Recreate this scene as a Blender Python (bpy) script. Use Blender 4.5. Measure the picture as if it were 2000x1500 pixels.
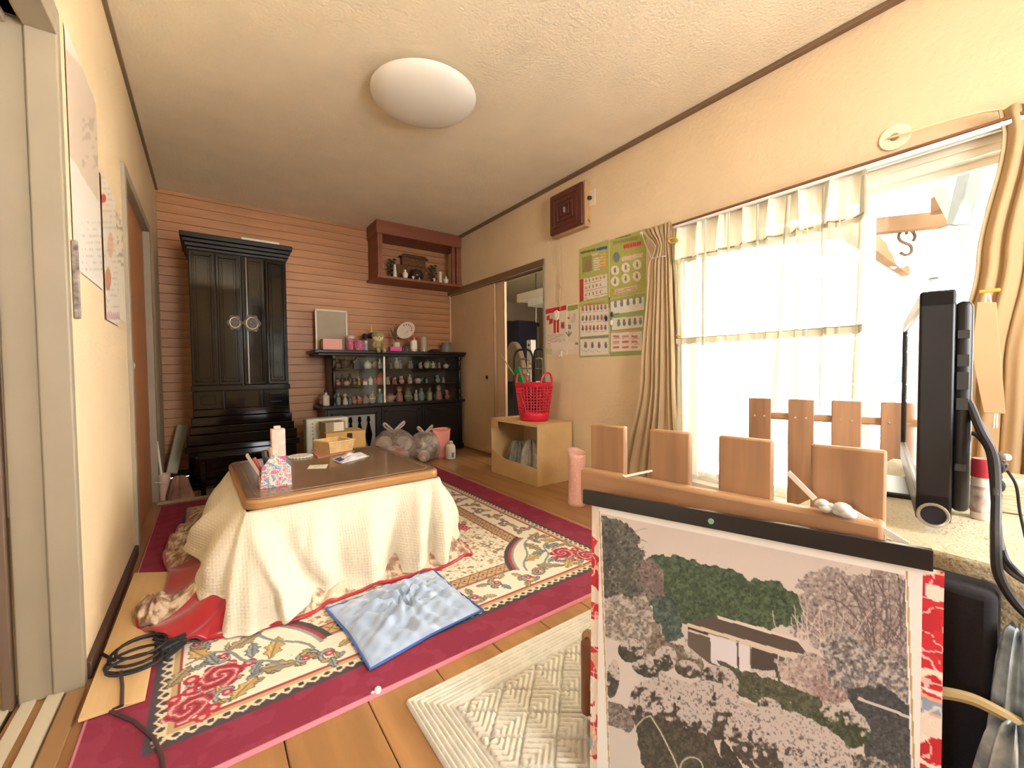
import bpy, math, random
import numpy as np
from mathutils import Vector, Matrix
for o in list(bpy.data.objects): bpy.data.objects.remove(o)
SC = bpy.context.scene
COL = SC.collection
PI = math.pi
# ---------------------------------------------------------------- camera
H = 0.875; FPX = 815.5
def _rot(yaw, pitch, roll):
    cy, sy, cp, sp = math.cos(yaw), math.sin(yaw), math.cos(pitch), math.sin(pitch)
    f = np.array([sy*cp, cy*cp, sp]); r = np.array([cy, -sy, 0.0]); d = np.cross(f, r)
    c, s = math.cos(roll), math.sin(roll)
    return np.array([c*r+s*d, -s*r+c*d, f])
CR = _rot(.6295948, -.0316096, .0099816)
cd = bpy.data.cameras.new('camera'); cam = bpy.data.objects.new('camera', cd); COL.objects.link(cam)
cd.sensor_width = 36; cd.lens = FPX/2000*36; cd.clip_start = .02; cd.clip_end = 200
m = Matrix.Identity(4)
for i in range(3):
    m[i][0] = CR[0][i]; m[i][1] = -CR[1][i]; m[i][2] = -CR[2][i]
m[2][3] = H
cam.matrix_world = m
SC.camera = cam
# ---------------------------------------------------------------- world, exposure
SC.view_settings.view_transform = 'Standard'; SC.view_settings.look = 'None'
SC.view_settings.gamma = 1; SC.view_settings.use_curve_mapping = False
SC.view_settings.exposure = 1.42
W = bpy.data.worlds.new('world'); SC.world = W; W.use_nodes = True
bg = W.node_tree.nodes['Background']
bg.inputs[0].default_value = (.97, .98, 1.0, 1); bg.inputs[1].default_value = 9.0
W.cycles.sampling_method = 'MANUAL'; W.cycles.sample_map_resolution = 256
def portal(name, loc, rot, sx, sy):
    l = bpy.data.lights.new(name, 'AREA'); l.shape = 'RECTANGLE'; l.size = sx; l.size_y = sy
    l.cycles.is_portal = True
    o = bpy.data.objects.new(name, l); COL.objects.link(o); o.location = loc; o.rotation_euler = rot
portal('window_portal', (2.52, .45, .95), (0, PI/2, 0), 1.7, 2.3)
portal('added_side_portal', (-2.88, .3, 1.3), (0, -PI/2, 0), .6, .6)  # portal of a window added in the unseen side room wall for light
sun = bpy.data.lights.new('sun', 'SUN'); sun.energy = 70; sun.angle = .02; sun.color = (1, .97, .93)
so_ = bpy.data.objects.new('sun', sun); COL.objects.link(so_); so_.rotation_euler = Vector((-.55, -.1, .8)).to_track_quat('Z', 'Y').to_euler()
portal('added_back_portal', (3.65, 2.28, 1.55), (PI/2, 0, 0), .9, .9)  # portal of a window added out of view to light the back room
portal('added_near_portal', (1.05, -1.16, 1.45), (PI/2, 0, 0), .8, 1.3)  # portal of a window added behind the camera for fill light
# ---------------------------------------------------------------- pixel helpers (2000 x 1500 photo)
def ray(x, y): return CR.T @ np.array([x-1000.0, y-750.0, FPX])
def pz(x, y, z):
    d = ray(x, y); t = (z-H)/d[2]; return Vector((d[0]*t, d[1]*t, z))
def pX(x, y, X):
    d = ray(x, y); t = X/d[0]; return Vector((X, d[1]*t, H+d[2]*t))
def pY(x, y, Y):
    d = ray(x, y); t = Y/d[1]; return Vector((d[0]*t, Y, H+d[2]*t))
def pD(x, y, D):            # point at depth D along the optical axis
    d = ray(x, y); t = D/FPX; return Vector((d[0]*t, d[1]*t, H+d[2]*t))
def proj(P):
    P = np.asarray(P, float); q = (P-np.array([0, 0, H])) @ CR.T
    return 1000+FPX*q[..., 0]/q[..., 2], 750+FPX*q[..., 1]/q[..., 2]
# ---------------------------------------------------------------- mesh builder
def rotz(a): return Matrix.Rotation(a, 4, 'Z')
class MB:
    def __init__(s): s.v = []; s.f = []; s.mi = []; s.cur = 0
    def add(s, vs, fs):
        n = len(s.v); s.v += [tuple(q) for q in vs]; s.f += [tuple(i+n for i in f) for f in fs]; s.mi += [s.cur]*len(fs); return s
    def box(s, x0, x1, y0, y1, z0, z1):
        return s.add([(x, y, z) for z in (z0, z1) for y in (y0, y1) for x in (x0, x1)],
                     [(0,2,3,1), (4,5,7,6), (0,1,5,4), (2,6,7,3), (0,4,6,2), (1,3,7,5)])
    def bx(s, M, sx, sy, sz):       # box centred on the origin of M
        vs = [M @ Vector((x*sx/2, y*sy/2, z*sz/2)) for z in (-1,1) for y in (-1,1) for x in (-1,1)]
        return s.add(vs, [(0,2,3,1), (4,5,7,6), (0,1,5,4), (2,6,7,3), (0,4,6,2), (1,3,7,5)])
    def bar(s, p0, p1, w, t, up=(0,0,1)):   # rectangular bar from p0 to p1, w across, t along up
        p0 = Vector(p0); p1 = Vector(p1); d = (p1-p0); L = d.length; d.normalize(); u = Vector(up)
        sd = d.cross(u)
        if sd.length < 1e-5: sd = d.cross(Vector((0,1,0)))
        sd.normalize(); u = sd.cross(d)
        vs = []
        for p in (p0, p1):
            for a, b in ((-1,-1), (1,-1), (1,1), (-1,1)): vs.append(p+sd*(a*w/2)+u*(b*t/2))
        return s.add(vs, [(0,1,2,3), (7,6,5,4), (0,4,5,1), (1,5,6,2), (2,6,7,3), (3,7,4,0)])
    def tube(s, pts, r, n=8, closed=False, caps=True):
        pts = [Vector(p) for p in pts]; k = len(pts); rs = r if isinstance(r, (list, tuple)) else [r]*k
        vs = []; prev = None
        for i, p in enumerate(pts):
            a = pts[(i-1) % k] if (i or closed) else p; b = pts[(i+1) % k] if (i < k-1 or closed) else p
            t = (b-a).normalized()
            if prev is None:
                prev = t.orthogonal().normalized()
            prev = (prev-t*prev.dot(t))
            if prev.length < 1e-6: prev = t.orthogonal()
            prev.normalize(); q = t.cross(prev)
            for j in range(n):
                an = 2*PI*j/n; vs.append(p+(prev*math.cos(an)+q*math.sin(an))*rs[i])
        fs = []
        for i in range(k if closed else k-1):
            i2 = (i+1) % k
            for j in range(n): fs.append((i*n+j, i*n+(j+1) % n, i2*n+(j+1) % n, i2*n+j))
        if caps and not closed:
            fs.append(tuple(range(n))[::-1]); fs.append(tuple((k-1)*n+j for j in range(n)))
        return s.add(vs, fs)
    def cyl(s, p0, p1, r0, r1=None, n=12, caps=True): return s.tube([p0, p1], [r0, r0 if r1 is None else r1], n, False, caps)
    def lathe(s, prof, c=(0,0,0), n=16, sx=1, sy=1, cap=True):
        vs = []; c = Vector(c)
        for r, z in prof:
            for j in range(n):
                a = 2*PI*j/n; vs.append(c+Vector((r*math.cos(a)*sx, r*math.sin(a)*sy, z)))
        fs = [(i*n+j, i*n+(j+1) % n, (i+1)*n+(j+1) % n, (i+1)*n+j) for i in range(len(prof)-1) for j in range(n)]
        if cap:
            fs.append(tuple(range(n))[::-1]); fs.append(tuple((len(prof)-1)*n+j for j in range(n)))
        return s.add(vs, fs)
    def sph(s, c, r, n=12, k=8):
        if not isinstance(r, (tuple, list)): r = (r, r, r)
        vs = [Vector(c)+Vector((0,0,-r[2]))]
        for i in range(1, k):
            b = -PI/2+PI*i/k
            for j in range(n):
                a = 2*PI*j/n; vs.append(Vector(c)+Vector((r[0]*math.cos(b)*math.cos(a), r[1]*math.cos(b)*math.sin(a), r[2]*math.sin(b))))
        vs.append(Vector(c)+Vector((0,0,r[2]))); top = len(vs)-1
        fs = [(0, 1+(j+1) % n, 1+j) for j in range(n)]
        for i in range(k-2):
            for j in range(n): fs.append((1+i*n+j, 1+i*n+(j+1) % n, 1+(i+1)*n+(j+1) % n, 1+(i+1)*n+j))
        fs += [(top, 1+(k-2)*n+j, 1+(k-2)*n+(j+1) % n) for j in range(n)]
        return s.add(vs, fs)
    def prism(s, poly, fn, h0, h1):  # poly: 2D points, fn(u, v, h) -> 3D
        n = len(poly); vs = [fn(u, v, h0) for u, v in poly]+[fn(u, v, h1) for u, v in poly]
        return s.add(vs, [tuple(range(n))[::-1], tuple(range(n, 2*n))]+[(i, (i+1) % n, n+(i+1) % n, n+i) for i in range(n)])
    def grid(s, fn, nu, nv, wrap=False):
        vs = [fn(i/(nu if wrap else nu-1), j/(nv-1)) for j in range(nv) for i in range(nu)]
        m_ = nu if wrap else nu-1
        return s.add(vs, [(j*nu+i, j*nu+(i+1) % nu, (j+1)*nu+(i+1) % nu, (j+1)*nu+i) for j in range(nv-1) for i in range(m_)])
    def build(s, name, mat, parent=None, smooth=True, bevel=0, ang=35, solid=0, local=False, sub=0, segs=2):
        me = bpy.data.meshes.new(name)
        if parent is not None: off = Vector((0,0,0)) if local else OFF.get(parent.name, Vector((0,0,0)))
        else:
            a = np.array(s.v); lo = a.min(0); hi = a.max(0)
            off = Vector(((lo[0]+hi[0])/2, (lo[1]+hi[1])/2, lo[2]))
        me.from_pydata([(x-off[0], y-off[1], z-off[2]) for x, y, z in s.v], [], s.f)
        mats = mat if isinstance(mat, (list, tuple)) else [mat]
        for q in mats: me.materials.append(q)
        if len(mats) > 1: me.polygons.foreach_set('material_index', s.mi)
        o = bpy.data.objects.new(name, me); COL.objects.link(o)
        if parent is None: o.location = off; OFF[o.name] = off
        else: o.parent = parent; OFF[o.name] = OFF.get(parent.name, Vector((0,0,0)))
        return finish(o, smooth, bevel, ang, solid, sub, segs)
def finish(o, smooth=True, bevel=0, ang=35, solid=0, sub=0, segs=2):
    if smooth:
        o.data.shade_smooth(); o.data.set_sharp_from_angle(angle=math.radians(ang))
    if solid:
        md = o.modifiers.new('thickness', 'SOLIDIFY'); md.thickness = solid; md.offset = 0
    if bevel:
        md = o.modifiers.new('bevel', 'BEVEL'); md.width = bevel; md.segments = segs; md.limit_method = 'ANGLE'; md.angle_limit = math.radians(40); md.harden_normals = False
    if sub:
        md = o.modifiers.new('sub', 'SUBSURF'); md.levels = sub; md.render_levels = sub
    return o
OFF = {}
def tag(o, label, cat, group=None):
    o['label'] = label; o['category'] = cat
    if group: o['group'] = group
    return o
def thing(name, label, cat, loc=(0,0,0), rz=0, group=None):
    o = bpy.data.objects.new(name, None); COL.objects.link(o); o.empty_display_size = .05
    o.location = loc; o.rotation_euler = (0,0,rz); OFF[o.name] = Vector(loc)
    return tag(o, label, cat, group)
def struct(o): o['kind'] = 'structure'; return o
def copy_tree(o, loc, rz=0, label=None, parent=None):
    c = o.copy(); COL.objects.link(c)
    if parent is None:
        c.location = loc; c.rotation_euler = (0,0,rz); OFF[c.name] = Vector(loc)
    else: c.parent = parent
    if label: c['label'] = label
    for ch in [q for q in bpy.data.objects if q.parent == o]: copy_tree(ch, None, parent=c)
    return c
# ---------------------------------------------------------------- materials
def lin(c):
    if isinstance(c, str): c = [int(c[i:i+2], 16) for i in (0,2,4)]
    return tuple(((v/255)/12.92 if v/255 <= .04045 else ((v/255+.055)/1.055)**2.4) for v in c)
MATS = {}
def mat(name, col, rough=.6, var=.0, scale=8, stretch=(1,1,1), bump=0, bscale=60, metal=0, spec=.5, coat=0, trans=0, alpha=1, sheen=0, col2=None, emit=0, transl=0, wave=None, voro=None, sss=0):
    if name in MATS: return MATS[name]
    mt = bpy.data.materials.new(name); MATS[name] = mt; mt.use_nodes = True; nt = mt.node_tree; N = nt.nodes; L = nt.links
    b = N['Principled BSDF']; c = lin(col)
    b.inputs['Base Color'].default_value = (*c, 1); b.inputs['Roughness'].default_value = rough; b.inputs['Metallic'].default_value = metal
    b.inputs['Specular IOR Level'].default_value = spec; b.inputs['Coat Weight'].default_value = coat; b.inputs['Coat Roughness'].default_value = .08
    b.inputs['Transmission Weight'].default_value = trans; b.inputs['Alpha'].default_value = alpha; b.inputs['Sheen Weight'].default_value = sheen
    if emit: b.inputs['Emission Color'].default_value = (*c, 1); b.inputs['Emission Strength'].default_value = emit
    tc = N.new('ShaderNodeTexCoord'); mp = N.new('ShaderNodeMapping'); mp.inputs['Scale'].default_value = stretch
    L.new(tc.outputs['Object'], mp.inputs[0])
    if var or col2:
        c2 = lin(col2) if col2 else tuple(v*(1-var) for v in c)
        if wave:
            nz = N.new('ShaderNodeTexWave'); nz.inputs['Scale'].default_value = scale; nz.inputs['Distortion'].default_value = wave; nz.inputs['Detail'].default_value = 3
            nz.bands_direction = 'X'; fac = nz.outputs['Fac']
        elif voro:
            nz = N.new('ShaderNodeTexVoronoi'); nz.inputs['Scale'].default_value = scale; fac = nz.outputs['Distance']
        else:
            nz = N.new('ShaderNodeTexNoise'); nz.inputs['Scale'].default_value = scale; nz.inputs['Detail'].default_value = 4; fac = nz.outputs['Fac']
        L.new(mp.outputs[0], nz.inputs['Vector'])
        rp = N.new('ShaderNodeValToRGB'); rp.color_ramp.elements[0].position = .32 if not voro else .1; rp.color_ramp.elements[1].position = .68 if not voro else .5
        rp.color_ramp.elements[0].color = (*c2, 1)
        rp.color_ramp.elements[1].color = (*(c if col2 else tuple(min(1, v*(1+var*.4)) for v in c)), 1)
        L.new(fac, rp.inputs[0]); L.new(rp.outputs[0], b.inputs['Base Color'])
    if bump:
        n2 = N.new('ShaderNodeTexNoise'); n2.inputs['Scale'].default_value = bscale; n2.inputs['Detail'].default_value = 3
        L.new(mp.outputs[0], n2.inputs['Vector'])
        bp = N.new('ShaderNodeBump'); bp.inputs['Strength'].default_value = min(1, bump); bp.inputs['Distance'].default_value = .01*max(1, bump)
        L.new(n2.outputs['Fac'], bp.inputs['Height']); L.new(bp.outputs[0], b.inputs['Normal'])
    if transl or alpha < 0:
        pass
    return mt
def cloth_mat(name, col, see=.0, transl=.4, bump=0, bscale=300):   # woven cloth that lets light through
    if name in MATS: return MATS[name]
    mt = bpy.data.materials.new(name); MATS[name] = mt; mt.use_nodes = True; N = mt.node_tree.nodes; L = mt.node_tree.links
    N.clear(); out = N.new('ShaderNodeOutputMaterial'); df = N.new('ShaderNodeBsdfDiffuse'); tl = N.new('ShaderNodeBsdfTranslucent'); tp = N.new('ShaderNodeBsdfTransparent')
    c = lin(col); df.inputs[0].default_value = (*c, 1); tl.inputs[0].default_value = (*c, 1)
    m1 = N.new('ShaderNodeMixShader'); m1.inputs[0].default_value = transl; L.new(df.outputs[0], m1.inputs[1]); L.new(tl.outputs[0], m1.inputs[2])
    m2 = N.new('ShaderNodeMixShader'); m2.inputs[0].default_value = see; L.new(m1.outputs[0], m2.inputs[1]); L.new(tp.outputs[0], m2.inputs[2])
    L.new(m2.outputs[0], out.inputs[0]); return mt
def pane_mat(name, tint=(1,1,1), refl=.06):
    if name in MATS: return MATS[name]
    mt = bpy.data.materials.new(name); MATS[name] = mt; mt.use_nodes = True; N = mt.node_tree.nodes; L = mt.node_tree.links
    N.clear(); out = N.new('ShaderNodeOutputMaterial'); tp = N.new('ShaderNodeBsdfTransparent'); gl = N.new('ShaderNodeBsdfGlossy'); gl.inputs['Roughness'].default_value = .02
    tp.inputs[0].default_value = (*tint, 1); fr = N.new('ShaderNodeFresnel'); fr.inputs[0].default_value = 1.45
    mx = N.new('ShaderNodeMixShader'); L.new(fr.outputs[0], mx.inputs[0]); L.new(tp.outputs[0], mx.inputs[1]); L.new(gl.outputs[0], mx.inputs[2]); L.new(mx.outputs[0], out.inputs[0])
    return mt
def bag_mat(name, col):            # thin crinkled clear plastic
    if name in MATS: return MATS[name]
    mt = bpy.data.materials.new(name); MATS[name] = mt; mt.use_nodes = True; N = mt.node_tree.nodes; L = mt.node_tree.links
    N.clear(); out = N.new('ShaderNodeOutputMaterial'); tp = N.new('ShaderNodeBsdfTransparent'); gl = N.new('ShaderNodeBsdfGlossy'); gl.inputs['Roughness'].default_value = .18; df = N.new('ShaderNodeBsdfDiffuse')
    df.inputs[0].default_value = (*lin(col), 1); tc = N.new('ShaderNodeTexCoord'); nz = N.new('ShaderNodeTexNoise'); nz.inputs['Scale'].default_value = 14; nz.inputs['Detail'].default_value = 5; L.new(tc.outputs['Object'], nz.inputs['Vector'])
    bp = N.new('ShaderNodeBump'); bp.inputs['Strength'].default_value = 1; bp.inputs['Distance'].default_value = .05; L.new(nz.outputs['Fac'], bp.inputs['Height']); L.new(bp.outputs[0], gl.inputs['Normal']); L.new(bp.outputs[0], df.inputs['Normal'])
    m1 = N.new('ShaderNodeMixShader'); m1.inputs[0].default_value = .35; L.new(df.outputs[0], m1.inputs[1]); L.new(gl.outputs[0], m1.inputs[2])
    m2 = N.new('ShaderNodeMixShader'); m2.inputs[0].default_value = .55; L.new(m1.outputs[0], m2.inputs[1]); L.new(tp.outputs[0], m2.inputs[2]); L.new(m2.outputs[0], out.inputs[0]); return mt
def print_mat(name, rough=.5, spec=.5, bump=0):     # flat print carried by the mesh's colour attribute
    if name in MATS: return MATS[name]
    mt = bpy.data.materials.new(name); MATS[name] = mt; mt.use_nodes = True; N = mt.node_tree.nodes; L = mt.node_tree.links
    b = N['Principled BSDF']; b.inputs['Roughness'].default_value = rough; b.inputs['Specular IOR Level'].default_value = spec
    at = N.new('ShaderNodeAttribute'); at.attribute_name = 'print'; L.new(at.outputs['Color'], b.inputs['Base Color'])
    if bump:
        tc = N.new('ShaderNodeTexCoord'); n2 = N.new('ShaderNodeTexNoise'); n2.inputs['Scale'].default_value = 400; L.new(tc.outputs['Object'], n2.inputs['Vector'])
        bp = N.new('ShaderNodeBump'); bp.inputs['Strength'].default_value = bump; bp.inputs['Distance'].default_value = .004; L.new(n2.outputs['Fac'], bp.inputs['Height']); L.new(bp.outputs[0], b.inputs['Normal'])
    return mt
# printed sheet: grid mesh P[nv][nu] of positions + rgb array (srgb 0..255)
def printed(name, P, rgb, material, parent=None, solid=0):
    nv, nu, _ = P.shape; me = bpy.data.meshes.new(name); nq = (nu-1)*(nv-1)
    flat = P.reshape(-1, 3)
    off = OFF.get(parent.name) if parent is not None else Vector((flat[:,0].mean(), flat[:,1].mean(), flat[:,2].min()))
    flat = flat-np.array(off)
    me.vertices.add(nu*nv); me.vertices.foreach_set('co', flat.ravel().astype(np.float32))
    i = np.arange(nu-1)[None, :]+np.arange(nv-1)[:, None]*nu
    q = np.stack([i, i+nu, i+nu+1, i+1], -1).reshape(-1)
    me.loops.add(nq*4); me.loops.foreach_set('vertex_index', q.astype(np.int32))
    me.polygons.add(nq); me.polygons.foreach_set('loop_start', np.arange(0, nq*4, 4, dtype=np.int32))
    me.update(calc_edges=True)
    c = np.clip(rgb.reshape(-1, 3)/255, 0, 1); c = np.where(c <= .04045, c/12.92, ((c+.055)/1.055)**2.4)
    at = me.color_attributes.new('print', 'FLOAT_COLOR', 'POINT')
    at.data.foreach_set('color', np.concatenate([c, np.ones((len(c), 1))], 1).astype(np.float32).ravel())
    me.materials.append(material); o = bpy.data.objects.new(name, me); COL.objects.link(o)
    if parent is None: o.location = off; OFF[o.name] = off
    else: o.parent = parent; OFF[o.name] = off
    me.shade_smooth()
    if solid:
        md = o.modifiers.new('thickness', 'SOLIDIFY'); md.thickness = solid; md.offset = -1
    return o
# raster helpers on coordinate arrays X, Y
RNG = np.random.RandomState(7)
def vnoise(X, Y, s, seed=0, oct=3):
    out = np.zeros_like(X, float); amp = 1; tot = 0
    for o_ in range(oct):
        r = np.random.RandomState(seed+o_*13); T = r.rand(64, 64)
        x = X/s; y = Y/s; xi = np.floor(x).astype(int); yi = np.floor(y).astype(int); fx = x-xi; fy = y-yi
        fx = fx*fx*(3-2*fx); fy = fy*fy*(3-2*fy)
        g = lambda a, b: T[a % 64, b % 64]
        out += amp*((g(xi, yi)*(1-fx)+g(xi+1, yi)*fx)*(1-fy)+(g(xi, yi+1)*(1-fx)+g(xi+1, yi+1)*fx)*fy)
        tot += amp; amp *= .5; s = s/2
    return out/tot
def fill(img, mask, col, a=1.0):
    m_ = (np.clip(mask, 0, 1) if mask.dtype != bool else mask.astype(float))*a
    img[:] = img*(1-m_[..., None])+np.array(col, float)*m_[..., None]
def dseg(X, Y, a, b):
    ax, ay = a; bx, by = b; dx, dy = bx-ax, by-ay; L2 = dx*dx+dy*dy+1e-12
    t = np.clip(((X-ax)*dx+(Y-ay)*dy)/L2, 0, 1); return np.hypot(X-ax-t*dx, Y-ay-t*dy)
def dpoly(X, Y, pts):
    d = np.full(X.shape, 1e9)
    for a, b in zip(pts[:-1], pts[1:]): d = np.minimum(d, dseg(X, Y, a, b))
    return d
def inpoly(X, Y, pts):
    r = np.zeros(X.shape, bool); n = len(pts)
    for i in range(n):
        x0, y0 = pts[i]; x1, y1 = pts[(i+1) % n]
        c = ((y0 > Y) != (y1 > Y)) & (X < (x1-x0)*(Y-y0)/((y1-y0) if abs(y1-y0) > 1e-9 else 1e-9)+x0)
        r ^= c
    return r
def ell(X, Y, cx, cy, rx, ry, a=0):
    c, s = math.cos(a), math.sin(a); u = (X-cx)*c+(Y-cy)*s; v = -(X-cx)*s+(Y-cy)*c
    return np.sqrt((u/rx)**2+(v/ry)**2)
# ================================================================ STRUCTURE
XL, XR, YB, HC, YN = -.306, 2.3645, 4.515, 2.405, -1.1
m_wall = mat('cream_plaster', 'E0C8A2', .9, .05, 3, bump=.35, bscale=45)
m_ceil = mat('ceiling_plaster', 'F3E6CC', .95, .05, 4, bump=.5, bscale=70)
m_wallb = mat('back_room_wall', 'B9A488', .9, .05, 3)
m_plank = mat('brown_panelling', 'C08A5E', .45, .2, 3, (.6, 1, 6), bump=.08, bscale=30)
m_floorb = mat('orange_floorboard', 'A87C50', .3, .22, 4, (5, .5, 1), bump=.04, bscale=12)
m_sub = mat('subfloor', '4A2C18', .8)
m_trim = mat('brown_trim', '7E6248', .5, .12, 6, (1, .3, 1))
m_jamb = mat('greige_painted_wood', '988C78', .55, .06, 5)
m_ivory = mat('ivory_frame', 'D8CDB6', .5)
m_alu = mat('white_aluminium', 'DAD5C8', .35, metal=.2)
m_fus = mat('fusuma_paper', 'D0B08A', .8, .05, 5, bump=.08, bscale=120)
m_dark = mat('dark_wood_frame', '4C342A', .5)
def wall(name, boxes, m_=None):
    b = MB()
    for q in boxes: b.box(*q)
    return struct(b.build(name, m_ or m_wall, smooth=False))
# floor: boards run away from the camera, 198 mm wide
fl = struct(MB().box(XL-.14, XR+.14, YN, YB+.1, -.08, -.019).build('floor', m_sub, smooth=False))
xs = [XL-.13]+[.322+.198*k for k in range(-3, 11)]+[XR+.13]
xs = [x for i, x in enumerate(xs) if i == 0 or x > xs[i-1]+.02]
for i in range(len(xs)-1):
    MB().box(xs[i]+.0012, xs[i+1]-.0012, YN, YB, -.0185, 0).build('floorboard', m_floorb, fl, bevel=.0025, segs=1)
wall('ceiling', [(XL-.14, XR+.14, YN, YB+.1, HC, HC+.06)], m_ceil)
# back wall with its horizontal boards
wb = wall('wall_back', [(XL-.14, XR+.14, YB+.012, YB+.12, 0, HC)], m_dark)
PW = .0745
z0 = 1.772-PW*23
mesh0 = None; k = 0
while z0+PW*k < HC:
    a = max(.0, z0+PW*k); b_ = min(HC, z0+PW*(k+1))
    if b_-a > .01:
        if mesh0 is not None and abs(b_-a-PW) < 1e-6:
            c = mesh0.copy(); COL.objects.link(c); c.location = Vector((0, 0, PW*(k-kk0)))
        else:
            c = MB().box(XL, XR, YB, YB+.012, a+.0012, b_-.0012).build('plank', m_plank, wb, bevel=.002, segs=1)
            if abs(b_-a-PW) < 1e-6 and mesh0 is None: mesh0 = c; kk0 = k
    k += 1
# right wall: doorway near the back, wide window near the camera
DY0, DY1, DZ = 2.764, 4.49, 1.775
WY0, WY1, WZ0, WZ1 = -.75, 1.47, .16, 1.695
T = .12
wall('wall_right', [(XR, XR+T, DY1, YB+.01, 0, HC), (XR, XR+T, DY0, DY1, DZ, HC), (XR, XR+T, WY1, DY0, 0, HC), (XR, XR+T, WY0, WY1, WZ1, HC),
                    (XR, XR+T, WY0, WY1, 0, WZ0), (XR, XR+T, YN, WY0, 0, HC)])
# left wall: small doorway near the back, wide opening near the camera
LY0, LY1, LZ = 2.74, 3.72, 1.83
wall('wall_left', [(XL-T, XL, LY1+.04, YB+.01, 0, HC), (XL-T, XL, LY0-.04, LY1+.04, LZ+.04, HC), (XL-T, XL, 1.66, LY0-.04, 0, HC), (XL-T, XL, YN, 1.66, 1.80, HC)])
wall('wall_near', [(XL-T, .65, YN-.1, YN, 0, HC), (1.45, XR+T, YN-.1, YN, 0, HC), (.65, 1.45, YN-.1, YN, 0, .8), (.65, 1.45, YN-.1, YN, 2.1, HC)])  # window opening added behind the camera to let in fill light
# trims
struct(MB().box(XR-.035, XR+.001, YN, YB, HC-.022, HC).build('trim_1', m_trim, bevel=.003))
struct(MB().box(XL-.001, XL+.016, 1.2, YB, HC-.02, HC).build('trim_2', m_trim, bevel=.003))
struct(MB().box(XR-.012, XR+.001, 1.62, DY0-.02, 0, .06).build('baseboard_right', m_trim, bevel=.003))
struct(MB().box(XL-.001, XL+.014, 1.67, LY0-.05, 0, .05).build('baseboard_left', m_dark, bevel=.003))
# ---- doorway in the right wall: lintel, jamb, threshold, two sliding doors
b = MB().box(XR-.018, XR+T, DY0-.02, YB, DZ+.004, DZ+.058).box(XR+.004, XR+.02, DY0, YB, DZ-.012, DZ+.004).box(XR+.05, XR+.07, DY0, YB, DZ-.012, DZ+.004)
struct(b.build('trim_3', m_trim, bevel=.003))
struct(MB().box(XR-.014, XR+T, DY0-.024, DY0+.002, 0, DZ+.058).build('trim_4', m_jamb, bevel=.003))
struct(MB().box(XR-.004, XR+T, DY0, YB, 0, .012).build('trim_5', m_trim, bevel=.002))
def fusuma(name, y0, y1, x, pull):
    r = struct(MB().box(x, x+.022, y0+.006, y1-.006, .014, DZ-.002).build(name, m_fus, smooth=False))
    f = MB()
    for a in (y0, y1-.012): f.box(x-.003, x+.025, a, a+.012, .013, DZ+.002)
    f.box(x-.003, x+.025, y0, y1, .0125, .03).box(x-.003, x+.025, y0, y1, DZ-.014, DZ+.003)
    f.build('door_frame', m_fus if pull is None else mat('fusuma_edge', 'BFA07C', .5), r, bevel=.002)
    e = MB().box(x-.0035, x-.003, y0, y0+.004, .013, DZ).build('edge_line', m_dark, r, smooth=False)
    if pull:
        p = pX(951, 737, x-.002)
        h = MB().cyl((x-.006, p.y, p.z), (x+.004, p.y, p.z), .021, n=20).build('door_pull', m_dark, r)
        MB().cyl((x-.0075, p.y, p.z), (x-.006, p.y, p.z), .013, n=16).build('pull_cup', mat('bronze_pull', '2A1C14', .3, metal=.6), h)
    return r
fusuma('door_1', 3.56, 4.49, XR+.012, True)
fusuma('door_2', 3.42, 4.36, XR+.046, None)
# ---- doorway in the left wall: casing and a brown door leaf set back
jb = MB().box(XL-T, XL+.016, LY0-.05, LY0, 0, LZ+.05).box(XL-T, XL+.016, LY1, LY1+.05, 0, LZ+.05).box(XL-T, XL+.016, LY0, LY1, LZ, LZ+.05)
struct(jb.build('trim_6', m_jamb, bevel=.003))
d3 = struct(MB().box(XL-.05, XL-.02, LY0, LY1, .01, LZ).build('door_3', mat('orange_door', 'B47A50', .5, .1, 5, (1, 3, .4)), smooth=False))
MB().sph((XL-.004, LY0+.07, .92), (.018, .022, .022)).build('door_knob', m_alu, d3)
# ---- near end of the left wall: wide opening with head track and floor track
struct(MB().box(-.428, -.358, 1.640, 1.662, 0, 1.80).box(-.362, XL+.006, 1.630, 1.664, 0, 1.86).build('trim_7', m_jamb, bevel=.004))
hd = MB().box(-.362, XL+.006, YN, 1.630, 1.78, 1.86).box(-.52, -.37, YN, 1.640, 1.80, 1.86)
for x in (-.51, -.463, -.415): hd.box(x, x+.022, YN, 1.640, 1.775, 1.80)
struct(hd.build('trim_8', m_jamb, bevel=.002))
struct(MB().box(-.452, -.434, 1.630, 1.660, 0, 1.80).build('trim_9', mat('brown_post', '6B5747', .6), bevel=.002))
sl = MB().box(-.335, -.296, YN, 1.62, 0, .010)
struct(sl.build('trim_10', mat('brown_sill', '9C7650', .5, .1, 8, (1, .2, 1)), bevel=.002))
sl = MB()
for x, w in ((-.375, .040), (-.422, .034), (-.465, .030), (-.52, .045)): sl.box(x-.0, x+w-.006, YN, 1.64, 0, .009)
struct(sl.build('trim_11', mat('pale_track', 'C9BDA6', .45), bevel=.002))
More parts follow.
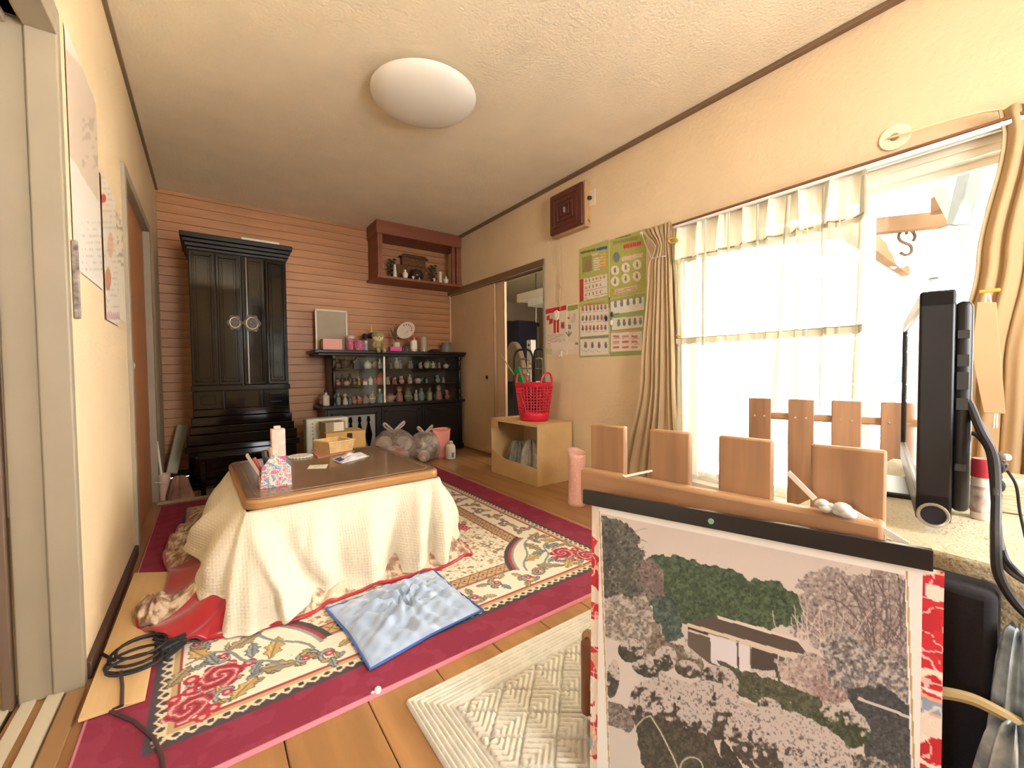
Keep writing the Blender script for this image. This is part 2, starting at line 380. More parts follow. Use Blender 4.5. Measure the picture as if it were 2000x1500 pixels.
# ---- side room (beyond the left opening) and back room (beyond the doorway)
m_side = mat('side_room_wall', 'E2D8C4', .9)
wall('wall_side_west', [(-3.0, -2.9, -1.2, .0, 0, HC), (-3.0, -2.9, .6, 4.0, 0, HC), (-3.0, -2.9, .0, .6, 0, 1.0), (-3.0, -2.9, .0, .6, 1.6, HC)], m_side)  # unseen window opening added to bring light in from the left
wall('wall_side_north', [(-3.0, XL-T-.001, 3.9, 4.0, 0, HC)], m_side)
wall('wall_side_south', [(-3.0, XL-T-.001, -1.2, -1.1, 0, HC)], m_side)
wall('ceiling_side', [(-3.0, XL-.141, -1.2, 4.0, HC, HC+.06)], m_side)
struct(MB().box(-3.0, XL-.141, -1.2, 4.0, -.08, -.002).build('floor_side', mat('tan_mat_floor', 'A98C5E', .7, .1, 20), smooth=False))
X2 = 6.0
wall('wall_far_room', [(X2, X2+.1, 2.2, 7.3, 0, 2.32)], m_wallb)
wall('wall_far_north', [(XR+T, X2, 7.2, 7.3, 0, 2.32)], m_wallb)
wall('wall_far_south', [(XR+T, 3.2, 2.2, 2.3, 0, 2.32), (4.1, X2, 2.2, 2.3, 0, 2.32), (3.2, 4.1, 2.2, 2.3, 0, 1.1), (3.2, 4.1, 2.2, 2.3, 2.0, 2.32)], m_wallb)  # unseen window opening added to light the back room
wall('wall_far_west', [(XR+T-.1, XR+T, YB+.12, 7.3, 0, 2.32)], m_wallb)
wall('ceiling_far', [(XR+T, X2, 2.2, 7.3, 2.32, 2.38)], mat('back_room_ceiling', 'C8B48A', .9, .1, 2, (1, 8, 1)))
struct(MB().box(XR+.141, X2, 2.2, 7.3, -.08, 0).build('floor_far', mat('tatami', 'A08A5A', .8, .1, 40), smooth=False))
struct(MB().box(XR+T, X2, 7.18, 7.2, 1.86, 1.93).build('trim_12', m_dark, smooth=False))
# ---- window: outer frame, two sliding sashes, panes
FX = XR+.055
wf = MB()
wf.box(XR-.006, XR+T, WY0, WY1, WZ1-.032, WZ1+.0).box(XR-.006, XR+T, WY0, WY1, WZ0, WZ0+.03).box(XR-.006, XR+T, WY1-.028, WY1, WZ0, WZ1).box(XR-.006, XR+T, WY0, WY0+.028, WZ0, WZ1)
win = struct(wf.build('window_1', m_alu, bevel=.003))
m_pane = pane_mat('window_glass')
for y0, y1, x in ((.57, WY1-.028, XR+.075), (WY0+.028, .615, XR+.045)):
    s_ = MB().box(x, x+.026, y0, y0+.045, WZ0+.03, WZ1-.03).box(x, x+.026, y1-.045, y1, WZ0+.03, WZ1-.03).box(x, x+.026, y0+.045, y1-.045, WZ0+.03, WZ0+.085).box(x, x+.026, y0+.045, y1-.045, WZ1-.062, WZ1-.03)
    so = s_.build('sash', m_alu, win, bevel=.002)
    MB().box(x+.011, x+.015, y0+.04, y1-.04, WZ0+.08, WZ1-.06).build('pane', m_pane, so, smooth=False)
# casing boards round the window head
struct(MB().box(XR-.02, XR+.002, WY0, WY1+.03, WZ1-.002, WZ1+.036).build('trim_13', m_ivory, bevel=.004))
struct(MB().box(XR-.016, XR+.002, WY1, WY1+.03, WZ0, WZ1).build('trim_14', m_ivory, bevel=.003))
# ---- outside
m_conc = mat('pale_concrete', 'DDD8CC', .9, .06, 2)
g = MB().box(XR+T, 30, -14, 2.18, -.45, -.4).build('ground', m_conc, smooth=False); struct(g)
m_old = mat('shaded_weathered_timber', '3A2C20', .9, spec=0, var=.25, scale=6, stretch=(1, .3, 1))  # albedo darkened so the weathered beams look shaded against the bright sky
m_wht = mat('shaded_white_timber', '5A564E', .9, spec=0)  # carport shade put into the colour of the white timber
cpt_ = thing('carport', 'weathered timber carport with corrugated roof seen through the window', 'carport', (4.5, .3, -.4))
def beam(name, label, a, c, w, t, m_):
    o = MB().bar(a, c, w, t).build(name, m_, cpt_, bevel=.004); o['label'] = label; return o
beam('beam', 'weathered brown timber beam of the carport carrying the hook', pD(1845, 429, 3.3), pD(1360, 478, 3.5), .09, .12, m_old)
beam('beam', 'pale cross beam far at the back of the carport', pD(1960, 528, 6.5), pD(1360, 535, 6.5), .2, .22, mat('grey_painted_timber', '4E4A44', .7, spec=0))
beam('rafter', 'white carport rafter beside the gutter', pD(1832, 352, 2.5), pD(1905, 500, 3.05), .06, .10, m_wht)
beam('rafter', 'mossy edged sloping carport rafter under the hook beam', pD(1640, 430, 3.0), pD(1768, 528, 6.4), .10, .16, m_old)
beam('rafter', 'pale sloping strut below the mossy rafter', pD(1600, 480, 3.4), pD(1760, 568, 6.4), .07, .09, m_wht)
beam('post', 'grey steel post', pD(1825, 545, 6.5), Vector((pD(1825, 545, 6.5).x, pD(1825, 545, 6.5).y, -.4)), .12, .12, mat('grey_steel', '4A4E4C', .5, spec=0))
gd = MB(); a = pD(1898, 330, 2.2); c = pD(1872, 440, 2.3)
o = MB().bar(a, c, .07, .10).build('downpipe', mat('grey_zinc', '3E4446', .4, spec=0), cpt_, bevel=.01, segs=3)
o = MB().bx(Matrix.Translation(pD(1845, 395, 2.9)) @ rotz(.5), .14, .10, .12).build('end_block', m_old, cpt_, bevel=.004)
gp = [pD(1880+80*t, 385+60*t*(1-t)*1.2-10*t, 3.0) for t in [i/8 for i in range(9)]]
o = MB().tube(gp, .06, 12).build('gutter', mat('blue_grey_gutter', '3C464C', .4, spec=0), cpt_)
# corrugated roof
rg = MB(); 
def _roof(u, v):
    x = XR+.5+u*4.2; y = -3.5+v*6.5; return (x, y, 2.36-.05*(x-2.4)+.012*math.cos(y*80))
o = MB().grid(lambda u, v: _roof(v, u), 520, 3).build('roof_sheet', cloth_mat('corrugated_plastic', 'D8D4C4', .12, .55), cpt_)
# hook
hk = thing('s_hook', 'thin wire s-shaped hook hanging from the carport beam', 'hook', pD(1771, 505, 3.36))
c0 = pD(1771, 470, 3.36); e1 = (pD(1781, 470, 3.36)-c0)/10; e2 = (pD(1771, 480, 3.36)-c0)/10
pts = [c0+e1*(16*math.cos(t))+e2*(-8+13*math.sin(t)) for t in np.linspace(.7, -4.2, 16)]+[c0+e1*(-2+12*math.cos(t))+e2*(17+11*math.sin(t)) for t in np.linspace(-1.4, 2.6, 12)]
MB().tube(pts, .012, 6).build('wire', mat('rust_wire', '2A221C', .5, spec=0), hk)
MB().cyl(c0+e2*-28, c0+e2*-12, .014, .010, 8).build('eye_bolt', mat('rust_bolt', '2E221C', .7, spec=0), hk)
sh_o = thing('garden_screen', 'grey green slatted screen outside behind the sheer curtain', 'screen', (pD(1620, 700, 4.4).x, pD(1620, 700, 4.4).y, -.4))
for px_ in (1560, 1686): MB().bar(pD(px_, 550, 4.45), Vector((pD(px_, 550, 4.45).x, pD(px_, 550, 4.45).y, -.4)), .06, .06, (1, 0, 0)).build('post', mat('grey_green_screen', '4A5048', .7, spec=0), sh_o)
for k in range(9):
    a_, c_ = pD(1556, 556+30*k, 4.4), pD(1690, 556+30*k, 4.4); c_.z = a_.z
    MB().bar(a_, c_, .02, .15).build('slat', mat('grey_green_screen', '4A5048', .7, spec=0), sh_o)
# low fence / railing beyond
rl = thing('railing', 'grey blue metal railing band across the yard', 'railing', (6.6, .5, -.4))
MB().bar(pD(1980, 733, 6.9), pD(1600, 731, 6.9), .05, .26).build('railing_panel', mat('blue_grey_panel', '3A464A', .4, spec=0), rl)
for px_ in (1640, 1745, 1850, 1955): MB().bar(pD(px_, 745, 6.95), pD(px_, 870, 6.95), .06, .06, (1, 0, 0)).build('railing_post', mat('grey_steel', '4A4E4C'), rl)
# ================================================================ FURNITURE
m_black = mat('black_lacquer', '0A0807', .08, spec=.5)
m_blackm = mat('black_wood', '0F0C0A', .4, .25, 6, (1, 1, .3))
m_gold = mat('aged_brass', '9A8A6A', .35, metal=.8)
# ---- household altar cabinet
AX0, AX1, AY = -.098, .562, 4.0
al = thing('altar_cabinet', 'tall black lacquered altar cabinet with folding doors and stepped base', 'cabinet', ((AX0+AX1)/2, 4.25, 0))
MB().box(AX0, AX1, AY+.03, YB-.005, .40, 1.84).build('body', m_blackm, al, bevel=.004)
cn = MB()
for i, (z0_, z1_, e) in enumerate(((1.82, 1.845, .008), (1.845, 1.875, .02), (1.875, 1.905, .032), (1.905, 1.945, .046))):
    cn.box(AX0-e, AX1+e, AY-e+.02, YB-.006, z0_, z1_)
cn.build('cornice', m_blackm, al, bevel=.006, segs=3)
lw = (AX1-AX0)/4
for i in range(4):
    x0, x1 = AX0+lw*i+.003, AX0+lw*(i+1)-.003
    if i >= 2: x0 += .004
    yb_ = AY+(.004 if i in (1, 2) else .0)
    s0_, s1_ = (0, 0) if i < 2 else ((0, -.026) if i == 2 else (-.026, .008))     # right pair stands slightly folded open
    def sh_(b):
        if i >= 2: b.v = [(x, y+s0_+(s1_-s0_)*(x-x0)/(x1-x0), z) for x, y, z in b.v]
        return b
    d = sh_(MB().box(x0, x1, yb_, yb_+.024, .785, 1.812)).build('door_leaf', m_black, al, bevel=.004)
    f = MB().box(x0+.018, x1-.018, yb_-.007, yb_+.001, .81, .822).box(x0+.018, x1-.018, yb_-.007, yb_+.001, 1.778, 1.79)
    for xx in (x0+.018, x1-.03): f.box(xx, xx+.012, yb_-.007, yb_+.001, .81, 1.79)
    sh_(f).build('moulding', m_black, d, bevel=.003)
    sh_(MB().box(x0+.042, x1-.042, yb_-.003, yb_+.001, .84, 1.76)).build('panel', m_black, d, bevel=.003)
xm = (AX0+AX1)/2+.04
MB().box(xm-.006, xm+.006, AY-.016, AY-.002, .79, 1.81).build('lock_bar', mat('lock_bar', '5A4F48', .3, metal=.6), al, bevel=.002)
for sx, sc in ((-.085, .85), (.03, 1.0)):
    p = MB(); cx, cz = xm+sx, 1.28
    p.prism([(.058*sc*math.cos(t)*(1+.12*math.cos(6*t)), .068*sc*math.sin(t)*(1+.12*math.cos(6*t))) for t in np.linspace(0, 2*PI, 36, endpoint=False)], lambda u, v, h: (cx+u, AY-(.004 if sx < 0 else .014)+h, cz+v), -.010, 0)
    q = p.build('round_fitting', mat('filigree_metal', '4E443C', .45, .6, 90, metal=.5), al)
    r_ = MB().tube([(cx+.04*sc*math.cos(t), AY-(.017 if sx < 0 else .027), cz+.047*sc*math.sin(t)) for t in np.linspace(0, 2*PI, 20, endpoint=False)], .004, 6, True)
    r_.build('ring', m_gold, q)
# drawer band
MB().box(AX0-.006, AX1+.006, AY-.004, AY+.05, .74, .785).build('ledge', m_black, al, bevel=.004)
for i, (a, c) in enumerate(((AX0, AX0+.20), (AX0+.20, AX1-.20), (AX1-.20, AX1))):
    d = MB().box(a+.004, c-.004, AY-.0, AY+.03, .60, .738).build('drawer_front', m_black, al, bevel=.003)
    f = MB()
    for xx in (a+.012, c-.022): f.box(xx, xx+.010, AY-.009, AY+.001, .612, .728)
    if i != 1:
        for xx in (a+.05, c-.06): f.box(xx, xx+.008, AY-.007, AY+.001, .632, .708)
        f.box(a+.05, c-.052, AY-.006, AY+.001, .632, .640).box(a+.05, c-.052, AY-.006, AY+.001, .700, .708)
    if i != 1: f.build('drawer_moulding', m_black, d, bevel=.002)
    else:
        for xx in (a+.012, c-.022): MB().box(xx, xx+.010, AY-.009, AY+.001, .612, .728).build('drawer_moulding', m_black, d, bevel=.002)
st = MB()
for z0_, z1_, e in ((.54, .60, .0), (.47, .54, .012), (.41, .47, .024), (.33, .41, .04), (.28, .33, .055), (.02, .28, .035)):
    st.box(AX0-e, AX1+e, AY-e*1.6, YB-.006, z0_, z1_)
st.build('stepped_base', m_black, al, bevel=.006)
MB().box(AX0-.05, AX1+.05, AY-.09, YB-.006, 0, .02).build('plinth', m_blackm, al)
p0 = pY(470, 453, 4.12); p1 = pY(543, 466, 4.12)
o = MB().box(p0.x, p1.x, 4.05, 4.2, 1.945, 1.982).build('paper_box', mat('white_card', 'EFE6D6', .7), bevel=.002); tag(o, 'flat white box lying on top of the black altar cabinet', 'box')
# ---- display cabinet
CY = 4.15
dc = thing('display_cabinet', 'dark wooden display cabinet with glass sliding doors and turned corner posts', 'cabinet', (1.58, 4.33, 0))
m_dk = mat('dark_cabinet_wood', '15100D', .35, .3, 7, (.4, 1, 1))
MB().box(.79, 2.357, 4.105, YB-.004, 1.056, 1.088).build('top_board', m_dk, dc, bevel=.006, segs=3)
MB().box(.82, 2.345, 4.125, YB-.004, 1.036, 1.056).build('top_moulding', m_dk, dc, bevel=.004)
MB().box(.84, 2.34, 4.115, YB-.004, .535, .562).build('counter_board', m_dk, dc, bevel=.006, segs=3)
MB().box(.965, 2.30, YB-.03, YB-.006, .56, 1.04).build('back_panel', mat('grey_mirror_back', '5E5A54', .3, .4, 2, metal=.2), dc, smooth=False)
MB().box(.955, .975, 4.20, YB-.03, .562, 1.036).build('side_panel', m_dk, dc)
MB().box(2.285, 2.305, 4.20, YB-.03, .562, 1.036).build('side_panel', m_dk, dc)
prof = [(.014, 0), (.024, 0), (.024, .03), (.014, .04), (.020, .06), (.020, .10), (.012, .115), (.022, .13), (.012, .145), (.018, .17), (.019, .30), (.012, .325), (.022, .34), (.012, .355), (.020, .37), (.020, .42), (.014, .435), (.024, .445), (.024, .474), (.014, .474)]
for x in (.96, 2.30): MB().lathe(prof, (x, 4.165, .562), 14).build('turned_post', m_dk, dc)
SH = [.562]
for py_, nm in ((753, 0), (720, 1)):
    z = pY(690, py_, 4.22).z; SH.append(z)
    MB().box(.976, 2.284, 4.215, YB-.031, z-.010, z).build('shelf', m_dk, dc, bevel=.002)
mg = pane_mat('cabinet_glass', (.93, .95, .93))
xg = pY(750, 700, 4.18).x
g1 = MB().box(.985, xg+.04, 4.178, 4.182, .566, 1.034).build('glass_door', mg, dc, smooth=False)
MB().box(xg-.010, xg+.008, 4.174, 4.186, .566, 1.034).build('door_edge', mat('bright_aluminium', 'E8E8E4', .25, metal=.7), g1)
MB().box(xg, 2.278, 4.19, 4.194, .566, 1.034).build('glass_door', mg, dc, smooth=False)
MB().box(.875, 2.325, 4.16, YB-.005, .06, .535).build('base_body', m_dk, dc, bevel=.004)
MB().box(.865, 2.335, 4.145, YB-.005, 0, .06).build('plinth', m_dk, dc, bevel=.004)
for i, (a, c) in enumerate(((.89, 1.39), (1.40, 1.83), (1.84, 2.31))):
    d = MB().box(a, c, 4.142, 4.162, .075, .525).build('cabinet_door', m_dk, dc, bevel=.003)
    f = MB().box(a+.03, c-.03, 4.130, 4.143, .47, .49).box(a+.03, c-.03, 4.130, 4.143, .10, .12)
    for xx in (a+.03, c-.05): f.box(xx, xx+.02, 4.130, 4.143, .10, .49)
    f.build('door_moulding', m_dk, d, bevel=.003)
    if i == 0:
        MB().box(a+.06, c-.06, 4.139, 4.1425, .13, .46).build('pale_panel', mat('grey_inset', '8A8680', .4), d, smooth=False)
        for k in range(4):
            x = a+.12+k*.085
            MB().lathe([(.006, 0), (.012, .02), (.03, .09), (.034, .13), (.02, .20), (.010, .25), (.018, .27), (.012, .31)], (x, 4.136, .135), 10, 1, .25).build('baluster', m_black, d)
# ---- nook shelf under the ceiling
m_nk = mat('red_brown_nook', '8A5038', .5, .2, 4, (.6, 1, 4))
nk = thing('nook_shelf', 'red brown open box shelf built under the ceiling in the corner', 'shelf', (1.89, 4.36, 1.82))
NX0 = 1.412
MB().box(NX0-.012, XR-.001, 4.19, YB-.001, HC-.135, HC-.001).build('fascia', m_nk, nk, bevel=.004)
MB().box(NX0-.02, XR-.001, 4.165, YB-.001, 1.822, 1.848).build('bottom_board', m_nk, nk, bevel=.003)
MB().box(NX0, NX0+.02, 4.20, YB-.001, 1.848, HC-.135).build('side_board', m_nk, nk, bevel=.002)
MB().box(NX0+.02, NX0+.05, 4.20, 4.235, 1.848, HC-.135).build('front_post', m_nk, nk, bevel=.003)
MB().box(XR-.11, XR-.075, 4.21, 4.245, 1.848, HC-.135).build('front_post', m_nk, nk, bevel=.003)
MB().box(XR-.06, XR-.002, 4.20, 4.26, 1.848, HC-.135).build('front_post', m_nk, nk, bevel=.003)
# ---- low heated table
KC = Vector((.497, 2.292, 0)); KA = math.radians(1.5); KW, KD = .82, .875
kt = thing('low_table', 'low square heated table with brown top and rounded corners', 'table', KC, KA)
def rrect(w, d, r, n=6):
    pts = []
    for cx, cy, a0 in ((w/2-r, d/2-r, 0), (-w/2+r, d/2-r, PI/2), (-w/2+r, -d/2+r, PI), (w/2-r, -d/2+r, 3*PI/2)):
        for i in range(n+1): a = a0+PI/2*i/n; pts.append((cx+r*math.cos(a), cy+r*math.sin(a)))
    return pts
fz = lambda u, v, h: (u, v, h)
MB().prism(rrect(KW, KD, .05, 8), fz, .352, .392).build('edge_band', mat('tan_edge_wood', 'A87A48', .35, .2, 6, (.4, .4, 3)), kt, bevel=.012, segs=4, local=True)
MB().prism(rrect(KW-.02, KD-.02, .045, 8), fz, .390, .397).build('tabletop', mat('brown_tabletop', '84664C', .22, .15, 5, (.5, 3, 1), coat=.3), kt, bevel=.003, local=True)
ln = MB(); pts = rrect(KW-.085, KD-.085, .04, 6)
ln.tube([(x, y, .397) for x, y in pts], .0018, 5, True); ln.build('inlay_line', mat('inlay', '8A6A4C', .3), kt, local=True)
for sx in (-1, 1):
    for sy in (-1, 1): MB().cyl((sx*.33, sy*.36, .0112), (sx*.33, sy*.36, .352), .022, .03, 10).build('leg', m_dk, kt, local=True)
# ---- picket fences
m_pick = mat('pine_picket', 'A67C58', .5, .28, 5, (6, 6, .5), bump=.05, bscale=20)
m_rail = mat('pine_rail', 'B08660', .5, .2, 5, (.5, .5, 6))
def fence(name, label, zt, px_tops, rails, ext, th, rail_w, front):
    a = pz(*px_tops[0], zt); b_ = pz(*px_tops[-1], zt); a.z = b_.z = 0
    d = (b_-a).normalized(); n = Vector((-d.y, d.x, 0))
    if n.dot(-a) < 0: n = -n                 # n points to the camera side
    root = thing(name, label, 'fence', (a+b_)/2, 0, None)
    for i in range(0, len(px_tops), 2):
        s0 = (pz(*px_tops[i], zt)-a).dot(d); s1 = (pz(*px_tops[i+1], zt)-a).dot(d)
        c = a+d*((s0+s1)/2)
        M = Matrix.Translation(Vector((c.x, c.y, (zt+.014)/2+.0))) @ Matrix(((d.x, n.x, 0, 0), (d.y, n.y, 0, 0), (0, 0, 1, 0), (0, 0, 0, 1)))
        p = MB().bx(M, s1-s0, th, zt-.014).build('picket', m_pick, root, bevel=.004)
        for ds in (-.018, .018):
            for z0_, z1_ in rails[:1]:
                q = c+d*ds+n*(th/2); zz = (z0_+z1_)/2
                if not front: MB().cyl((q.x-n.x*.003, q.y-n.y*.003, zz), (q.x+n.x*.002, q.y+n.y*.002, zz), .004, n=8).build('screw', mat('screw_metal', 'C8C0B0', .3, metal=.8), p)
    L = (b_-a).length
    for z0_, z1_ in rails:
        off = n*((th+rail_w)/2)*(1 if front else -1)
        c = (a+b_)/2+off+d*((ext[1]-ext[0])/2)
        M = Matrix.Translation(Vector((c.x, c.y, (z0_+z1_)/2))) @ Matrix(((d.x, n.x, 0, 0), (d.y, n.y, 0, 0), (0, 0, 1, 0), (0, 0, 0, 1)))
        MB().bx(M, L+ext[0]+ext[1], rail_w, z1_-z0_).build('rail', m_rail, root, bevel=.008, segs=3)
    return root, a, b_, d, n, L
F1 = fence('picket_fence', 'low pine picket fence panel with the snow calendar hung on it', .745,
      [(1157,827),(1228,832),(1268,838),(1350,845),(1405,850),(1514,858),(1583,868),(1733,880)], [(.555, .640), (.16, .24)], (.012, .0), .016, .03, True)
fr, fa, fb, fd, fn, fL = F1
p = pD(1144, 1322, 1.0)
MB().bx(Matrix.Translation(Vector((p.x+.012, p.y, p.z))) @ rotz(math.atan2(fd.y, fd.x)), .03, .05, .19).build('side_slat', mat('dark_pine', '7A4A28', .5, .2, 8), fr, bevel=.012, segs=1)
p2 = pD(1144, 1530, 1.0)
MB().bx(Matrix.Translation(Vector((p2.x+.012, p2.y, p2.z))) @ rotz(math.atan2(fd.y, fd.x)), .03, .05, .19).build('side_slat', mat('dark_pine', '7A4A28'), fr, bevel=.012, segs=1)
q = pD(1150, 1330, 1.0); e = fa+fd*.05+fn*.0
MB().bar((q.x-.004, q.y+.0, q.z), (e.x+.03, e.y, q.z), .03, .032).build('cross_bar', m_rail, fr, bevel=.003)
MB().bar((q.x-.004, q.y+.0, p2.z), (e.x+.03, e.y, p2.z), .03, .032).build('cross_bar', m_rail, fr, bevel=.003)
F2 = fence('picket_fence', 'low pine picket fence panel standing close to the window behind the television', .745,
      [(1463,777),(1508,778),(1538,780),(1589,782),(1623,783),(1683,785),(1720,785),(1783,787)], [(.655, .685), (.15, .18)], (.0, .0), .016, .02, False)
# ---- television
tA = Vector((1.03, .176, 0)); tt = Vector((.9755, .22, 0)).normalized(); tn = Vector((tt.y, -tt.x, 0))   # tn: away from the screen
TM = Matrix(((tt.x, tn.x, 0, tA.x), (tt.y, tn.y, 0, tA.y), (0, 0, 1, 0), (0, 0, 0, 1)))
m_tv = mat('black_tv_plastic', '1C1B1C', .42)
tv = thing('television', 'black flat television seen edge on with its ports and cables', 'television', tA+tt*.34+tn*.04+Vector((0,0,.575)))
TZ0, TZ1 = .60, 1.008
def tbox(b, u0, u1, v0, v1, z0_, z1_):
    vs = [TM @ Vector((u, v, z)) for z in (z0_, z1_) for v in (v0, v1) for u in (u0, u1)]
    return b.add(vs, [(0,2,3,1), (4,5,7,6), (0,1,5,4), (2,6,7,3), (0,4,6,2), (1,3,7,5)])
b = MB(); tbox(b, 0, .69, 0, .045, TZ1-.03, TZ1); tbox(b, 0, .69, 0, .045, TZ0, TZ0+.05); tbox(b, 0, .018, 0, .045, TZ0, TZ1); tbox(b, .672, .69, 0, .045, TZ0, TZ1)
b.build('bezel', m_tv, tv, bevel=.004)
tbox(MB(), .016, .674, .006, .012, TZ0+.045, TZ1-.028).build('screen', mat('glossy_screen', '0A0B0C', .04, coat=1.0, spec=.8), tv, smooth=False)
b = MB(); tbox(b, .004, .686, .014, .046, TZ0+.004, TZ1-.002); b.build('back_cover', m_tv, tv, bevel=.004)
b = MB(); tbox(b, .006, .66, .044, .068, TZ0+.02, TZ1-.02); bc = b.build('rear_housing', m_tv, tv, bevel=.012, segs=3)
for zz, hh in ((.93, .014), (.885, .02), (.85, .03), (.81, .02), (.70, .012)):
    b = MB(); tbox(b, .0045, .007, .048, .062, zz-hh/2, zz+hh/2); b.build('port', mat('port_grey', '343434', .5), bc)
rc = TM @ Vector((-.004, .022, TZ0+.012)); ax = (TM.to_3x3() @ Vector((1, 0, 0)))
rp = []
e2_ = TM.to_3x3() @ Vector((0, 1, 0))
for t in np.linspace(0, 2*PI, 24, endpoint=False): rp.append(rc+e2_*(.019*math.cos(t))+Vector((0, 0, .019*math.sin(t))))
MB().tube(rp, .0028, 6, True).build('speaker_ring', mat('silver_ring', 'B8B0A0', .3, metal=.7), tv)
MB().cyl(rc+ax*.001, rc+ax*.01, .018, n=20).build('speaker_cone', mat('dark_cone', '191622', .6), tv)
b = MB(); tbox(b, .24, .45, -.06, .12, .5765, .588); tbox(b, .32, .37, .01, .05, .585, TZ0+.02); b.build('stand_foot', m_tv, tv, bevel=.004)
# ---- television stand with lace cloth
SX0, SX1, SY0, SY1, SZ = .952, 1.80, -.42, .36, .572
m_st = mat('dark_stand', '16141A', .5)
ts = thing('television_stand', 'dark television stand covered with a pale lace cloth', 'stand', ((SX0+SX1)/2, (SY0+SY1)/2, 0))
MB().box(SX0, SX1, SY0, SY1, SZ-.03, SZ).build('top_board', m_st, ts, bevel=.003)
MB().box(SX1-.03, SX1, SY0, SY1, 0, SZ-.03).build('back_panel', m_st, ts)
MB().box(SX0+.02, SX1-.03, SY0, SY0+.02, 0, SZ-.03).build('side_panel', m_st, ts)
MB().box(SX0+.02, SX1-.03, SY1-.02, SY1, 0, SZ-.03).build('side_panel', m_st, ts)
MB().box(SX0+.05, SX1-.03, SY0+.02, SY1-.02, .25, .27).build('shelf', m_st, ts)
# ================================================================ CLOTH AND CARPETS
# ---- carpet with woven pattern
m_cp = print_mat('carpet_pile', .95, .1, .25)
KX0, KX1, KY0, KY1 = -.275, 1.662, 1.105, 3.56
NU, NV = 560, 708
U, V = np.meshgrid(np.linspace(KX0, KX1, NU), np.linspace(KY0, KY1, NV))
cx_, cy_ = (KX0+KX1)/2, (KY0+KY1)/2
img = np.zeros((NV, NU, 3)); img[:] = (140, 54, 74)
fill(img, (vnoise(U, V, .05, 3) > .52), (152, 66, 86), .5)
bl, br, bf = KX0+.13, KX1-.172, .135      # inner edge of the plain border
dxe = np.minimum(U-bl, br-U); dye = np.minimum(V-(KY0+bf), (KY1-bf)-V); de = np.minimum(dxe, dye)   # depth inside the patterned field
horiz = dye < dxe
along = np.where(horiz, U, V)
edge = np.minimum(np.minimum(U-KX0, KX1-U), np.minimum(V-KY0, KY1-V)); fill(img, edge < .010, (206, 130, 142))
IV, TAN, RED, NAVY, BLUE, OLV = (230, 222, 204), (192, 164, 124), (164, 74, 76), (84, 78, 84), (136, 142, 146), (162, 146, 116)
fill(img, de > 0, NAVY)
zz = .024+.014*np.abs(((along/.034) % 1)-.5)*2
fill(img, (de > .006) & (de > zz-.012), (222, 208, 176)); 
fill(img, ell((along/.034 % 1), (de-.030)/.034, .5, 0, .24, .24) < 1, NAVY)
fill(img, (de > .040), TAN); fill(img, (de > .054), RED); fill(img, (de > .064), IV)
def rose(img, X, Y, cx, cy, r, seed=0):
    rr = np.random.RandomState(seed)
    n_ = vnoise(X, Y, r*.5, seed)
    th = np.arctan2(Y-cy, X-cx); d = np.hypot(X-cx, Y-cy)
    m_ = d < r*(1+.14*np.sin(6*th+seed))
    fill(img, m_, (178, 84, 92))
    sp = np.sin(d/r*13+th*2+n_*5)
    fill(img, m_ & (sp > .35), (150, 60, 72)); fill(img, m_ & (sp < -.82), (226, 176, 168), .9)
    for k in range(3):
        a = rr.rand()*6.3; bx_, by_ = cx+1.25*r*math.cos(a), cy+1.25*r*math.sin(a); fill(img, np.hypot(X-bx_, Y-by_) < r*.33, (182, 66, 78)); fill(img, np.hypot(X-bx_, Y-by_) < r*.14, (222, 168, 160))
def leaf(img, X, Y, cx, cy, r, a, col):
    sel = (np.abs(X[0]-cx) < r*1.6); sr = (np.abs(Y[:, 0]-cy) < r*1.6)
    if not sel.any() or not sr.any(): return
    c0, c1 = np.where(sel)[0][[0, -1]]; r0, r1 = np.where(sr)[0][[0, -1]]; sl_ = (slice(r0, r1+1), slice(c0, c1+1)); x, y, im_ = X[sl_], Y[sl_], img[sl_]
    cs, sn = math.cos(a), math.sin(a); u = (x-cx)*cs+(y-cy)*sn; v = -(x-cx)*sn+(y-cy)*cs
    w = .40*r*(1-(u/r)**2)*(1+.28*np.sin(u/r*11))
    fill(im_, (np.abs(v) < w+.0035) & (np.abs(u) < r*1.06), tuple(q*.66 for q in col)); fill(im_, (np.abs(v) < w) & (np.abs(u) < r), col); fill(im_, (np.abs(v) < .002) & (np.abs(u) < r*.9), tuple(q*.72 for q in col)); fill(im_, (np.abs(v-w*.5) < .0016) & (np.abs(u) < r*.8), tuple(min(255, q*1.2) for q in col))
def scroll(img, X, Y, cx, cy, r, sgn, a0, col, w, bud=True):
    pts = [(cx+r*(1-.75*t)*math.cos(a0+sgn*t*5.2), cy+r*(1-.75*t)*math.sin(a0+sgn*t*5.2)) for t in np.linspace(0, 1, 18)]
    dd = dpoly(X, Y, pts); fill(img, dd < w+.003, tuple(q*.62 for q in col)); fill(img, dd < w, col); fill(img, dd < w*.3, tuple(min(255, q*1.25) for q in col))
    if bud: fill(img, np.hypot(X-cx, Y-cy) < r*.34, (180, 70, 80)); fill(img, np.hypot(X-cx, Y-cy) < r*.13, (226, 180, 170))
    for k in (2, 6, 10):
        p_ = pts[k]; leaf(img, X, Y, p_[0]+r*.35*math.cos(a0+k), p_[1]+r*.35*math.sin(a0+k), r*.42, a0+k*1.1, OLV if k != 6 else (182, 156, 112))
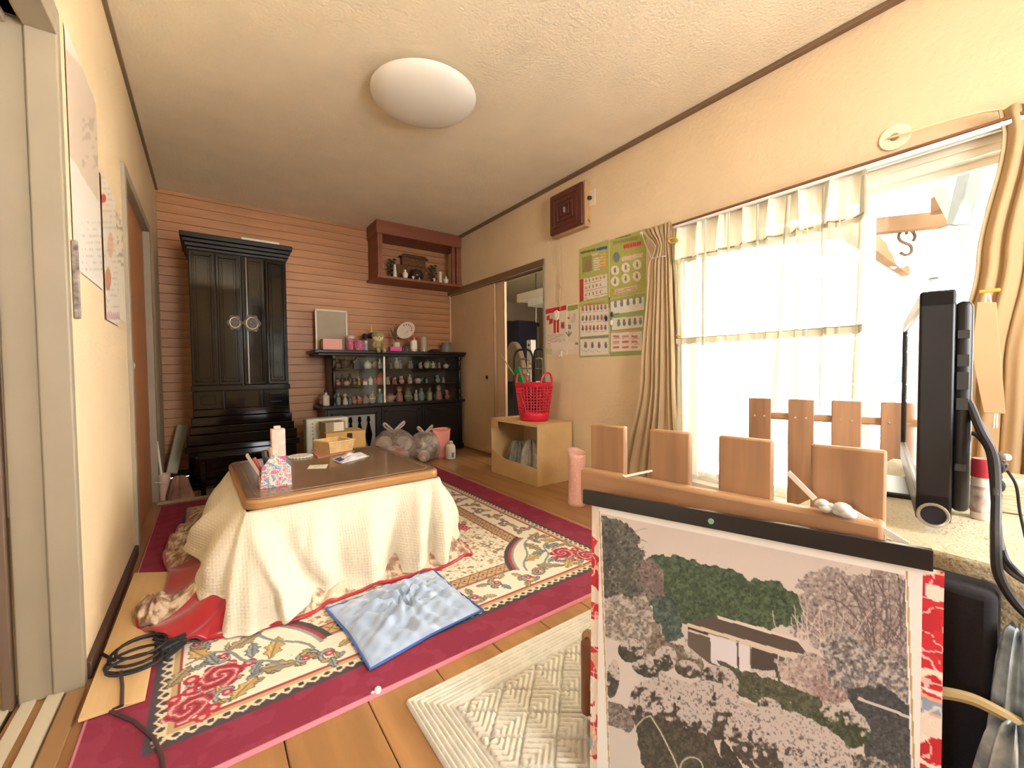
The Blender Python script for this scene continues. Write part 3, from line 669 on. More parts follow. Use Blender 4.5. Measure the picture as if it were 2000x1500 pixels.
# running scrolls in the ivory band, drawn in a folded coordinate so both long sides match
def band(img, X, Y, s0, s1, yc, vert):
    n_ = int((s1-s0)/.125)
    for k in range(n_):
        c = s0+(k+.5)*(s1-s0)/n_; up = k % 2
        yy = yc+(.022 if up else -.022)
        A = (c, yy) if not vert else (yy, c)
        sel = (np.abs(X-A[0]) < .12) & (np.abs(Y-A[1]) < .12)
        r_, c_ = np.where(sel)
        if len(r_) == 0: continue
        sl_ = (slice(r_.min(), r_.max()+1), slice(c_.min(), c_.max()+1)); sub = img[sl_]
        scroll(sub, X[sl_], Y[sl_], A[0], A[1], .042, 1 if up else -1, (.6 if up else -.6)+(PI/2 if vert else 0), BLUE, .0055)
        for j in range(3):
            ang = k*1.3+j*2.1; leaf(sub, X[sl_], Y[sl_], A[0]+.062*math.cos(ang), A[1]+.05*math.sin(ang), .026, ang, (OLV, BLUE, (186, 160, 114))[j])
band(img, U, V, bl+.1, br-.1, KY0+bf+.14, False); band(img, U, V, bl+.1, br-.1, KY1-bf-.14, False)
band(img, U, V, KY0+bf+.1, KY1-bf-.1, bl+.14, True); band(img, U, V, KY0+bf+.1, KY1-bf-.1, br-.14, True)
# inner frame and field
fill(img, de > .208, (158, 150, 146)); fill(img, de > .213, RED); fill(img, de > .221, TAN)
lat = (np.abs(((along/.045) % 1)-.5)*2 + np.abs(((de-.221)/.058)-.5)*2)
fill(img, (de > .221) & (de < .276) & (np.abs(lat-.95) < .11), (120, 96, 72)); fill(img, (de > .221) & (de < .276) & (lat < .3), (96, 60, 56))
fill(img, de > .276, RED); fill(img, de > .284, IV)
n1 = vnoise(U, V, .022, 11, 2); n2_ = vnoise(U+7, V+3, .024, 17, 2)
fld = de > .284
fill(img, fld & (np.abs(n1-.5) < .028), (176, 150, 104)); fill(img, fld & (n2_ > .70), (150, 138, 110)); fill(img, fld & (n2_ < .30), (170, 126, 104), .7)
for k in range(14):
    a = 2*PI*k/14; rose(img, U, V, cx_+.46*math.cos(a), cy_+.66*math.sin(a), .050, k)
rose(img, U, V, cx_, cy_, .16, 40)
# quarter medallions in the corners
for sx in (-1, 1):
    for sy in (-1, 1):
        qx = (br-.045) if sx > 0 else (bl+.045); qy = (KY0+bf+.10) if sy < 0 else (KY1-bf-.10)
        d = np.hypot(U-qx, V-qy); ins = de > .064
        fill(img, ins & (d < .425) & (de > .208), NAVY); fill(img, ins & (d < .405) & (de > .2), RED); fill(img, ins & (d < .392) & (de > .19), (150, 156, 160)); fill(img, ins & (d < .380) & (de > .18), IV)
        ux, uy = -sx, -sy
        P_ = lambda a, r: (qx+ux*r*math.cos(a), qy+uy*r*math.sin(a))
        m0 = P_(.78, .15)
        rose(img, U, V, m0[0], m0[1], .058, 5+sx+2*sy)
        m1_ = P_(.35, -.02+.06); rose(img, U, V, m1_[0]+ux*.0, m1_[1], .052, 9+sx+2*sy)
        for a, r, ln_, co in ((.2, .25, .05, OLV), (.55, .29, .055, (190, 160, 110)), (.95, .30, .055, OLV), (1.35, .26, .05, (190, 160, 110)), (.4, .21, .03, BLUE), (1.15, .22, .034, BLUE), (.75, .26, .04, BLUE), (1.5, .17, .045, OLV), (.05, .16, .045, (190, 160, 110))):
            p_ = P_(a, r); leaf(img, U, V, p_[0], p_[1], ln_, a*sx*sy+(.7 if co != OLV else -.5), co)
        for a0_, a1_, r_ in ((.15, 1.45, .235), (.2, 1.4, .335)):
            fill(img, dpoly(U, V, [P_(t, r_+.02*math.sin(t*7)) for t in np.linspace(a0_, a1_, 14)]) < .005, BLUE)
        p_ = P_(.5, .33); scroll(img, U, V, *P_(.12, .32), .034, sx*sy, .3, BLUE, .005); scroll(img, U, V, *P_(1.42, .32), .034, -sx*sy, 1.8, BLUE, .005)
Pz = np.full(U.shape, .009)+.0012*vnoise(U, V, .25, 21)
Pz[[0, -1], :] = .0008; Pz[:, [0, -1]] = .0008
cp = printed('carpet', np.stack([U, V, Pz], -1)[::-1], img[::-1], m_cp); tag(cp, 'crimson bordered carpet with woven roses and ivory scroll bands', 'carpet')
# ---- off white mat with sculpted diamonds
mt_ = thing('floor_mat', 'off white floor mat with carved square pattern and ribbed border', 'mat', (.98, .50, 0))
MX0, MX1, MY0, MY1 = .398, 1.56, -.05, 1.035
U2, V2 = np.meshgrid(np.linspace(MX0, MX1, 330), np.linspace(MY0, MY1, 310))
dm = np.minimum(np.minimum(U2-MX0, MX1-U2), np.minimum(V2-MY0, MY1-V2)); inn = dm > .095
al_ = np.where(np.minimum(U2-MX0, MX1-U2) < np.minimum(V2-MY0, MY1-V2), U2, V2)
hgt = np.where(inn, 0, .0035*np.sin(dm*2*PI/.0125))
a_ = (U2+V2*1.25)/.118; c_ = (U2-V2*1.05)/.112+20
fa_, fc_ = (a_ % 1)-.5, (c_ % 1)-.5; ring = np.maximum(np.abs(fa_), np.abs(fc_))
hd_ = np.where(ring > .455, -.006, .0032*np.sin(np.where((np.floor(a_)+np.floor(c_)) % 2 == 0, np.maximum(fa_, fc_), np.maximum(-fa_, fc_))*2*PI*5.5))
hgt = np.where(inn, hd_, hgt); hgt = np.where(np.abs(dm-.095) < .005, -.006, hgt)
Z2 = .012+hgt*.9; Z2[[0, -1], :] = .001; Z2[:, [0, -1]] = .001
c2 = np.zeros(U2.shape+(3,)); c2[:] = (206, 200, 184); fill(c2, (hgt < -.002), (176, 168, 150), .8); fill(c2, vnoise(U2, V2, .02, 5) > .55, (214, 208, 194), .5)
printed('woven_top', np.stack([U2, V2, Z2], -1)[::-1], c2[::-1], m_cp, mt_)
# ---- cream cover draped over the table
def cyc(ctrl, N):                       # periodic Catmull-Rom through control points
    n = len(ctrl); out = []
    C_ = [Vector(c) for c in ctrl]
    for i in range(N):
        t = i/N*n; k = int(t); f = t-k; p0, p1, p2, p3 = C_[(k-1) % n], C_[k % n], C_[(k+1) % n], C_[(k+2) % n]
        out.append(.5*((2*p1)+(-p0+p2)*f+(2*p0-5*p1+4*p2-p3)*f*f+(-p0+3*p1-3*p2+p3)*f**3))
    return out
R2 = rotz(KA)
def K(x, y, z): return Vector(KC)+R2 @ Vector((x, y, z))
hw, hd2 = KW/2, KD/2
# pairs: (point on the table rim, hem point)
rimhem = [
 (K(-hw, -hd2, .352), pz(437, 1243, .012)), (K(-hw*.85, -hd2, .352), pz(497, 1238, .012)), (K(-hw*.55, -hd2, .352), pz(548, 1220, .014)), (K(-hw*.3, -hd2, .352), pz(592, 1188, .03)),
 (K(-hw*.1, -hd2, .352), pz(660, 1165, .016)), (K(hw*.2, -hd2, .352), pz(735, 1135, .014)), (K(hw*.55, -hd2, .352), pz(800, 1120, .014)), (K(hw*.85, -hd2, .352), pz(852, 1104, .02)),
 (K(hw, -hd2, .352), pz(880, 1078, .03)), (K(hw, -hd2*.75, .352), pz(889, 1040, .05)), (K(hw, -hd2*.3, .352), Vector((1.03, 2.12, .10))), (K(hw, hd2*.3, .352), Vector((1.07, 2.45, .10))), (K(hw, hd2*.8, .352), Vector((1.09, 2.72, .06))),
 (K(hw*.9, hd2, .352), Vector((.99, 2.93, .03))), (K(hw*.3, hd2, .352), Vector((.62, 2.97, .03))), (K(-hw*.4, hd2, .352), Vector((.25, 2.96, .03))), (K(-hw*.95, hd2, .352), Vector((.02, 2.90, .06))),
 (K(-hw, hd2*.6, .352), Vector((-.04, 2.66, .12))), (K(-hw, hd2*.05, .352), Vector((-.07, 2.40, .10))), (K(-hw, -hd2*.45, .352), pz(372, 1083, .125)), (K(-hw, -hd2*.75, .352), pz(397, 1160, .09))]
NC = 420
rim = cyc([a for a, _ in rimhem], NC); hem = cyc([b_ for _, b_ in rimhem], NC)
for q in rim: 
    l = R2.inverted() @ (q-Vector(KC)); l.x = max(-hw+.006, min(hw-.006, l.x)); l.y = max(-hd2+.006, min(hd2-.006, l.y)); q.xy = (Vector(KC)+R2 @ l).xy
RIDGES = [(0.02, 0.13, 0.0675, 0.016), (0.055, 0.165, -0.06, 0.02), (0.12, 0.2, 0.033, 0.014), (0.17, 0.19, -0.042, 0.016), (0.23, 0.235, 0.045, 0.014), (0.275, 0.262, -0.0525, 0.014), (0.31, 0.3, 0.06, 0.011), (0.335, 0.325, -0.045, 0.01), (0.365, 0.36, 0.045, 0.012), (0.985, 0.985, -0.045, 0.012), (0.96, 0.955, 0.0525, 0.012), (0.93, 0.92, -0.045, 0.014), (0.9, 0.885, 0.045, 0.014), (0.42, 0.43, 0.045, 0.015)]
def drape(i, v, rim, hem, amp, ph, bulge, lift=0):
    a, b_ = rim[i], hem[i]; d = b_-a; hz = Vector((d.x, d.y, 0)); Ld = max(hz.length, 1e-4); nrm = hz/Ld
    h = v**.80; zt = 1-(1-v)**1.0
    p = Vector((a.x+d.x*(h), a.y+d.y*(h), a.z+d.z*zt))
    u = i/len(rim)
    fold = amp*(math.sin(2*PI*9*u+ph)+.7*math.sin(2*PI*17*u+1.3*ph+2)+.5*math.sin(2*PI*29*u+.7))*(v**1.3)*(1-.35*v)
    if amp > .015:
        for u0_, u1_, am, wd in RIDGES:
            uc = u0_+(u1_-u0_)*v; dd = (u-uc+.5) % 1-.5; fold += am*math.exp(-(dd/wd)**2)*min(1, v*1.6)*(1-.25*v)
    p += nrm*(fold+bulge*math.sin(PI*min(1, v*1.15)))
    p.z = max(p.z, .0125+.004*v)
    return p
cv = MB().grid(lambda s, v: drape(int(round(s*NC)) % NC, v, rim, hem, .016, .4, .030), NC, 40, True)
m_cover = mat('cream_waffle_cloth', 'E2D8C2', .95, .06, 6, bump=.0, sheen=.2)
nt = m_cover.node_tree; N = nt.nodes; L = nt.links
tc = N.new('ShaderNodeTexCoord'); w1 = N.new('ShaderNodeTexVoronoi'); w1.inputs['Scale'].default_value = 95; w1.inputs['Randomness'].default_value = .15
bp = N.new('ShaderNodeBump'); bp.inputs['Strength'].default_value = .55; bp.inputs['Distance'].default_value = .006
L.new(tc.outputs['Object'], w1.inputs['Vector']); L.new(w1.outputs['Distance'], bp.inputs['Height']); L.new(bp.outputs[0], N['Principled BSDF'].inputs['Normal'])
o = cv.build('table_cover', m_cover, solid=.004, ang=80); tag(o, 'cream waffle cloth cover draped over the low heated table', 'table cover')
# ---- red quilt beneath the cover
rh2 = [
 (K(-hw, -hd2, .34), pz(428, 1246, .012)), (K(-hw*.8, -hd2, .34), pz(520, 1228, .012)), (K(-hw*.5, -hd2, .34), pz(600, 1205, .012)), (K(-hw*.1, -hd2, .34), pz(650, 1178, .012)), (K(hw*.4, -hd2, .34), pz(760, 1138, .012)),
 (K(hw*.9, -hd2, .34), pz(860, 1112, .012)), (K(hw, -hd2*.9, .34), pz(905, 1088, .012)), (K(hw, -hd2*.5, .34), pz(918, 1075, .012)), (K(hw, 0, .34), Vector((1.05, 2.28, .012))), (K(hw, hd2*.8, .34), Vector((1.08, 2.70, .012))),
 (K(hw*.9, hd2, .34), Vector((.97, 2.90, .012))), (K(0, hd2, .34), Vector((.5, 2.95, .012))), (K(-hw*.95, hd2, .34), pz(405, 985, .03)), (K(-hw, hd2*.7, .34), pz(360, 1022, .05)), (K(-hw, hd2*.2, .34), pz(337, 1045, .05)),
 (K(-hw, -hd2*.1, .34), pz(318, 1085, .03)), (K(-hw, -hd2*.45, .34), pz(330, 1130, .03)), (K(-hw, -hd2*.7, .34), pz(282, 1200, .03)), (K(-hw, -hd2*.85, .34), pz(268, 1222, .028)), (K(-hw, -hd2*.95, .34), pz(345, 1248, .03))]
rim2 = cyc([a for a, _ in rh2], NC); hem2 = cyc([b_ for _, b_ in rh2], NC)
for q in rim2:
    l = R2.inverted() @ (q-Vector(KC)); l.x = max(-hw+.03, min(hw-.03, l.x)); l.y = max(-hd2+.03, min(hd2-.03, l.y)); q.xy = (Vector(KC)+R2 @ l).xy
def quilt(s, v):
    i = int(round(s*NC)) % NC; a, b_ = rim2[i], hem2[i]; d = b_-a
    h = v**1.05; u = i/NC
    p = Vector((a.x+d.x*h, a.y+d.y*h, a.z+d.z*(1-(1-v)**1.9)))
    p.z += .012*math.sin(2*PI*23*u+v*6)*v*(1 if d.x < -.05 else .3); p.z = max(p.z, .0145)
    return p
qb = MB(); qb.grid(quilt, NC, 26, True)
def quilt_mat():
    c = mat('quilt_print', 'B9A488', .8); nt = c.node_tree; N = nt.nodes; L = nt.links; b = N['Principled BSDF']
    tc = N.new('ShaderNodeTexCoord'); nz = N.new('ShaderNodeTexNoise'); nz.inputs['Scale'].default_value = 26; nz.inputs['Detail'].default_value = 5; L.new(tc.outputs['Object'], nz.inputs['Vector'])
    r = N.new('ShaderNodeValToRGB'); e = r.color_ramp.elements; e[0].position = .36; e[0].color = (*lin('8A6A5C'), 1); e[1].position = .55; e[1].color = (*lin('D9C6AC'), 1)
    x = e.new(.45); x.color = (*lin('A88670'), 1); L.new(nz.outputs['Fac'], r.inputs[0]); L.new(r.outputs[0], b.inputs['Base Color'])
    n2 = N.new('ShaderNodeTexNoise'); n2.inputs['Scale'].default_value = 40; L.new(tc.outputs['Object'], n2.inputs['Vector']); bp = N.new('ShaderNodeBump'); bp.inputs['Strength'].default_value = .6; bp.inputs['Distance'].default_value = .02; L.new(n2.outputs['Fac'], bp.inputs['Height']); L.new(bp.outputs[0], b.inputs['Normal'])
    return c
m_red = mat('red_satin', 'B0182A', .35, .15, 6, sheen=.3)
qo = qb.build('quilt', [quilt_mat(), m_red], solid=.012, ang=80)
mi = []
for f in range(len(qb.f)):
    j, i = divmod(f, NC); v = j/25; u = i/NC
    mi.append(1 if (v > .93 or (.91 < u < .995 and v > .5) or (.775 < u < .845 and v > .42)) else 0)
qo.data.polygons.foreach_set('material_index', mi)
tag(qo, 'red edged patterned quilt spread under the cream table cover', 'quilt')
# crumpled quilt corner lying at the left of the table
def lump(name, label, c, rx, ry, rz_, ang, m_, seed, cat='quilt'):
    b = MB(); rr = random.Random(seed); ph = [rr.random()*6.3 for _ in range(6)]
    def fn(u, v):
        a = 2*PI*u; e = (v-.0)*PI/2
        r_ = 1+.10*math.sin(3*a+ph[0])+.08*math.sin(7*a+ph[1]+4*v)+.06*math.sin(11*a+ph[2]-5*v)
        x, y = rx*math.cos(a)*math.cos(e)*r_, ry*math.sin(a)*math.cos(e)*r_
        z = rz_*math.sin(e)*(1+.25*math.sin(9*a+ph[3])*math.cos(e))
        c_, s_ = math.cos(ang), math.sin(ang)
        return (c[0]+x*c_-y*s_, c[1]+x*s_+y*c_, c[2]+max(0, z))
    b.grid(fn, 60, 14, True)
    o = b.build(name, m_, ang=80); tag(o, label, cat); return o
p = pz(303, 1212, .0); 
lump('quilt_fold', 'crumpled patterned quilt corner on the plywood board beside the cable coil', (p.x, p.y, .031), .055, .10, .055, .2, MATS['quilt_print'], 4)
p = pz(352, 1075, .0)
lump('quilt_fold', 'crumpled pinkish quilt fold left of the cream cover', (p.x+.02, p.y, .0145), .07, .15, .07, .1, MATS['quilt_print'], 9)
# ---- blue cushion
cq = [pz(637, 1192, .012), pz(723, 1311, .012), pz(943, 1194, .012), pz(846, 1114, .012)]
for q in cq: q.z = 0
def cush(u, v, z):
    p = cq[0]*(1-u)*(1-v)+cq[1]*u*(1-v)+cq[2]*u*v+cq[3]*(1-u)*v
    c = (cq[0]+cq[1]+cq[2]+cq[3])/4; k_ = min(u, 1-u)*min(v, 1-v)*4
    pinch = 1-.05*(1-abs(2*u-1))*(abs(2*v-1)**3)-.05*(1-abs(2*v-1))*(abs(2*u-1)**3)
    p = c+(p-c)*pinch
    th = math.atan2(v-.5, u-.5); r_ = math.hypot(u-.5, v-.5)
    e = (max(0, min(u, 1-u)*min(v, 1-v)*16))**.45 if z else 0
    w_ = .004*math.sin(9*th+6*r_)+.0035*math.sin(17*th-9*r_+1)+.006*math.sin(23*u+9*v+3*math.sin(6*v))+.0045*math.sin(41*v-22*u+2*math.sin(9*u))+.003*math.sin(63*u+31*v)
    w_ += .008*math.cos(70*u)*math.exp(-v*14)+.008*math.cos(70*u)*math.exp(-(1-v)*14)+.006*math.cos(70*v)*math.exp(-u*14)+.006*math.cos(70*v)*math.exp(-(1-u)*14)
    tuft = .012*math.exp(-((u-.5)**2+(v-.5)**2)/.006)
    p.z = .0145+ (e*(.030+w_)-tuft*e if z else 0)
    return p
ct = thing('cushion', 'light blue satin floor cushion with blue piping on the carpet', 'cushion', (cq[0]+cq[1]+cq[2]+cq[3])/4+Vector((0, 0, .0118)))
MB().grid(lambda u, v: cush(u, v, 1), 56, 56).build('cushion_top', mat('blue_satin', 'A6BAD6', .28, .08, 5, sheen=.4), ct, ang=80)
MB().grid(lambda u, v: cush(v, u, 0), 6, 6).build('cushion_back', mat('blue_satin', 'B4C6D8'), ct)
bd = [cush(u, 0, 0) for u in np.linspace(0, 1, 14)]+[cush(1, v, 0) for v in np.linspace(.07, 1, 14)]+[cush(u, 1, 0) for u in np.linspace(.93, 0, 14)]+[cush(0, v, 0) for v in np.linspace(.93, .07, 13)]
MB().tube([q+Vector((0, 0, .003)) for q in bd], .0042, 6, True).build('piping', mat('blue_piping', '3E66B0', .5), ct)
# ---- curtains
m_cur = cloth_mat('beige_curtain', 'C6AD88', 0, .18)
def curtain(b, f_edge, nu, nv, folds, amp, X, z_top, z_bot, ph=0):
    def fn(u, v):
        z = z_top+(z_bot-z_top)*v; y0_, y1_ = f_edge(v); y = y0_+(y1_-y0_)*u
        a = amp*(.6+.4*v)
        return (X-a*math.cos(2*PI*folds*u+ph)-.35*a*math.sin(2*PI*folds*2.3*u+1+v*2), y+.35*(y1_-y0_)/folds*math.sin(2*PI*folds*u*1.0+.8)/2, z)
    return b.grid(fn, nu, nv)
def piece(tbl):
    def f(v):
        for (v0, a0, b0), (v1, a1, b1) in zip(tbl[:-1], tbl[1:]):
            if v <= v1:
                t = (v-v0)/(v1-v0); t = t*t*(3-2*t); return a0+(a1-a0)*t, b0+(b1-b0)*t
        return tbl[-1][1:]
    return f
CX = 2.285
lc = thing('curtain', 'beige pleated curtain gathered beside the green posters', 'curtain', (CX, 1.62, .05))
yl = lambda x, y: pX(x, y, CX).y
zl = lambda x, y: pX(x, y, CX).z
b = MB(); ztop = zl(1290, 440)
curtain(b, piece([(0, yl(1312, 440), yl(1258, 450)), (.08, yl(1308, 500), yl(1284, 500)), (.14, yl(1312, 540), yl(1270, 540)), (.55, yl(1318, 700), yl(1258, 720)), (1, yl(1330, 930), yl(1222, 930))]), 90, 40, 6, .028, CX, ztop, .10)
b.build('curtain_panel', m_cur, lc, solid=.003, ang=80)
h0 = pX(1253, 456, XR-.01); MB().sph(h0, .014).cyl(h0, (XR+.001, h0.y, h0.z), .006).build('hold_back_hook', mat('clear_hook', 'D8D0C4', .2), lc)
MB().tube([h0+Vector((0, -.005, -.012)), pX(1262, 480, XR-.03), pX(1272, 505, CX-.01), pX(1300, 500, CX-.04)], .0035, 6).build('tie_cord', mat('white_cord', 'EEE6D6', .7), lc)
MB().tube([pX(1315+9*math.cos(t), 470+5*math.sin(t), CX-.02) for t in np.linspace(0, 2*PI, 14, endpoint=False)], .006, 6, True).build('yellow_ring', mat('yellow_plastic', 'D8AE46', .4), lc)
# sheer curtain
m_sh = cloth_mat('sheer_voile', 'F4F2EA', .70, .18); m_val = cloth_mat('sheer_double', 'E8E0CC', .05, .10); m_lace = cloth_mat('lace_trim', 'B8B098', .06, .08)
SXx = 2.315
sh = thing('sheer_curtain', 'white sheer curtain with lace edged valance covering the window', 'curtain', (SXx, 1.0, .25))
ys = lambda x, y: pX(x, y, SXx).y
zs = lambda x, y: pX(x, y, SXx).z
SY_a, SY_b = ys(1330, 441), ys(1697, 335); zt_ = zs(1500, 392)
def sheer(u, v, z0_, z1_, amp):
    y = SY_a+(SY_b-SY_a)*u; z = z0_+(z1_-z0_)*v
    pl = abs(((u*7) % 1)-.5)*2; pl = max(0, pl-.72)/.28
    return (SXx-amp*pl*(1+.5*v)-.006*math.sin(u*46+2*v)-.004*math.sin(u*91), y-.012*v*math.sin(u*20), z)
MB().grid(lambda u, v: sheer(u, v, zt_, .25, .022), 170, 24).build('sheer_panel', m_sh, sh, ang=80)
zv = zs(1500, 470)
MB().grid(lambda u, v: Vector(sheer(u, v, zt_, zv, .026))+Vector((-.012-.01*v, 0, 0)), 170, 8).build('valance', m_val, sh, ang=80)
def lace(u, v, z, h): 
    p = Vector(sheer(u, 0, z, z, .026)); p.x -= .024; p.z = z-h*v*(.75+.25*abs(math.sin(u*60))); return p
MB().grid(lambda u, v: lace(u, v, zv+.012, .034), 340, 4).build('lace_edge', m_lace, sh, ang=80)
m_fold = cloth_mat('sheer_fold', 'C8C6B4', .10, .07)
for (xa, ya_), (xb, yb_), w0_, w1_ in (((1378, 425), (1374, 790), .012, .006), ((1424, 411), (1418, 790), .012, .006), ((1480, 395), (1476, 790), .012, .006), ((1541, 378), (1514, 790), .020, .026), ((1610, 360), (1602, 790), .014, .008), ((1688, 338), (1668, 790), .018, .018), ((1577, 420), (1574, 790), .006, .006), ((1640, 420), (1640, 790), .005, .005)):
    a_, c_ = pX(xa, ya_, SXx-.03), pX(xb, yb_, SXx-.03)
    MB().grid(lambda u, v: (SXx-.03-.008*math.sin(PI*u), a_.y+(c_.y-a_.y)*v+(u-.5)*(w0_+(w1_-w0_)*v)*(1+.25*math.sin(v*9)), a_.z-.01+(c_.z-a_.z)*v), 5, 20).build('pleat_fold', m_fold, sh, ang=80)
zl2 = zs(1600, 648)
MB().grid(lambda u, v: lace(u, v, zl2+.012, .036), 340, 4).build('lace_edge', m_lace, sh, ang=80)
MB().tube([Vector(lace(u, 0, zl2+.014, 0))+Vector((-.002, 0, 0)) for u in np.linspace(0, 1, 80)], .0022, 5).build('hem_cord', mat('olive_thread', '8A8460', .7), sh)
MB().tube([Vector(lace(u, 0, zv+.004, 0))+Vector((-.004, 0, 0)) for u in np.linspace(0, 1, 80)], .0022, 5).build('hem_cord', mat('olive_thread', '8A8460'), sh)
# gathered sheer by the left curtain
gs = thing('sheer_curtain', 'yellowish sheer curtain bunched next to the beige curtain', 'curtain', (SXx, 1.5, .2))
b = MB(); curtain(b, piece([(0, ys(1336, 445), ys(1314, 450)), (.25, ys(1334, 530), ys(1322, 530)), (.5, ys(1336, 640), ys(1328, 640)), (1, ys(1340, 860), ys(1326, 860))]), 40, 24, 4, .016, SXx-.006, zs(1325, 445), .22)
b.build('gathered_panel', cloth_mat('sheer_gathered', 'E8DDB8', .12, .22), gs, ang=80)
p = pX(1328, 655, SXx-.03); MB().tube([p+Vector((.02*math.cos(t), .018*math.sin(t), .004*math.cos(t))) for t in np.linspace(0, 2*PI, 12, endpoint=False)], .005, 6, True).build('tie_band', mat('yellow_plastic', 'D8AE46'), gs)
# right curtain, drawn aside
rc_ = thing('curtain', 'beige curtain drawn aside at the near end of the window', 'curtain', (CX, -.05, .05))
b = MB(); zt2 = zl(1948, 218)
curtain(b, piece([(0, yl(1946, 225), -.30), (.05, yl(1955, 260), -.30), (.3, yl(1905, 470), -.30), (.52, yl(1862, 620), -.30), (1, yl(1840, 900), -.30)]), 200, 40, 11, .026, CX, zt2, .06, 1.0)
b.build('curtain_panel', m_cur, rc_, solid=.003, ang=80)
XT = CX-.075
q = [pX(1909, 590, XT), pX(1946, 590, XT), pX(1964, 808, XT), pX(1921, 806, XT), pX(1897, 690, XT)]
b = MB(); b.prism([(v.y, v.z) for v in q], lambda u, v, h: (XT+h, u, v), -.004, .004); b.build('tie_band', mat('beige_canvas', 'C8AE86', .85, .04, 8), rc_, bevel=.002)
MB().bx(Matrix.Translation(pX(1933, 568, XT)), .012, .05, .012).build('yellow_clip', mat('yellow_plastic', 'D8AE46'), rc_, bevel=.003)
for a, c in (((1926, 570), (1924, 592)), ((1931, 570), (1936, 592)), ((1943, 806), (1941, 836)), ((1947, 806), (1947, 836))):
    MB().tube([pX(*a, XT), pX(*c, XT)], .003, 5).build('tie_cord', mat('white_cord', 'EEE6D6'), rc_)
# rail
RX = 2.30
rl_ = thing('curtain_rail', 'white double curtain rail with brown edge along the window head', 'curtain rail', (RX, .6, 1.72))
za = pX(1400, 416, RX).z; ya = pX(1318, 440, RX).y
MB().box(RX-.03, RX+.064, -.7, ya, za-.004, za+.006).build('rail_cover', mat('brown_rail', '7A4E38', .4), rl_)
for x in (RX-.022, RX+.012): MB().box(x-.008, x+.008, -.7, ya-.01, za-.022, za-.006).build('rail_track', mat('white_rail', 'E6E2DC', .3), rl_, bevel=.003)
# ================================================================ CALENDAR, POSTERS, WALL ITEMS
def plane_pt(a, b_, x, y):              # ray against the vertical plane through a and b
    a = Vector(a); b_ = Vector(b_); n = Vector((-(b_.y-a.y), b_.x-a.x, 0)); d = Vector(ray(x, y)); o = Vector((0, 0, H))
    t = n.dot(a-o)/n.dot(d); return o+d*t
cl0, cl1 = Vector((.640, .623, .622)), Vector((.806, .1195, .622))
cdv = (cl1-cl0).normalized(); cn_ = Vector((cdv.y, -cdv.x, 0))
if cn_.dot(-cl0) < 0: cn_ = -cn_
CLn = (cl1-cl0).length
cal = thing('wall_calendar', 'large snow garden photo calendar hung by a black strip on the picket fence', 'calendar', cl0+cdv*(CLn/2)+Vector((0, 0, -.60)))
def cpt(s, z, off=0.0): return cl0+cdv*s+cn_*off+Vector((0, 0, z-.622))
def sheet_arr(s0, s1, z0_, z1_, nu, nv, off, curl=0.0):
    S, Z = np.meshgrid(np.linspace(s0, s1, nu), np.linspace(z0_, z1_, nv))
    o_ = off+curl*np.maximum(0, (.55-Z))
    P = np.empty(S.shape+(3,))
    for i in range(3): P[..., i] = cl0[i]+cdv[i]*S+cn_[i]*o_
    P[..., 2] = Z; return P
b = MB(); vs = []
for z_ in (.592, .622):
    for o_ in (-.004, .006):
        for s_ in (0, CLn): vs.append(cpt(s_, z_, o_))
b.add(vs, [(0,2,3,1), (4,5,7,6), (0,1,5,4), (2,6,7,3), (0,4,6,2), (1,3,7,5)])
hs = b.build('hanger_strip', mat('black_strip', '1D1A1C', .35), cal, bevel=.001)
p = plane_pt(cl0, cl1, 1390, 1016); MB().cyl(p+cn_*.004, p+cn_*.0075, .005, n=12).build('rivet', mat('green_rivet', '7FB59A', .3), hs)
# patterned backing sheet
sB = (plane_pt(cl0, cl1, 1157, 1250)-cl0).dot(cdv)
P = sheet_arr(sB, CLn+.012, .594, .02, 300, 330, .0, .03); px_, py_ = proj(P)
im = np.zeros(P.shape); im[:] = (232, 220, 206)
S_, Z_ = np.meshgrid(np.linspace(0, .52, 300), np.linspace(0, .574, 330))
ci = (vnoise(S_, Z_, .032, 2, 1)*4.99).astype(int); cj = vnoise(S_, Z_*1.4, .045, 8, 2)
for k, c in enumerate(((196, 36, 52), (236, 226, 214), (206, 44, 60), (226, 176, 150), (150, 166, 190))): fill(im, ci == k, c)
fill(im, (cj > .62), (232, 218, 206)); fill(im, cj < .33, (190, 40, 54)); fill(im, np.abs(vnoise(S_, Z_, .012, 31, 1)-.5) < .04, (240, 232, 220), .8)
printed('backing_sheet', P, im, print_mat('paper_print', .45), cal)
# photo page
sL = (plane_pt(cl0, cl1, 1172, 1250)-cl0).dot(cdv); sR = (plane_pt(cl0, cl1, 1799, 1250)-cl0).dot(cdv)
P = sheet_arr(sL, sR, .5925, .022, 400, 420, .0022, .03); px_, py_ = proj(P)
X4 = (px_-1100)*2.6316; Y4 = (py_-950)*2.6316
im = np.zeros(P.shape); im[:] = (222, 214, 204)
fill(im, dpoly(X4, Y4, [(186, 130), (238, 1500)]) < 3.5, (176, 146, 110)); fill(im, dpoly(X4, Y4, [(1766, 440), (1808, 1560)]) < 5, (178, 146, 96))
pic = inpoly(X4, Y4, [(195, 140), (1756, 456), (1792, 1600), (246, 1600)])
scn = np.zeros(P.shape); scn[:] = (196, 182, 172)
nz = vnoise(X4, Y4, 60, 1, 4); nf = vnoise(X4, Y4, 16, 5, 3); nh = vnoise(X4, Y4, 9, 9, 2)
fill(scn, np.clip((vnoise(X4, Y4*.15, 180, 3, 2)-.5)*2, 0, 1), (196, 180, 168), .5)
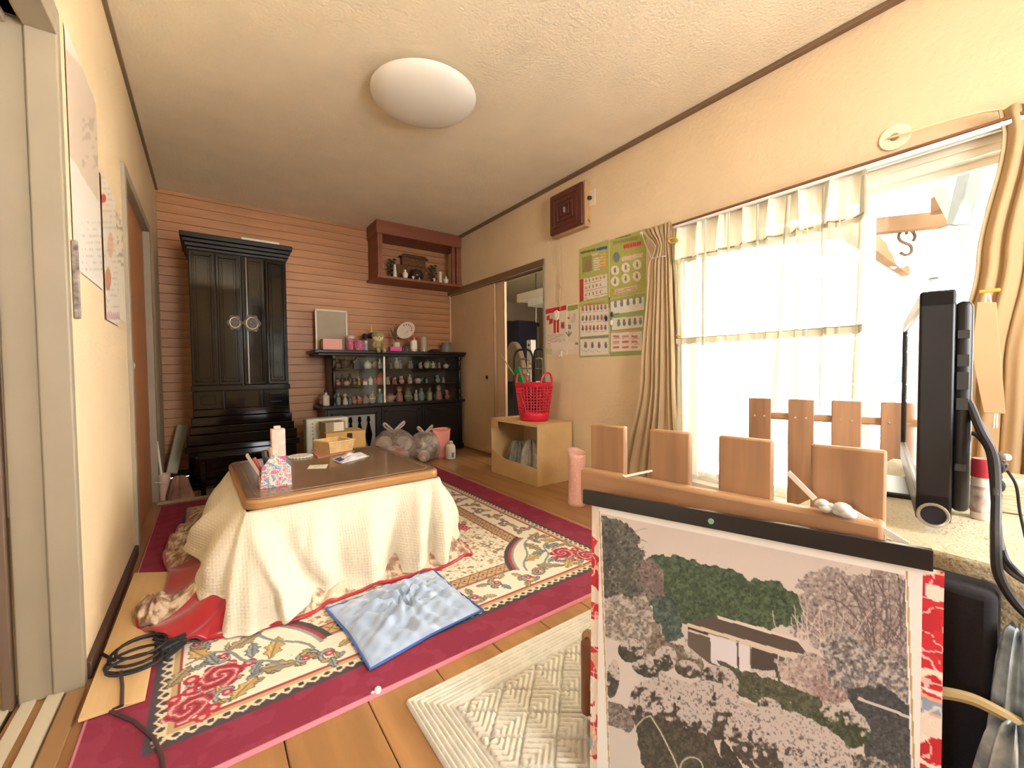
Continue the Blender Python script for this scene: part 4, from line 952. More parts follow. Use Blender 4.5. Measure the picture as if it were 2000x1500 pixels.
def mass(poly, c1, c2, snow=0, sc=(215, 203, 192), rag=26, seed=0):
    wx = X4+(vnoise(X4, Y4, 34, seed+50, 3)-.5)*2*rag; wy = Y4+(vnoise(X4, Y4, 34, seed+80, 3)-.5)*2*rag
    m_ = inpoly(wx, wy, poly); fill(scn, m_, c1); fill(scn, m_*np.clip((nf-.42)/.25, 0, 1), c2, .8); fill(scn, m_*np.clip((.42-nh)/.2, 0, 1), tuple(v*.6 for v in c1), .8)
    if snow: fill(scn, m_*np.clip((vnoise(X4, Y4, 15, seed+3, 4)-(1-snow))/.16+.4, 0, 1), tuple(v*.9 for v in sc), .8)
    return m_
mass([(1150,600),(1260,470),(1380,420),(1520,450),(1640,430),(1800,480),(1800,900),(1500,900),(1180,760)], (138, 122, 116), (168, 152, 144), .36, rag=60, seed=1)
mass([(150,130),(320,180),(380,260),(415,360),(420,470),(400,600),(150,620)], (78, 78, 72), (112, 110, 102), .22, rag=34, seed=2)
mass([(390,390),(440,360),(520,345),(640,378),(760,410),(860,420),(960,480),(1100,490),(1210,560),(1240,700),(1050,730),(600,720),(560,640),(420,600)], (62, 78, 58), (92, 106, 82), .10, rag=24, seed=3)
mass([(390,390),(440,370),(500,420),(520,560),(400,600)], (112, 96, 92), (140, 124, 116), .15, seed=4)
mass([(480,560),(560,580),(610,660),(610,780),(520,800),(440,740)], (66, 82, 74), (96, 112, 102), .12, seed=5)
for k in range(26):                                   # bare branches at the right
    rr = np.random.RandomState(k+3); x0_, y0_ = 1560+rr.rand()*190, 760+rr.rand()*90; a = -2.3+rr.rand()*1.5; pts = [(x0_, y0_)]
    for j in range(7): a += (rr.rand()-.5)*.7; pts.append((pts[-1][0]+46*math.cos(a), pts[-1][1]+52*math.sin(a)))
    fill(scn, dpoly(X4, Y4, pts) < (4 if k < 8 else 2.4), (92, 80, 78), .85)
for k in range(22):
    rr = np.random.RandomState(k+103); x0_, y0_ = 1180+rr.rand()*320, 900+rr.rand()*160; a = -2.6+rr.rand()*1.8; pts = [(x0_, y0_)]
    for j in range(8): a += (rr.rand()-.5)*.6; pts.append((pts[-1][0]+34*math.cos(a), pts[-1][1]+44*math.sin(a)))
    fill(scn, dpoly(X4, Y4, pts) < 2.6, (196, 182, 174), .8)
for k in range(8):
    rr = np.random.RandomState(k+203); pts = [(330, 250+k*30)]; a = -.9+rr.rand()*.8
    for j in range(4): a += (rr.rand()-.5)*.6; pts.append((pts[-1][0]+26*math.cos(a), pts[-1][1]+26*math.sin(a)))
    fill(scn, dpoly(X4, Y4, pts) < 2, (120, 108, 102), .7)
mass([(180,560),(420,560),(520,760),(420,900),(180,760)], (128, 118, 106), (170, 158, 146), .42, seed=6)
fill(scn, inpoly(X4, Y4, [(180,770),(300,800),(360,930),(560,990),(420,1080),(330,1300),(180,1150)]), (200, 188, 178))
mass([(450,750),(720,870),(720,990),(560,930),(430,860)], (106, 92, 78), (140, 126, 110), .25, rag=14, seed=7)
mass([(620,780),(760,800),(770,900),(640,880)], (170, 160, 150), (200, 190, 180), .4, rag=14, seed=8)
# house
fill(scn, inpoly(X4, Y4, [(640,745),(1140,880),(1110,1030),(750,910),(640,820)]), (96, 84, 74))
fill(scn, inpoly(X4, Y4, [(756,762),(1110,872),(1098,1030),(760,905)]), (206, 198, 198)); fill(scn, inpoly(X4, Y4, [(968,826),(1104,866),(1100,985),(968,950)]), (74, 66, 62))
fill(scn, dpoly(X4, Y4, [(896,806), (900,945)]) < 5, (84, 66, 56)); fill(scn, dpoly(X4, Y4, [(962,826), (966,950)]) < 4, (110, 94, 82))
fill(scn, inpoly(X4, Y4, [(640,700),(790,668),(1200,790),(1260,870),(1120,852),(740,756)]), (84, 74, 68)); fill(scn, inpoly(X4, Y4, [(790,662),(1210,785),(1215,800),(795,680)]), (206, 192, 178))
fill(scn, dpoly(X4, Y4, [(645,712), (745,742), (1130,852), (1240,872)]) < 9, (204, 184, 160)); fill(scn, inpoly(X4, Y4, [(640,722),(745,756),(745,766),(640,734)]), (60, 50, 44))
mass([(960,940),(1090,950),(1100,1020),(980,990)], (180, 170, 162), (205, 195, 188), .5, rag=14, seed=9)
mass([(1080,900),(1300,860),(1480,900),(1480,1120),(1220,1120)], (160, 140, 132), (190, 172, 162), .4, rag=34, seed=10)
mass([(1300,930),(1450,920),(1480,1080),(1380,1140),(1280,1060)], (142, 118, 114), (166, 142, 136), .35, rag=40, seed=20)
mass([(780,890),(900,930),(1320,1080),(1340,1210),(1180,1180),(900,1080)], (74, 76, 60), (102, 102, 84), .2, rag=16, seed=11)
mass([(1330,800),(1480,780),(1800,900),(1800,1130),(1480,1080),(1360,1000)], (104, 98, 96), (142, 134, 130), .45, rag=24, seed=12)
mass([(1450,1040),(1640,1020),(1800,1140),(1800,1600),(1560,1420),(1520,1200)], (66, 68, 70), (92, 94, 94), .16, rag=16, seed=13)
fill(scn, dpoly(X4, Y4, [(1520,1090), (1790,1190)]) < 7, (190, 180, 172)); fill(scn, inpoly(X4, Y4, [(870,1090),(1010,1130),(1010,1170),(900,1140)]), (176, 160, 146))
def bush(cx, cy, rx, ry, tilt, seed, bot=(64, 62, 54), cover=.62):
    e = ell(X4, Y4, cx, cy, rx, ry, tilt); hgt = ((Y4-cy)*math.cos(tilt)-(X4-cx)*math.sin(tilt))/ry
    m_ = (e+(nf-.5)*.12) < 1; fill(scn, m_, bot); fill(scn, m_ & (nf > .55), tuple(min(255, v*1.35) for v in bot), .8)
    th = .5+hgt*.30*1.3+(.62-cover)
    fill(scn, m_*np.clip((vnoise(X4, Y4, 26, seed, 4)-th)/.10+.3, 0, 1), (196, 182, 174), .92); fill(scn, m_ & (vnoise(X4, Y4, 10, seed+7, 2) > .66), tuple(v*.8 for v in bot), .45)
for q in ((255,990,34,100,.1,31),(350,845,68,62,.3,32),(440,940,90,44,.3,33),(525,885,60,66,.3,34),(640,940,70,44,.3,35),(805,1005,102,82,.5,36),(1062,1135,66,46,.5,37),(1190,1200,60,40,.4,38)): bush(*q)
bush(1430, 1235, 152, 108, .35, 39, (60, 66, 50), .5)
fill(scn, inpoly(X4, Y4, [(180,1180),(330,1230),(420,1400),(700,1600),(180,1600)]), (196, 184, 174)); fill(scn, inpoly(X4, Y4, [(180,1090),(300,1120),(380,1200),(360,1230),(200,1170)]), (120, 106, 98))
mass([(180,1110),(330,1140),(380,1220),(330,1270),(200,1200)], (110, 98, 92), (150, 138, 130), .3, rag=14, seed=14)
bush(760, 1150, 180, 150, .4, 40, (70, 62, 56), .66); bush(555, 1160, 225, 172, .45, 41, (66, 58, 52), .68)
mass([(370,1200),(480,1180),(780,1300),(860,1600),(560,1600),(400,1420)], (66, 60, 50), (94, 86, 72), .10, rag=14, seed=15)
bush(1190, 1370, 380, 190, .42, 42, (66, 58, 52), .78)
mass([(820,1290),(900,1400),(1000,1600),(760,1600)], (60, 52, 46), (86, 76, 66), .2, rag=16, seed=16)
mass([(1480,1380),(1600,1380),(1800,1480),(1800,1600),(1500,1600)], (70, 66, 60), (120, 112, 104), .4, rag=20, seed=17)
fill(scn, dpoly(X4, Y4, [(370+40*t, 1240-60*math.sin(t*.8)+0*t) for t in np.linspace(0, 2, 5)]+[(500, 1260), (560, 1380), (590, 1450)]) < 4, (200, 196, 170), .8)
fill(scn, np.abs(np.hypot(X4-660, (Y4-1450)*1.0)-58) < 4, (190, 186, 160), .8)
fill(im, pic, (0, 0, 0)); im = np.where(pic[..., None], scn, im)
im = np.clip(im*np.array([1.06, 1.09, 1.14]), 0, 246)
printed('photo_page', P, im, print_mat('paper_gloss', .35), cal)
# strips of cloth tying the calendar to the fence
zr = .640
tie = thing('tie_string', 'white cloth strip knotted round the picket fence rail', 'string', Vector((fb.x, fb.y, zr)))
off = fn*.030
def fpt(x, y): return plane_pt(fa+off, fb+off, x, y)
MB().bar(fpt(1539, 922), fpt(1592, 975), .008, .003, tuple(fn)).build('string', mat('white_cord', 'EEE6D6'), tie)
MB().bar(fpt(1665, 1000), fpt(1772, 1062)+fn*.004, .009, .003, tuple(fn)).build('string', mat('white_cord', 'EEE6D6'), tie)
kb = MB(); c1_, c2_ = fpt(1600, 982), fpt(1665, 1000)
for t, r_ in ((0, .005), (.12, .008), (.22, .009), (.36, .006), (.5, .005), (.62, .008), (.72, .011), (.84, .011), (.94, .008), (1.0, .005)): kb.sph(c1_*(1-t)+c2_*t+fn*.008+Vector((0, 0, .004*math.sin(t*19))), (r_, r_*1.2, r_*.85), 10, 7)
kb.build('knot', mat('grey_white_cloth', 'D8D4D0', .8, .1, 60), tie)
tie2 = MB(); a1, a2, a3 = fpt(1190, 968), fpt(1222, 930), fpt(1266, 922)
tie2.bar(a1+fn*.003, a2+fn*.003, .011, .003, tuple(fn)).bar(a2+fn*.003, a3-fn*.02, .011, .003, (0, 0, 1))
o = tie2.build('tie_string', mat('white_cord', 'EEE6D6')); tag(o, 'flat white strip looped over the fence rail between the first pickets', 'string')
# ---- wall posters on the right wall
PXW = XR-.0025
def poster(name, label, quad, nu, nv, paint, plane_x, cat='poster', off_=0.0, sc=1):
    c = [pX(x, y, plane_x) for x, y in quad]          # TL TR BR BL
    y0_ = (c[0].y+c[3].y)/2; y1_ = (c[1].y+c[2].y)/2; z1_ = (c[0].z+c[1].z)/2; z0_ = (c[2].z+c[3].z)/2
    Yg, Zg = np.meshgrid(np.linspace(y0_, y1_, nu), np.linspace(z1_, z0_, nv))
    P = np.stack([np.full(Yg.shape, plane_x+off_), Yg, Zg], -1); px_, py_ = proj(P); im = np.zeros(P.shape)
    paint(im, px_, py_)
    o = printed(name, P, im, print_mat('paper_print', .45)); tag(o, label, cat); return o
def c6(px_, py_): return (px_-1050)*3.948, (py_-340)*3.948
def rect(im, X, Y, x0, y0_, x1, y1_, c, sl=-.22): 
    Yr = Y-sl*(X-x0); fill(im, (X > x0) & (X < x1) & (Yr > y0_) & (Yr < y1_), c)
def fig(im, X, Y, x, y, c, s=9): fill(im, ell(X, Y, x, y-s*.9, s*.45, s*.45) < 1, (170, 120, 100)); fill(im, ell(X, Y, x, y+s*.2, s*.55, s*.95) < 1, c)
GR = (176, 178, 98)
def pUL(im, px_, py_):
    X, Y = c6(px_, py_); im[:] = GR; n = vnoise(X, Y, 5, 3, 1)
    rect(im, X, Y, 330, 600, 445, 618, (110, 110, 70)); rect(im, X, Y, 452, 572, 536, 594, (62, 86, 150)); rect(im, X, Y, 415, 615, 470, 635, (214, 196, 150)); rect(im, X, Y, 476, 612, 530, 735, (206, 160, 84))
    rect(im, X, Y, 432, 652, 478, 748, (222, 214, 190)); rect(im, X, Y, 345, 640, 420, 762, (150, 140, 84)); fill(im, ell(X, Y, 390, 705, 26, 50) < 1, (150, 128, 84))
    for k in range(5): rect(im, X, Y, 436, 660+k*18, 474, 664+k*18, (150, 140, 110)); rect(im, X, Y, 480, 620+k*22, 526, 626+k*22, (232, 206, 140))
    rect(im, X, Y, 325, 815, 354, 985, (190, 56, 48)); rect(im, X, Y, 356, 808, 536, 975, (226, 214, 196))
    for r_ in range(3):
        for k in range(6 if r_ == 0 else 5): fig(im, X, Y, 372+k*28, 828+r_*54-.22*(16+k*28), (176, 110, 84), 10)
        rect(im, X, Y, 360, 848+r_*54, 532, 851+r_*54, (150, 140, 120))
    fill(im, n > .72, (140, 138, 84), .35)
def pUR(im, px_, py_):
    X, Y = c6(px_, py_); im[:] = GR; n = vnoise(X, Y, 5, 4, 1)
    rect(im, X, Y, 580, 520, 770, 545, (150, 150, 90)); rect(im, X, Y, 600, 490, 720, 500, (120, 120, 76)); rect(im, X, Y, 662, 545, 802, 580, (206, 122, 104)); 
    for k in range(8): rect(im, X, Y, 664+k*17, 548-.22*k*17, 676+k*17, 576-.22*k*17, (196, 70, 66))
    rect(im, X, Y, 648, 640, 812, 674, (218, 190, 168)); fill(im, ell(X, Y, 608, 640, 26, 40) < 1, (126, 134, 130))
    for x, y in ((597,742),(680,722),(768,698),(597,828),(680,805),(765,788)): fill(im, ell(X, Y, x, y, 33, 38) < 1, (228, 220, 200)); fig(im, X, Y, x, y, (140, 120, 110), 16)
    rect(im, X, Y, 570, 890, 592, 920, (206, 150, 90)); rect(im, X, Y, 595, 890, 768, 926, (220, 192, 170))
    for k in range(4): rect(im, X, Y, 602, 897+k*7, 760, 899+k*7, (160, 120, 100))
    fill(im, n > .72, (140, 138, 84), .3)
def pLL(im, px_, py_):
    X, Y = c6(px_, py_); im[:] = GR; rect(im, X, Y, 330, 1022, 548, 1258, (226, 216, 198), -.10); rect(im, X, Y, 330, 1275, 548, 1402, (226, 216, 200), -.05)
    rect(im, X, Y, 360, 1004, 520, 1014, (196, 120, 90), -.12); rect(im, X, Y, 330, 1258, 548, 1270, (130, 136, 140), -.06)
    for r_, (y, s) in enumerate(((1040, -.08), (1115, -.06), (1190, -.04))):
        for k in range(7): fig(im, X, Y, 348+k*29, y+s*k*29, ((176, 110, 84), (150, 120, 120), (120, 116, 130))[(k+r_) % 3], 17)
        rect(im, X, Y, 336, y+28, 540, y+31, (160, 150, 130), s)
    for k in range(4): fig(im, X, Y, 370+k*52, 1320, (110, 116, 128), 20)
    for k in range(12): rect(im, X, Y, 336+k*17, 1355+(k % 3)*7, 348+k*17, 1358+(k % 3)*7, (110, 104, 96), 0)
def pLR(im, px_, py_):
    X, Y = c6(px_, py_); im[:] = (156, 168, 104)
    rect(im, X, Y, 565, 985, 818, 1085, (224, 220, 206), -.16); rect(im, X, Y, 575, 1112, 812, 1202, (222, 216, 198), -.09); rect(im, X, Y, 565, 1226, 806, 1372, (226, 214, 198), -.06); rect(im, X, Y, 570, 1210, 806, 1222, (214, 150, 110), -.06)
    for k in range(5): fig(im, X, Y, 600+k*48, 1005-.16*k*48, (130, 140, 150), 22)
    for k in range(5): fig(im, X, Y, 625+k*42, 1150-.09*k*42, (120, 128, 140), 22)
    for r_ in range(3):
        for k in range(3): rect(im, X, Y, 580+k*72, 1245+r_*42, 628+k*72, 1262+r_*42, ((206, 120, 104), (200, 150, 130), (196, 110, 96))[(k+r_) % 3], -.05); rect(im, X, Y, 580+k*72, 1268+r_*42, 640+k*72, 1271+r_*42, (150, 140, 126), -.05)
    rect(im, X, Y, 590, 1075, 632, 1092, (120, 150, 96), -.1)
poster('exercise_poster', 'olive green poster with blue box and red column, upper left of the four', [(1130,486),(1189,469),(1189,583),(1132,591)], 70, 110, pUL, PXW)
poster('exercise_poster', 'olive green poster with white circles and red title, upper right of the four', [(1191,468),(1262,447),(1262,572),(1191,582)], 80, 110, pUR, PXW)
poster('exercise_poster', 'white panelled poster with rows of small figures, lower left of the four', [(1131,592),(1189,584),(1189,695),(1132,699)], 70, 110, pLL, PXW)
poster('exercise_poster', 'white panelled poster with red captions, lower right beside the curtain', [(1191,583),(1262,573),(1262,694),(1191,695)], 80, 110, pLR, PXW)
def pSM(im, px_, py_):
    X, Y = c6(px_, py_); im[:] = (224, 206, 182)
    rect(im, X, Y, 60, 1045, 222, 1082, (190, 46, 50)); rect(im, X, Y, 230, 1020, 330, 1058, (150, 158, 80)); rect(im, X, Y, 222, 1000, 230, 1400, (240, 230, 214), 0)
    rect(im, X, Y, 68, 1095, 92, 1130, (196, 60, 60)); rect(im, X, Y, 90, 1120, 116, 1158, (196, 60, 60)); rect(im, X, Y, 122, 1125, 142, 1228, (196, 46, 50), 0); rect(im, X, Y, 147, 1120, 164, 1222, (196, 46, 50), 0)
    rect(im, X, Y, 178, 1140, 207, 1192, (206, 110, 96), 0); fill(im, ell(X, Y, 192, 1168, 10, 18) < 1, (110, 84, 76)); fill(im, ell(X, Y, 240, 1110, 7, 9) < 1, (180, 70, 66))
    for k in range(2): rect(im, X, Y, 236+k*13, 1162, 244+k*13, 1196, (70, 74, 90), 0)
    for a in (-.6, 0, .6): fill(im, dseg(X, Y, (240, 1250), (240+34*math.sin(a), 1250-36*math.cos(a))) < 4, (120, 116, 96))
    for k in range(9): rect(im, X, Y, 75, 1242+k*13, 205-(k % 3)*20, 1245+k*13, (170, 140, 124), -.04); rect(im, X, Y, 240, 1080+k*8, 306, 1082+k*8, (180, 166, 150), -.08)
    rect(im, X, Y, 100, 1300, 276, 1360, (230, 214, 196), -.05); rect(im, X, Y, 292, 1300, 316, 1316, (110, 130, 150), 0); rect(im, X, Y, 65, 1345, 110, 1392, (196, 190, 140), 0)
poster('notice_poster', 'small white notice with red header beside the doorway', [(1066,605),(1129,590),(1129,691),(1067,695)], 70, 100, pSM, PXW)
# ---- rosette, charms, hook on the posters
p = pX(1087, 616, XR-.015)
r0 = thing('ribbon_rosette', 'crumpled white ribbon rosette pinned over the notice', 'ribbon', (p.x, p.y, p.z))
b = MB()
for k in range(10):
    a = 2*PI*k/10; b.sph(p+Vector((-.004*(k % 2), .022*math.cos(a), .026*math.sin(a))), (.008, .016, .018), 8, 6)
b.sph(p+Vector((-.008, 0, 0)), (.01, .018, .018), 8, 6); b.build('rosette', mat('ivory_ribbon', 'E8DCC8', .6, .15, 60), r0)
MB().tube([pX(1093, 466, XR-.035), pX(1094, 520, XR-.022), pX(1094, 555, XR-.02), pX(1094, 605, XR-.012)], .0028, 6).sph(pX(1095, 558, XR-.02), (.008, .008, .022), 8, 6).build('pull_cord', mat('tan_cord', 'C8A47C', .7), r0)
ch = thing('charm_bundle', 'little black and white charms hanging between the four posters', 'charm', pX(1188, 620, XR-.01))
MB().tube([pX(1190, 582, XR-.006), pX(1190, 602, XR-.008)], .002, 5).sph(pX(1190, 582, XR-.005), .006, 8, 6).build('hanging_cord', mat('dark_cord', '5A4438', .6), ch)
for (x, y), c in (((1184, 622), '2E3038'), ((1195, 614), '34425E'), ((1194, 630), 'E8E2D0')):
    MB().sph(pX(x, y, XR-.014), (.008, .012, .020), 8, 6).build('charm', mat('charm_'+c, c, .5), ch)
p = pX(1095, 690, XR-.008); b = MB().box(p.x-.006, XR-.001, p.y-.012, p.y+.012, p.z-.03, p.z+.016).tube([p+Vector((-.004, 0, -.015)), p+Vector((-.022, 0, -.03)), p+Vector((-.026, 0, -.012))], .004, 6)
o = b.build('wall_hook', mat('cream_plastic', 'E4D2B4', .4), bevel=.002); tag(o, 'cream plastic wall hook under the notice', 'hook')
# ---- ventilation fan, outlet
vx = XR-.085
vf = thing('ventilation_fan', 'brown square ventilation fan in a wooden frame high on the wall', 'fan', pX(1110, 440, XR-.02))
a, c = pX(1073, 385, vx), pX(1136, 448, vx)
y0_, y1_, z0_, z1_ = c.y, a.y, pX(1073, 462, vx).z, pX(1073, 385, vx).z
MB().box(XR-.055, XR-.0005, y0_-.01, y1_+.01, z0_-.012, z1_+.012).build('wooden_frame', mat('pale_frame_wood', 'C09A6A', .55, .15, 8), vf, bevel=.003)
m_br = mat('brown_plastic', '5E2E22', .35)
MB().box(vx, XR-.056, y0_, y1_, z0_, z1_).build('housing', m_br, vf, bevel=.012, segs=3)
w_, h_ = y1_-y0_, z1_-z0_
for k, f in enumerate((.74, .5, .28)):
    b = MB(); cy_v, cz_v = (y0_+y1_)/2, (z0_+z1_)/2; hw_, hh_ = w_*f/2, h_*f/2; t_ = .014; xo = vx-.004-.003*k
    b.box(xo, vx+.002, cy_v-hw_, cy_v+hw_, cz_v+hh_-t_, cz_v+hh_).box(xo, vx+.002, cy_v-hw_, cy_v+hw_, cz_v-hh_, cz_v-hh_+t_).box(xo, vx+.002, cy_v-hw_, cy_v-hw_+t_, cz_v-hh_, cz_v+hh_).box(xo, vx+.002, cy_v+hw_-t_, cy_v+hw_, cz_v-hh_, cz_v+hh_)
    b.build('grille_ring', m_br, vf, bevel=.003)
MB().box(vx-.016, vx+.001, cy_v-.004, cy_v+.004, cz_v-.02, cz_v+.02).build('badge', mat('silver_badge', 'C8C4BC', .3, metal=.7), vf)
p = pX(1156, 387, XR-.004)
o = MB().box(XR-.009, XR-.0005, p.y-.035, p.y+.035, p.z-.06, p.z+.06).build('wall_outlet', mat('cream_plastic', 'E4D2B4'), bevel=.003); tag(o, 'cream wall outlet plate next to the ventilation fan', 'outlet')
b = MB().bx(Matrix.Translation(Vector((XR-.022, p.y+.01, p.z))), .024, .03, .022).tube([(XR-.03, p.y+.016, p.z-.002), (XR-.04, p.y+.05, p.z-.02), (XR-.03, p.y+.062, p.z-.08), (XR-.02, y0_-.02, z0_+.02)], .003, 6)
o = b.build('power_plug', mat('dark_plug', '3A2E28', .5)); tag(o, 'dark plug and lead of the ventilation fan', 'plug')
# ---- pipe cover and cable above the window
p = pX(1748, 268, XR-.004)
pc = thing('pipe_cover', 'round cream pipe cover on the wall above the curtain rail', 'cover', (p.x, p.y, p.z-.05))
MB().cyl((XR-.008, p.y, p.z), (XR-.0005, p.y, p.z), .052, n=32).build('disc', mat('cream_disc', 'E8DCC0', .5), pc, bevel=.002)
MB().cyl((XR-.013, p.y, p.z), (XR-.008, p.y, p.z), .012, .016, 14).build('putty', mat('brown_putty', 'B08A60', .8), pc)
cb = [pX(1748, 268, XR-.012), pX(1775, 259, XR-.03), pX(1850, 236, XR-.035), pX(1920, 219, XR-.04), pX(1985, 212, XR-.04), pX(2040, 205, XR-.03)]
o = MB().tube(cyc([*cb], 60)[:50], .0045, 6).build('antenna_cable', mat('cream_cable', 'EADBB4', .5)); tag(o, 'cream cable running from the round pipe cover', 'cable')
# ---- ceiling light
cl_ = thing('ceiling_light', 'round white dome ceiling light switched off', 'ceiling light', (.99, 2.14, HC))
LC = (.99, 2.14, 0)
MB().lathe([(.01, HC-.105), (.12, HC-.100), (.20, HC-.088), (.252, HC-.068), (.276, HC-.048), (.280, HC-.038), (.270, HC-.034), (.25, HC-.034)], LC, 48).build('diffuser', mat('white_acrylic', 'EEEAE2', .35, sss=.1), cl_)
MB().lathe([(.20, HC-.036), (.20, HC-.001)], LC, 40).build('base_pan', mat('cream_plastic', 'E4D2B4'), cl_)
p = pz(832, 266, HC-.055); MB().bx(Matrix.Translation(Vector((1.045, 2.405, HC-.046))) @ rotz(-.2), .05, .006, .004).build('maker_plate', mat('grey_print', '8A8478', .5), cl_)
# ---- papers on the left wall
PLW = XL+.003
def pA(im, px_, py_):
    im[:] = (226, 218, 206); fill(im, inpoly(px_, py_, [(123,90),(160,130),(190,210),(193,395),(170,360),(148,320),(132,300)]), (206, 188, 170)); fill(im, (vnoise(px_, py_, 9, 3, 2) > .62) & (px_ > 160) & (py_ > 230) & (py_ < 330), (160, 146, 130), .6)
    fill(im, (np.abs((py_ % 13)-6) < 1) & (py_ > 430) & (py_ < 530) & (px_ > 160) & (vnoise(px_, py_, 4, 8, 1) > .45), (150, 146, 144), .7)
def pB(im, px_, py_):
    im[:] = (222, 210, 192); fill(im, ell(px_, py_, 202, 388, 5, 9) < 1, (190, 60, 56)); fill(im, ell(px_, py_, 211, 545, 6, 22) < 1, (186, 130, 96)); fill(im, (np.abs((py_ % 11)-5) < 1.2) & (vnoise(px_, py_, 4, 2, 1) > .5), (160, 136, 124), .6); fill(im, (py_ > 612) & (py_ < 624), (190, 140, 140), .6)
    fill(im, ell(px_, py_, 216, 480, 6, 24) < 1, (200, 150, 110), .6)
def pC(im, px_, py_):
    im[:] = (224, 212, 186); fill(im, (vnoise(px_, py_, 5, 6, 2) > .6) & (py_ < 520), (120, 104, 92), .6); fill(im, (py_ < 432), (200, 150, 130), .5)
poster('wall_paper_sheet', 'large curling white wall poster with a pinkish print nearest the wide opening', [(119,36),(193,205),(196,562),(151,526)], 60, 120, pA, PLW)
poster('wall_paper_sheet', 'narrow white leaflet with red mark hanging between the two other wall papers', [(194,338),(222,380),(234,640),(206,622)], 40, 90, pB, PLW, off_=.003)
poster('wall_paper_sheet', 'small cream leaflet with dark sketch beside the inner door casing', [(222,410),(240,432),(245,632),(234,620)], 30, 70, pC, PLW)
p0, p1 = pX(149, 470, XL+.012), pX(153, 622, XL+.012)
o = MB().box(XL+.001, XL+.016, p0.y-.006, p0.y+.002, p1.z, p0.z).build('wall_thermometer', mat('dark_slip', '4A3E38', .5, .5, 60, (1, 1, 1), col2='9A8E88'), bevel=.003); tag(o, 'narrow dark hanging slip at the near edge of the left wall', 'hanging strip')
# ================================================================ SMALL THINGS
rnd = random.Random(5)
TZ = .3975        # table top height
# ---- on the low table
f0, f1 = pz(508.3, 956, TZ), pz(570.7, 946.4, TZ)
fp = lambda x, y: plane_pt(f0, f1, x, y)
ud = (f1-f0).normalized(); back = Vector((-ud.y, ud.x, 0))
if back.y < 0: back = -back
bw = (f1-f0).length
hb = thing('pen_holder', 'house shaped paper covered pen holder with flower pattern on the low table', 'pen holder', (f0+f1)/2+back*.04)
poly = [(508.3,956),(570.7,946.4),(568.5,910.7),(561,904),(541.3,888.3),(530.7,889.3),(511,916)]
P3 = [fp(x, y) for x, y in poly]; pl2 = [((q-f0).dot(ud), q.z) for q in P3]
fnp = lambda u, v, h: f0*1+ud*u+back*h+Vector((0, 0, v-f0.z))
NUh, NVh = 64, 70
S_, Z_ = np.meshgrid(np.linspace(-.002, bw+.002, NUh), np.linspace(TZ, max(v for u, v in pl2), NVh))
MB().prism(pl2, fnp, .0, .003).build('front_panel', mat('holder_pink', 'C8788A', .6), hb, smooth=False)
def flower_cloth(name, col1, seed):
    c = mat(name, 'E2B8A0', .7); nt = c.node_tree; N = nt.nodes; L = nt.links; b = N['Principled BSDF']
    tc = N.new('ShaderNodeTexCoord'); v1 = N.new('ShaderNodeTexVoronoi'); v1.inputs['Scale'].default_value = 150; v1.inputs['Randomness'].default_value = .25; L.new(tc.outputs['Object'], v1.inputs['Vector'])
    n1 = N.new('ShaderNodeTexNoise'); n1.inputs['Scale'].default_value = 62; n1.inputs['Detail'].default_value = 0; L.new(tc.outputs['Object'], n1.inputs['Vector'])
    r1 = N.new('ShaderNodeValToRGB'); r1.color_ramp.interpolation = 'CONSTANT'; e = r1.color_ramp.elements; e[0].position = 0; e[0].color = (*lin('6E86A8'), 1); e[1].position = .42; e[1].color = (*lin('A8B4A4'), 1)
    for p_, c_ in ((.49, 'EBC9A0'), (.56, 'D8708C'), (.66, 'C85070')): x = e.new(p_); x.color = (*lin(c_), 1)
    L.new(n1.outputs['Fac'], r1.inputs[0]); r2 = N.new('ShaderNodeValToRGB'); r2.color_ramp.elements[0].position = .30; r2.color_ramp.elements[1].position = .40
    r2.color_ramp.elements[0].color = (1, 1, 1, 1); r2.color_ramp.elements[1].color = (0, 0, 0, 1); L.new(v1.outputs['Distance'], r2.inputs[0])
    mx = N.new('ShaderNodeMix'); mx.data_type = 'RGBA'; L.new(r2.outputs[0], mx.inputs['Factor']); L.new(r1.outputs[0], mx.inputs['A']); mx.inputs['B'].default_value = (*lin('EFE6D6'), 1); L.new(mx.outputs['Result'], b.inputs['Base Color'])
    return c
ins = [(u*.985+bw*.0075, TZ+(v-TZ)*.985+.001) for u, v in pl2]
MB().prism(ins, fnp, -.0008, .0).build('flower_paper', flower_cloth('flower_paper', None, 1), hb, smooth=False)
for s_ in (.0, bw-.003):
    q = f0+ud*s_; MB().bar(q+back*.003+Vector((0, 0, .025)), q+back*.085+Vector((0, 0, .025)), .003, .05).build('side_panel', mat('holder_tan', 'A8886A', .6), hb)
MB().bar(f0+back*.083+ud*.003+Vector((0, 0, .03)), f1+back*.083-ud*.003+Vector((0, 0, .03)), .003, .06).build('back_panel', mat('holder_tan', 'A8886A'), hb)
MB().bar(f0+back*.003+ud*.0+Vector((0, 0, .002)), f0+back*.085+Vector((0, 0, .002))+ud*0, .002, .004).build('floor_panel', mat('holder_tan', 'A8886A'), hb)
def tool(name, label, a, c, r0_, r1_, m_, cat): 
    o = MB().tube([a, a*.5+c*.5, c], [r0_, (r0_+r1_)/2, r1_], 8).build(name, m_); tag(o, label, cat); return o
bs = f0+ud*.022+back*.03+Vector((0, 0, .012))
v = plane_pt(f0+back*.03, f1+back*.03, 481, 889)
sc_ = thing('scissors', 'silver scissors sticking out of the pen holder', 'scissors', bs)
for k in (0, 1): MB().bar(bs+Vector((0, 0, .002*k)), v+Vector((.002*k, 0, .006*k)), .004, .009).build('blade', mat('bright_steel', 'D8D8D4', .2, metal=.9), sc_)
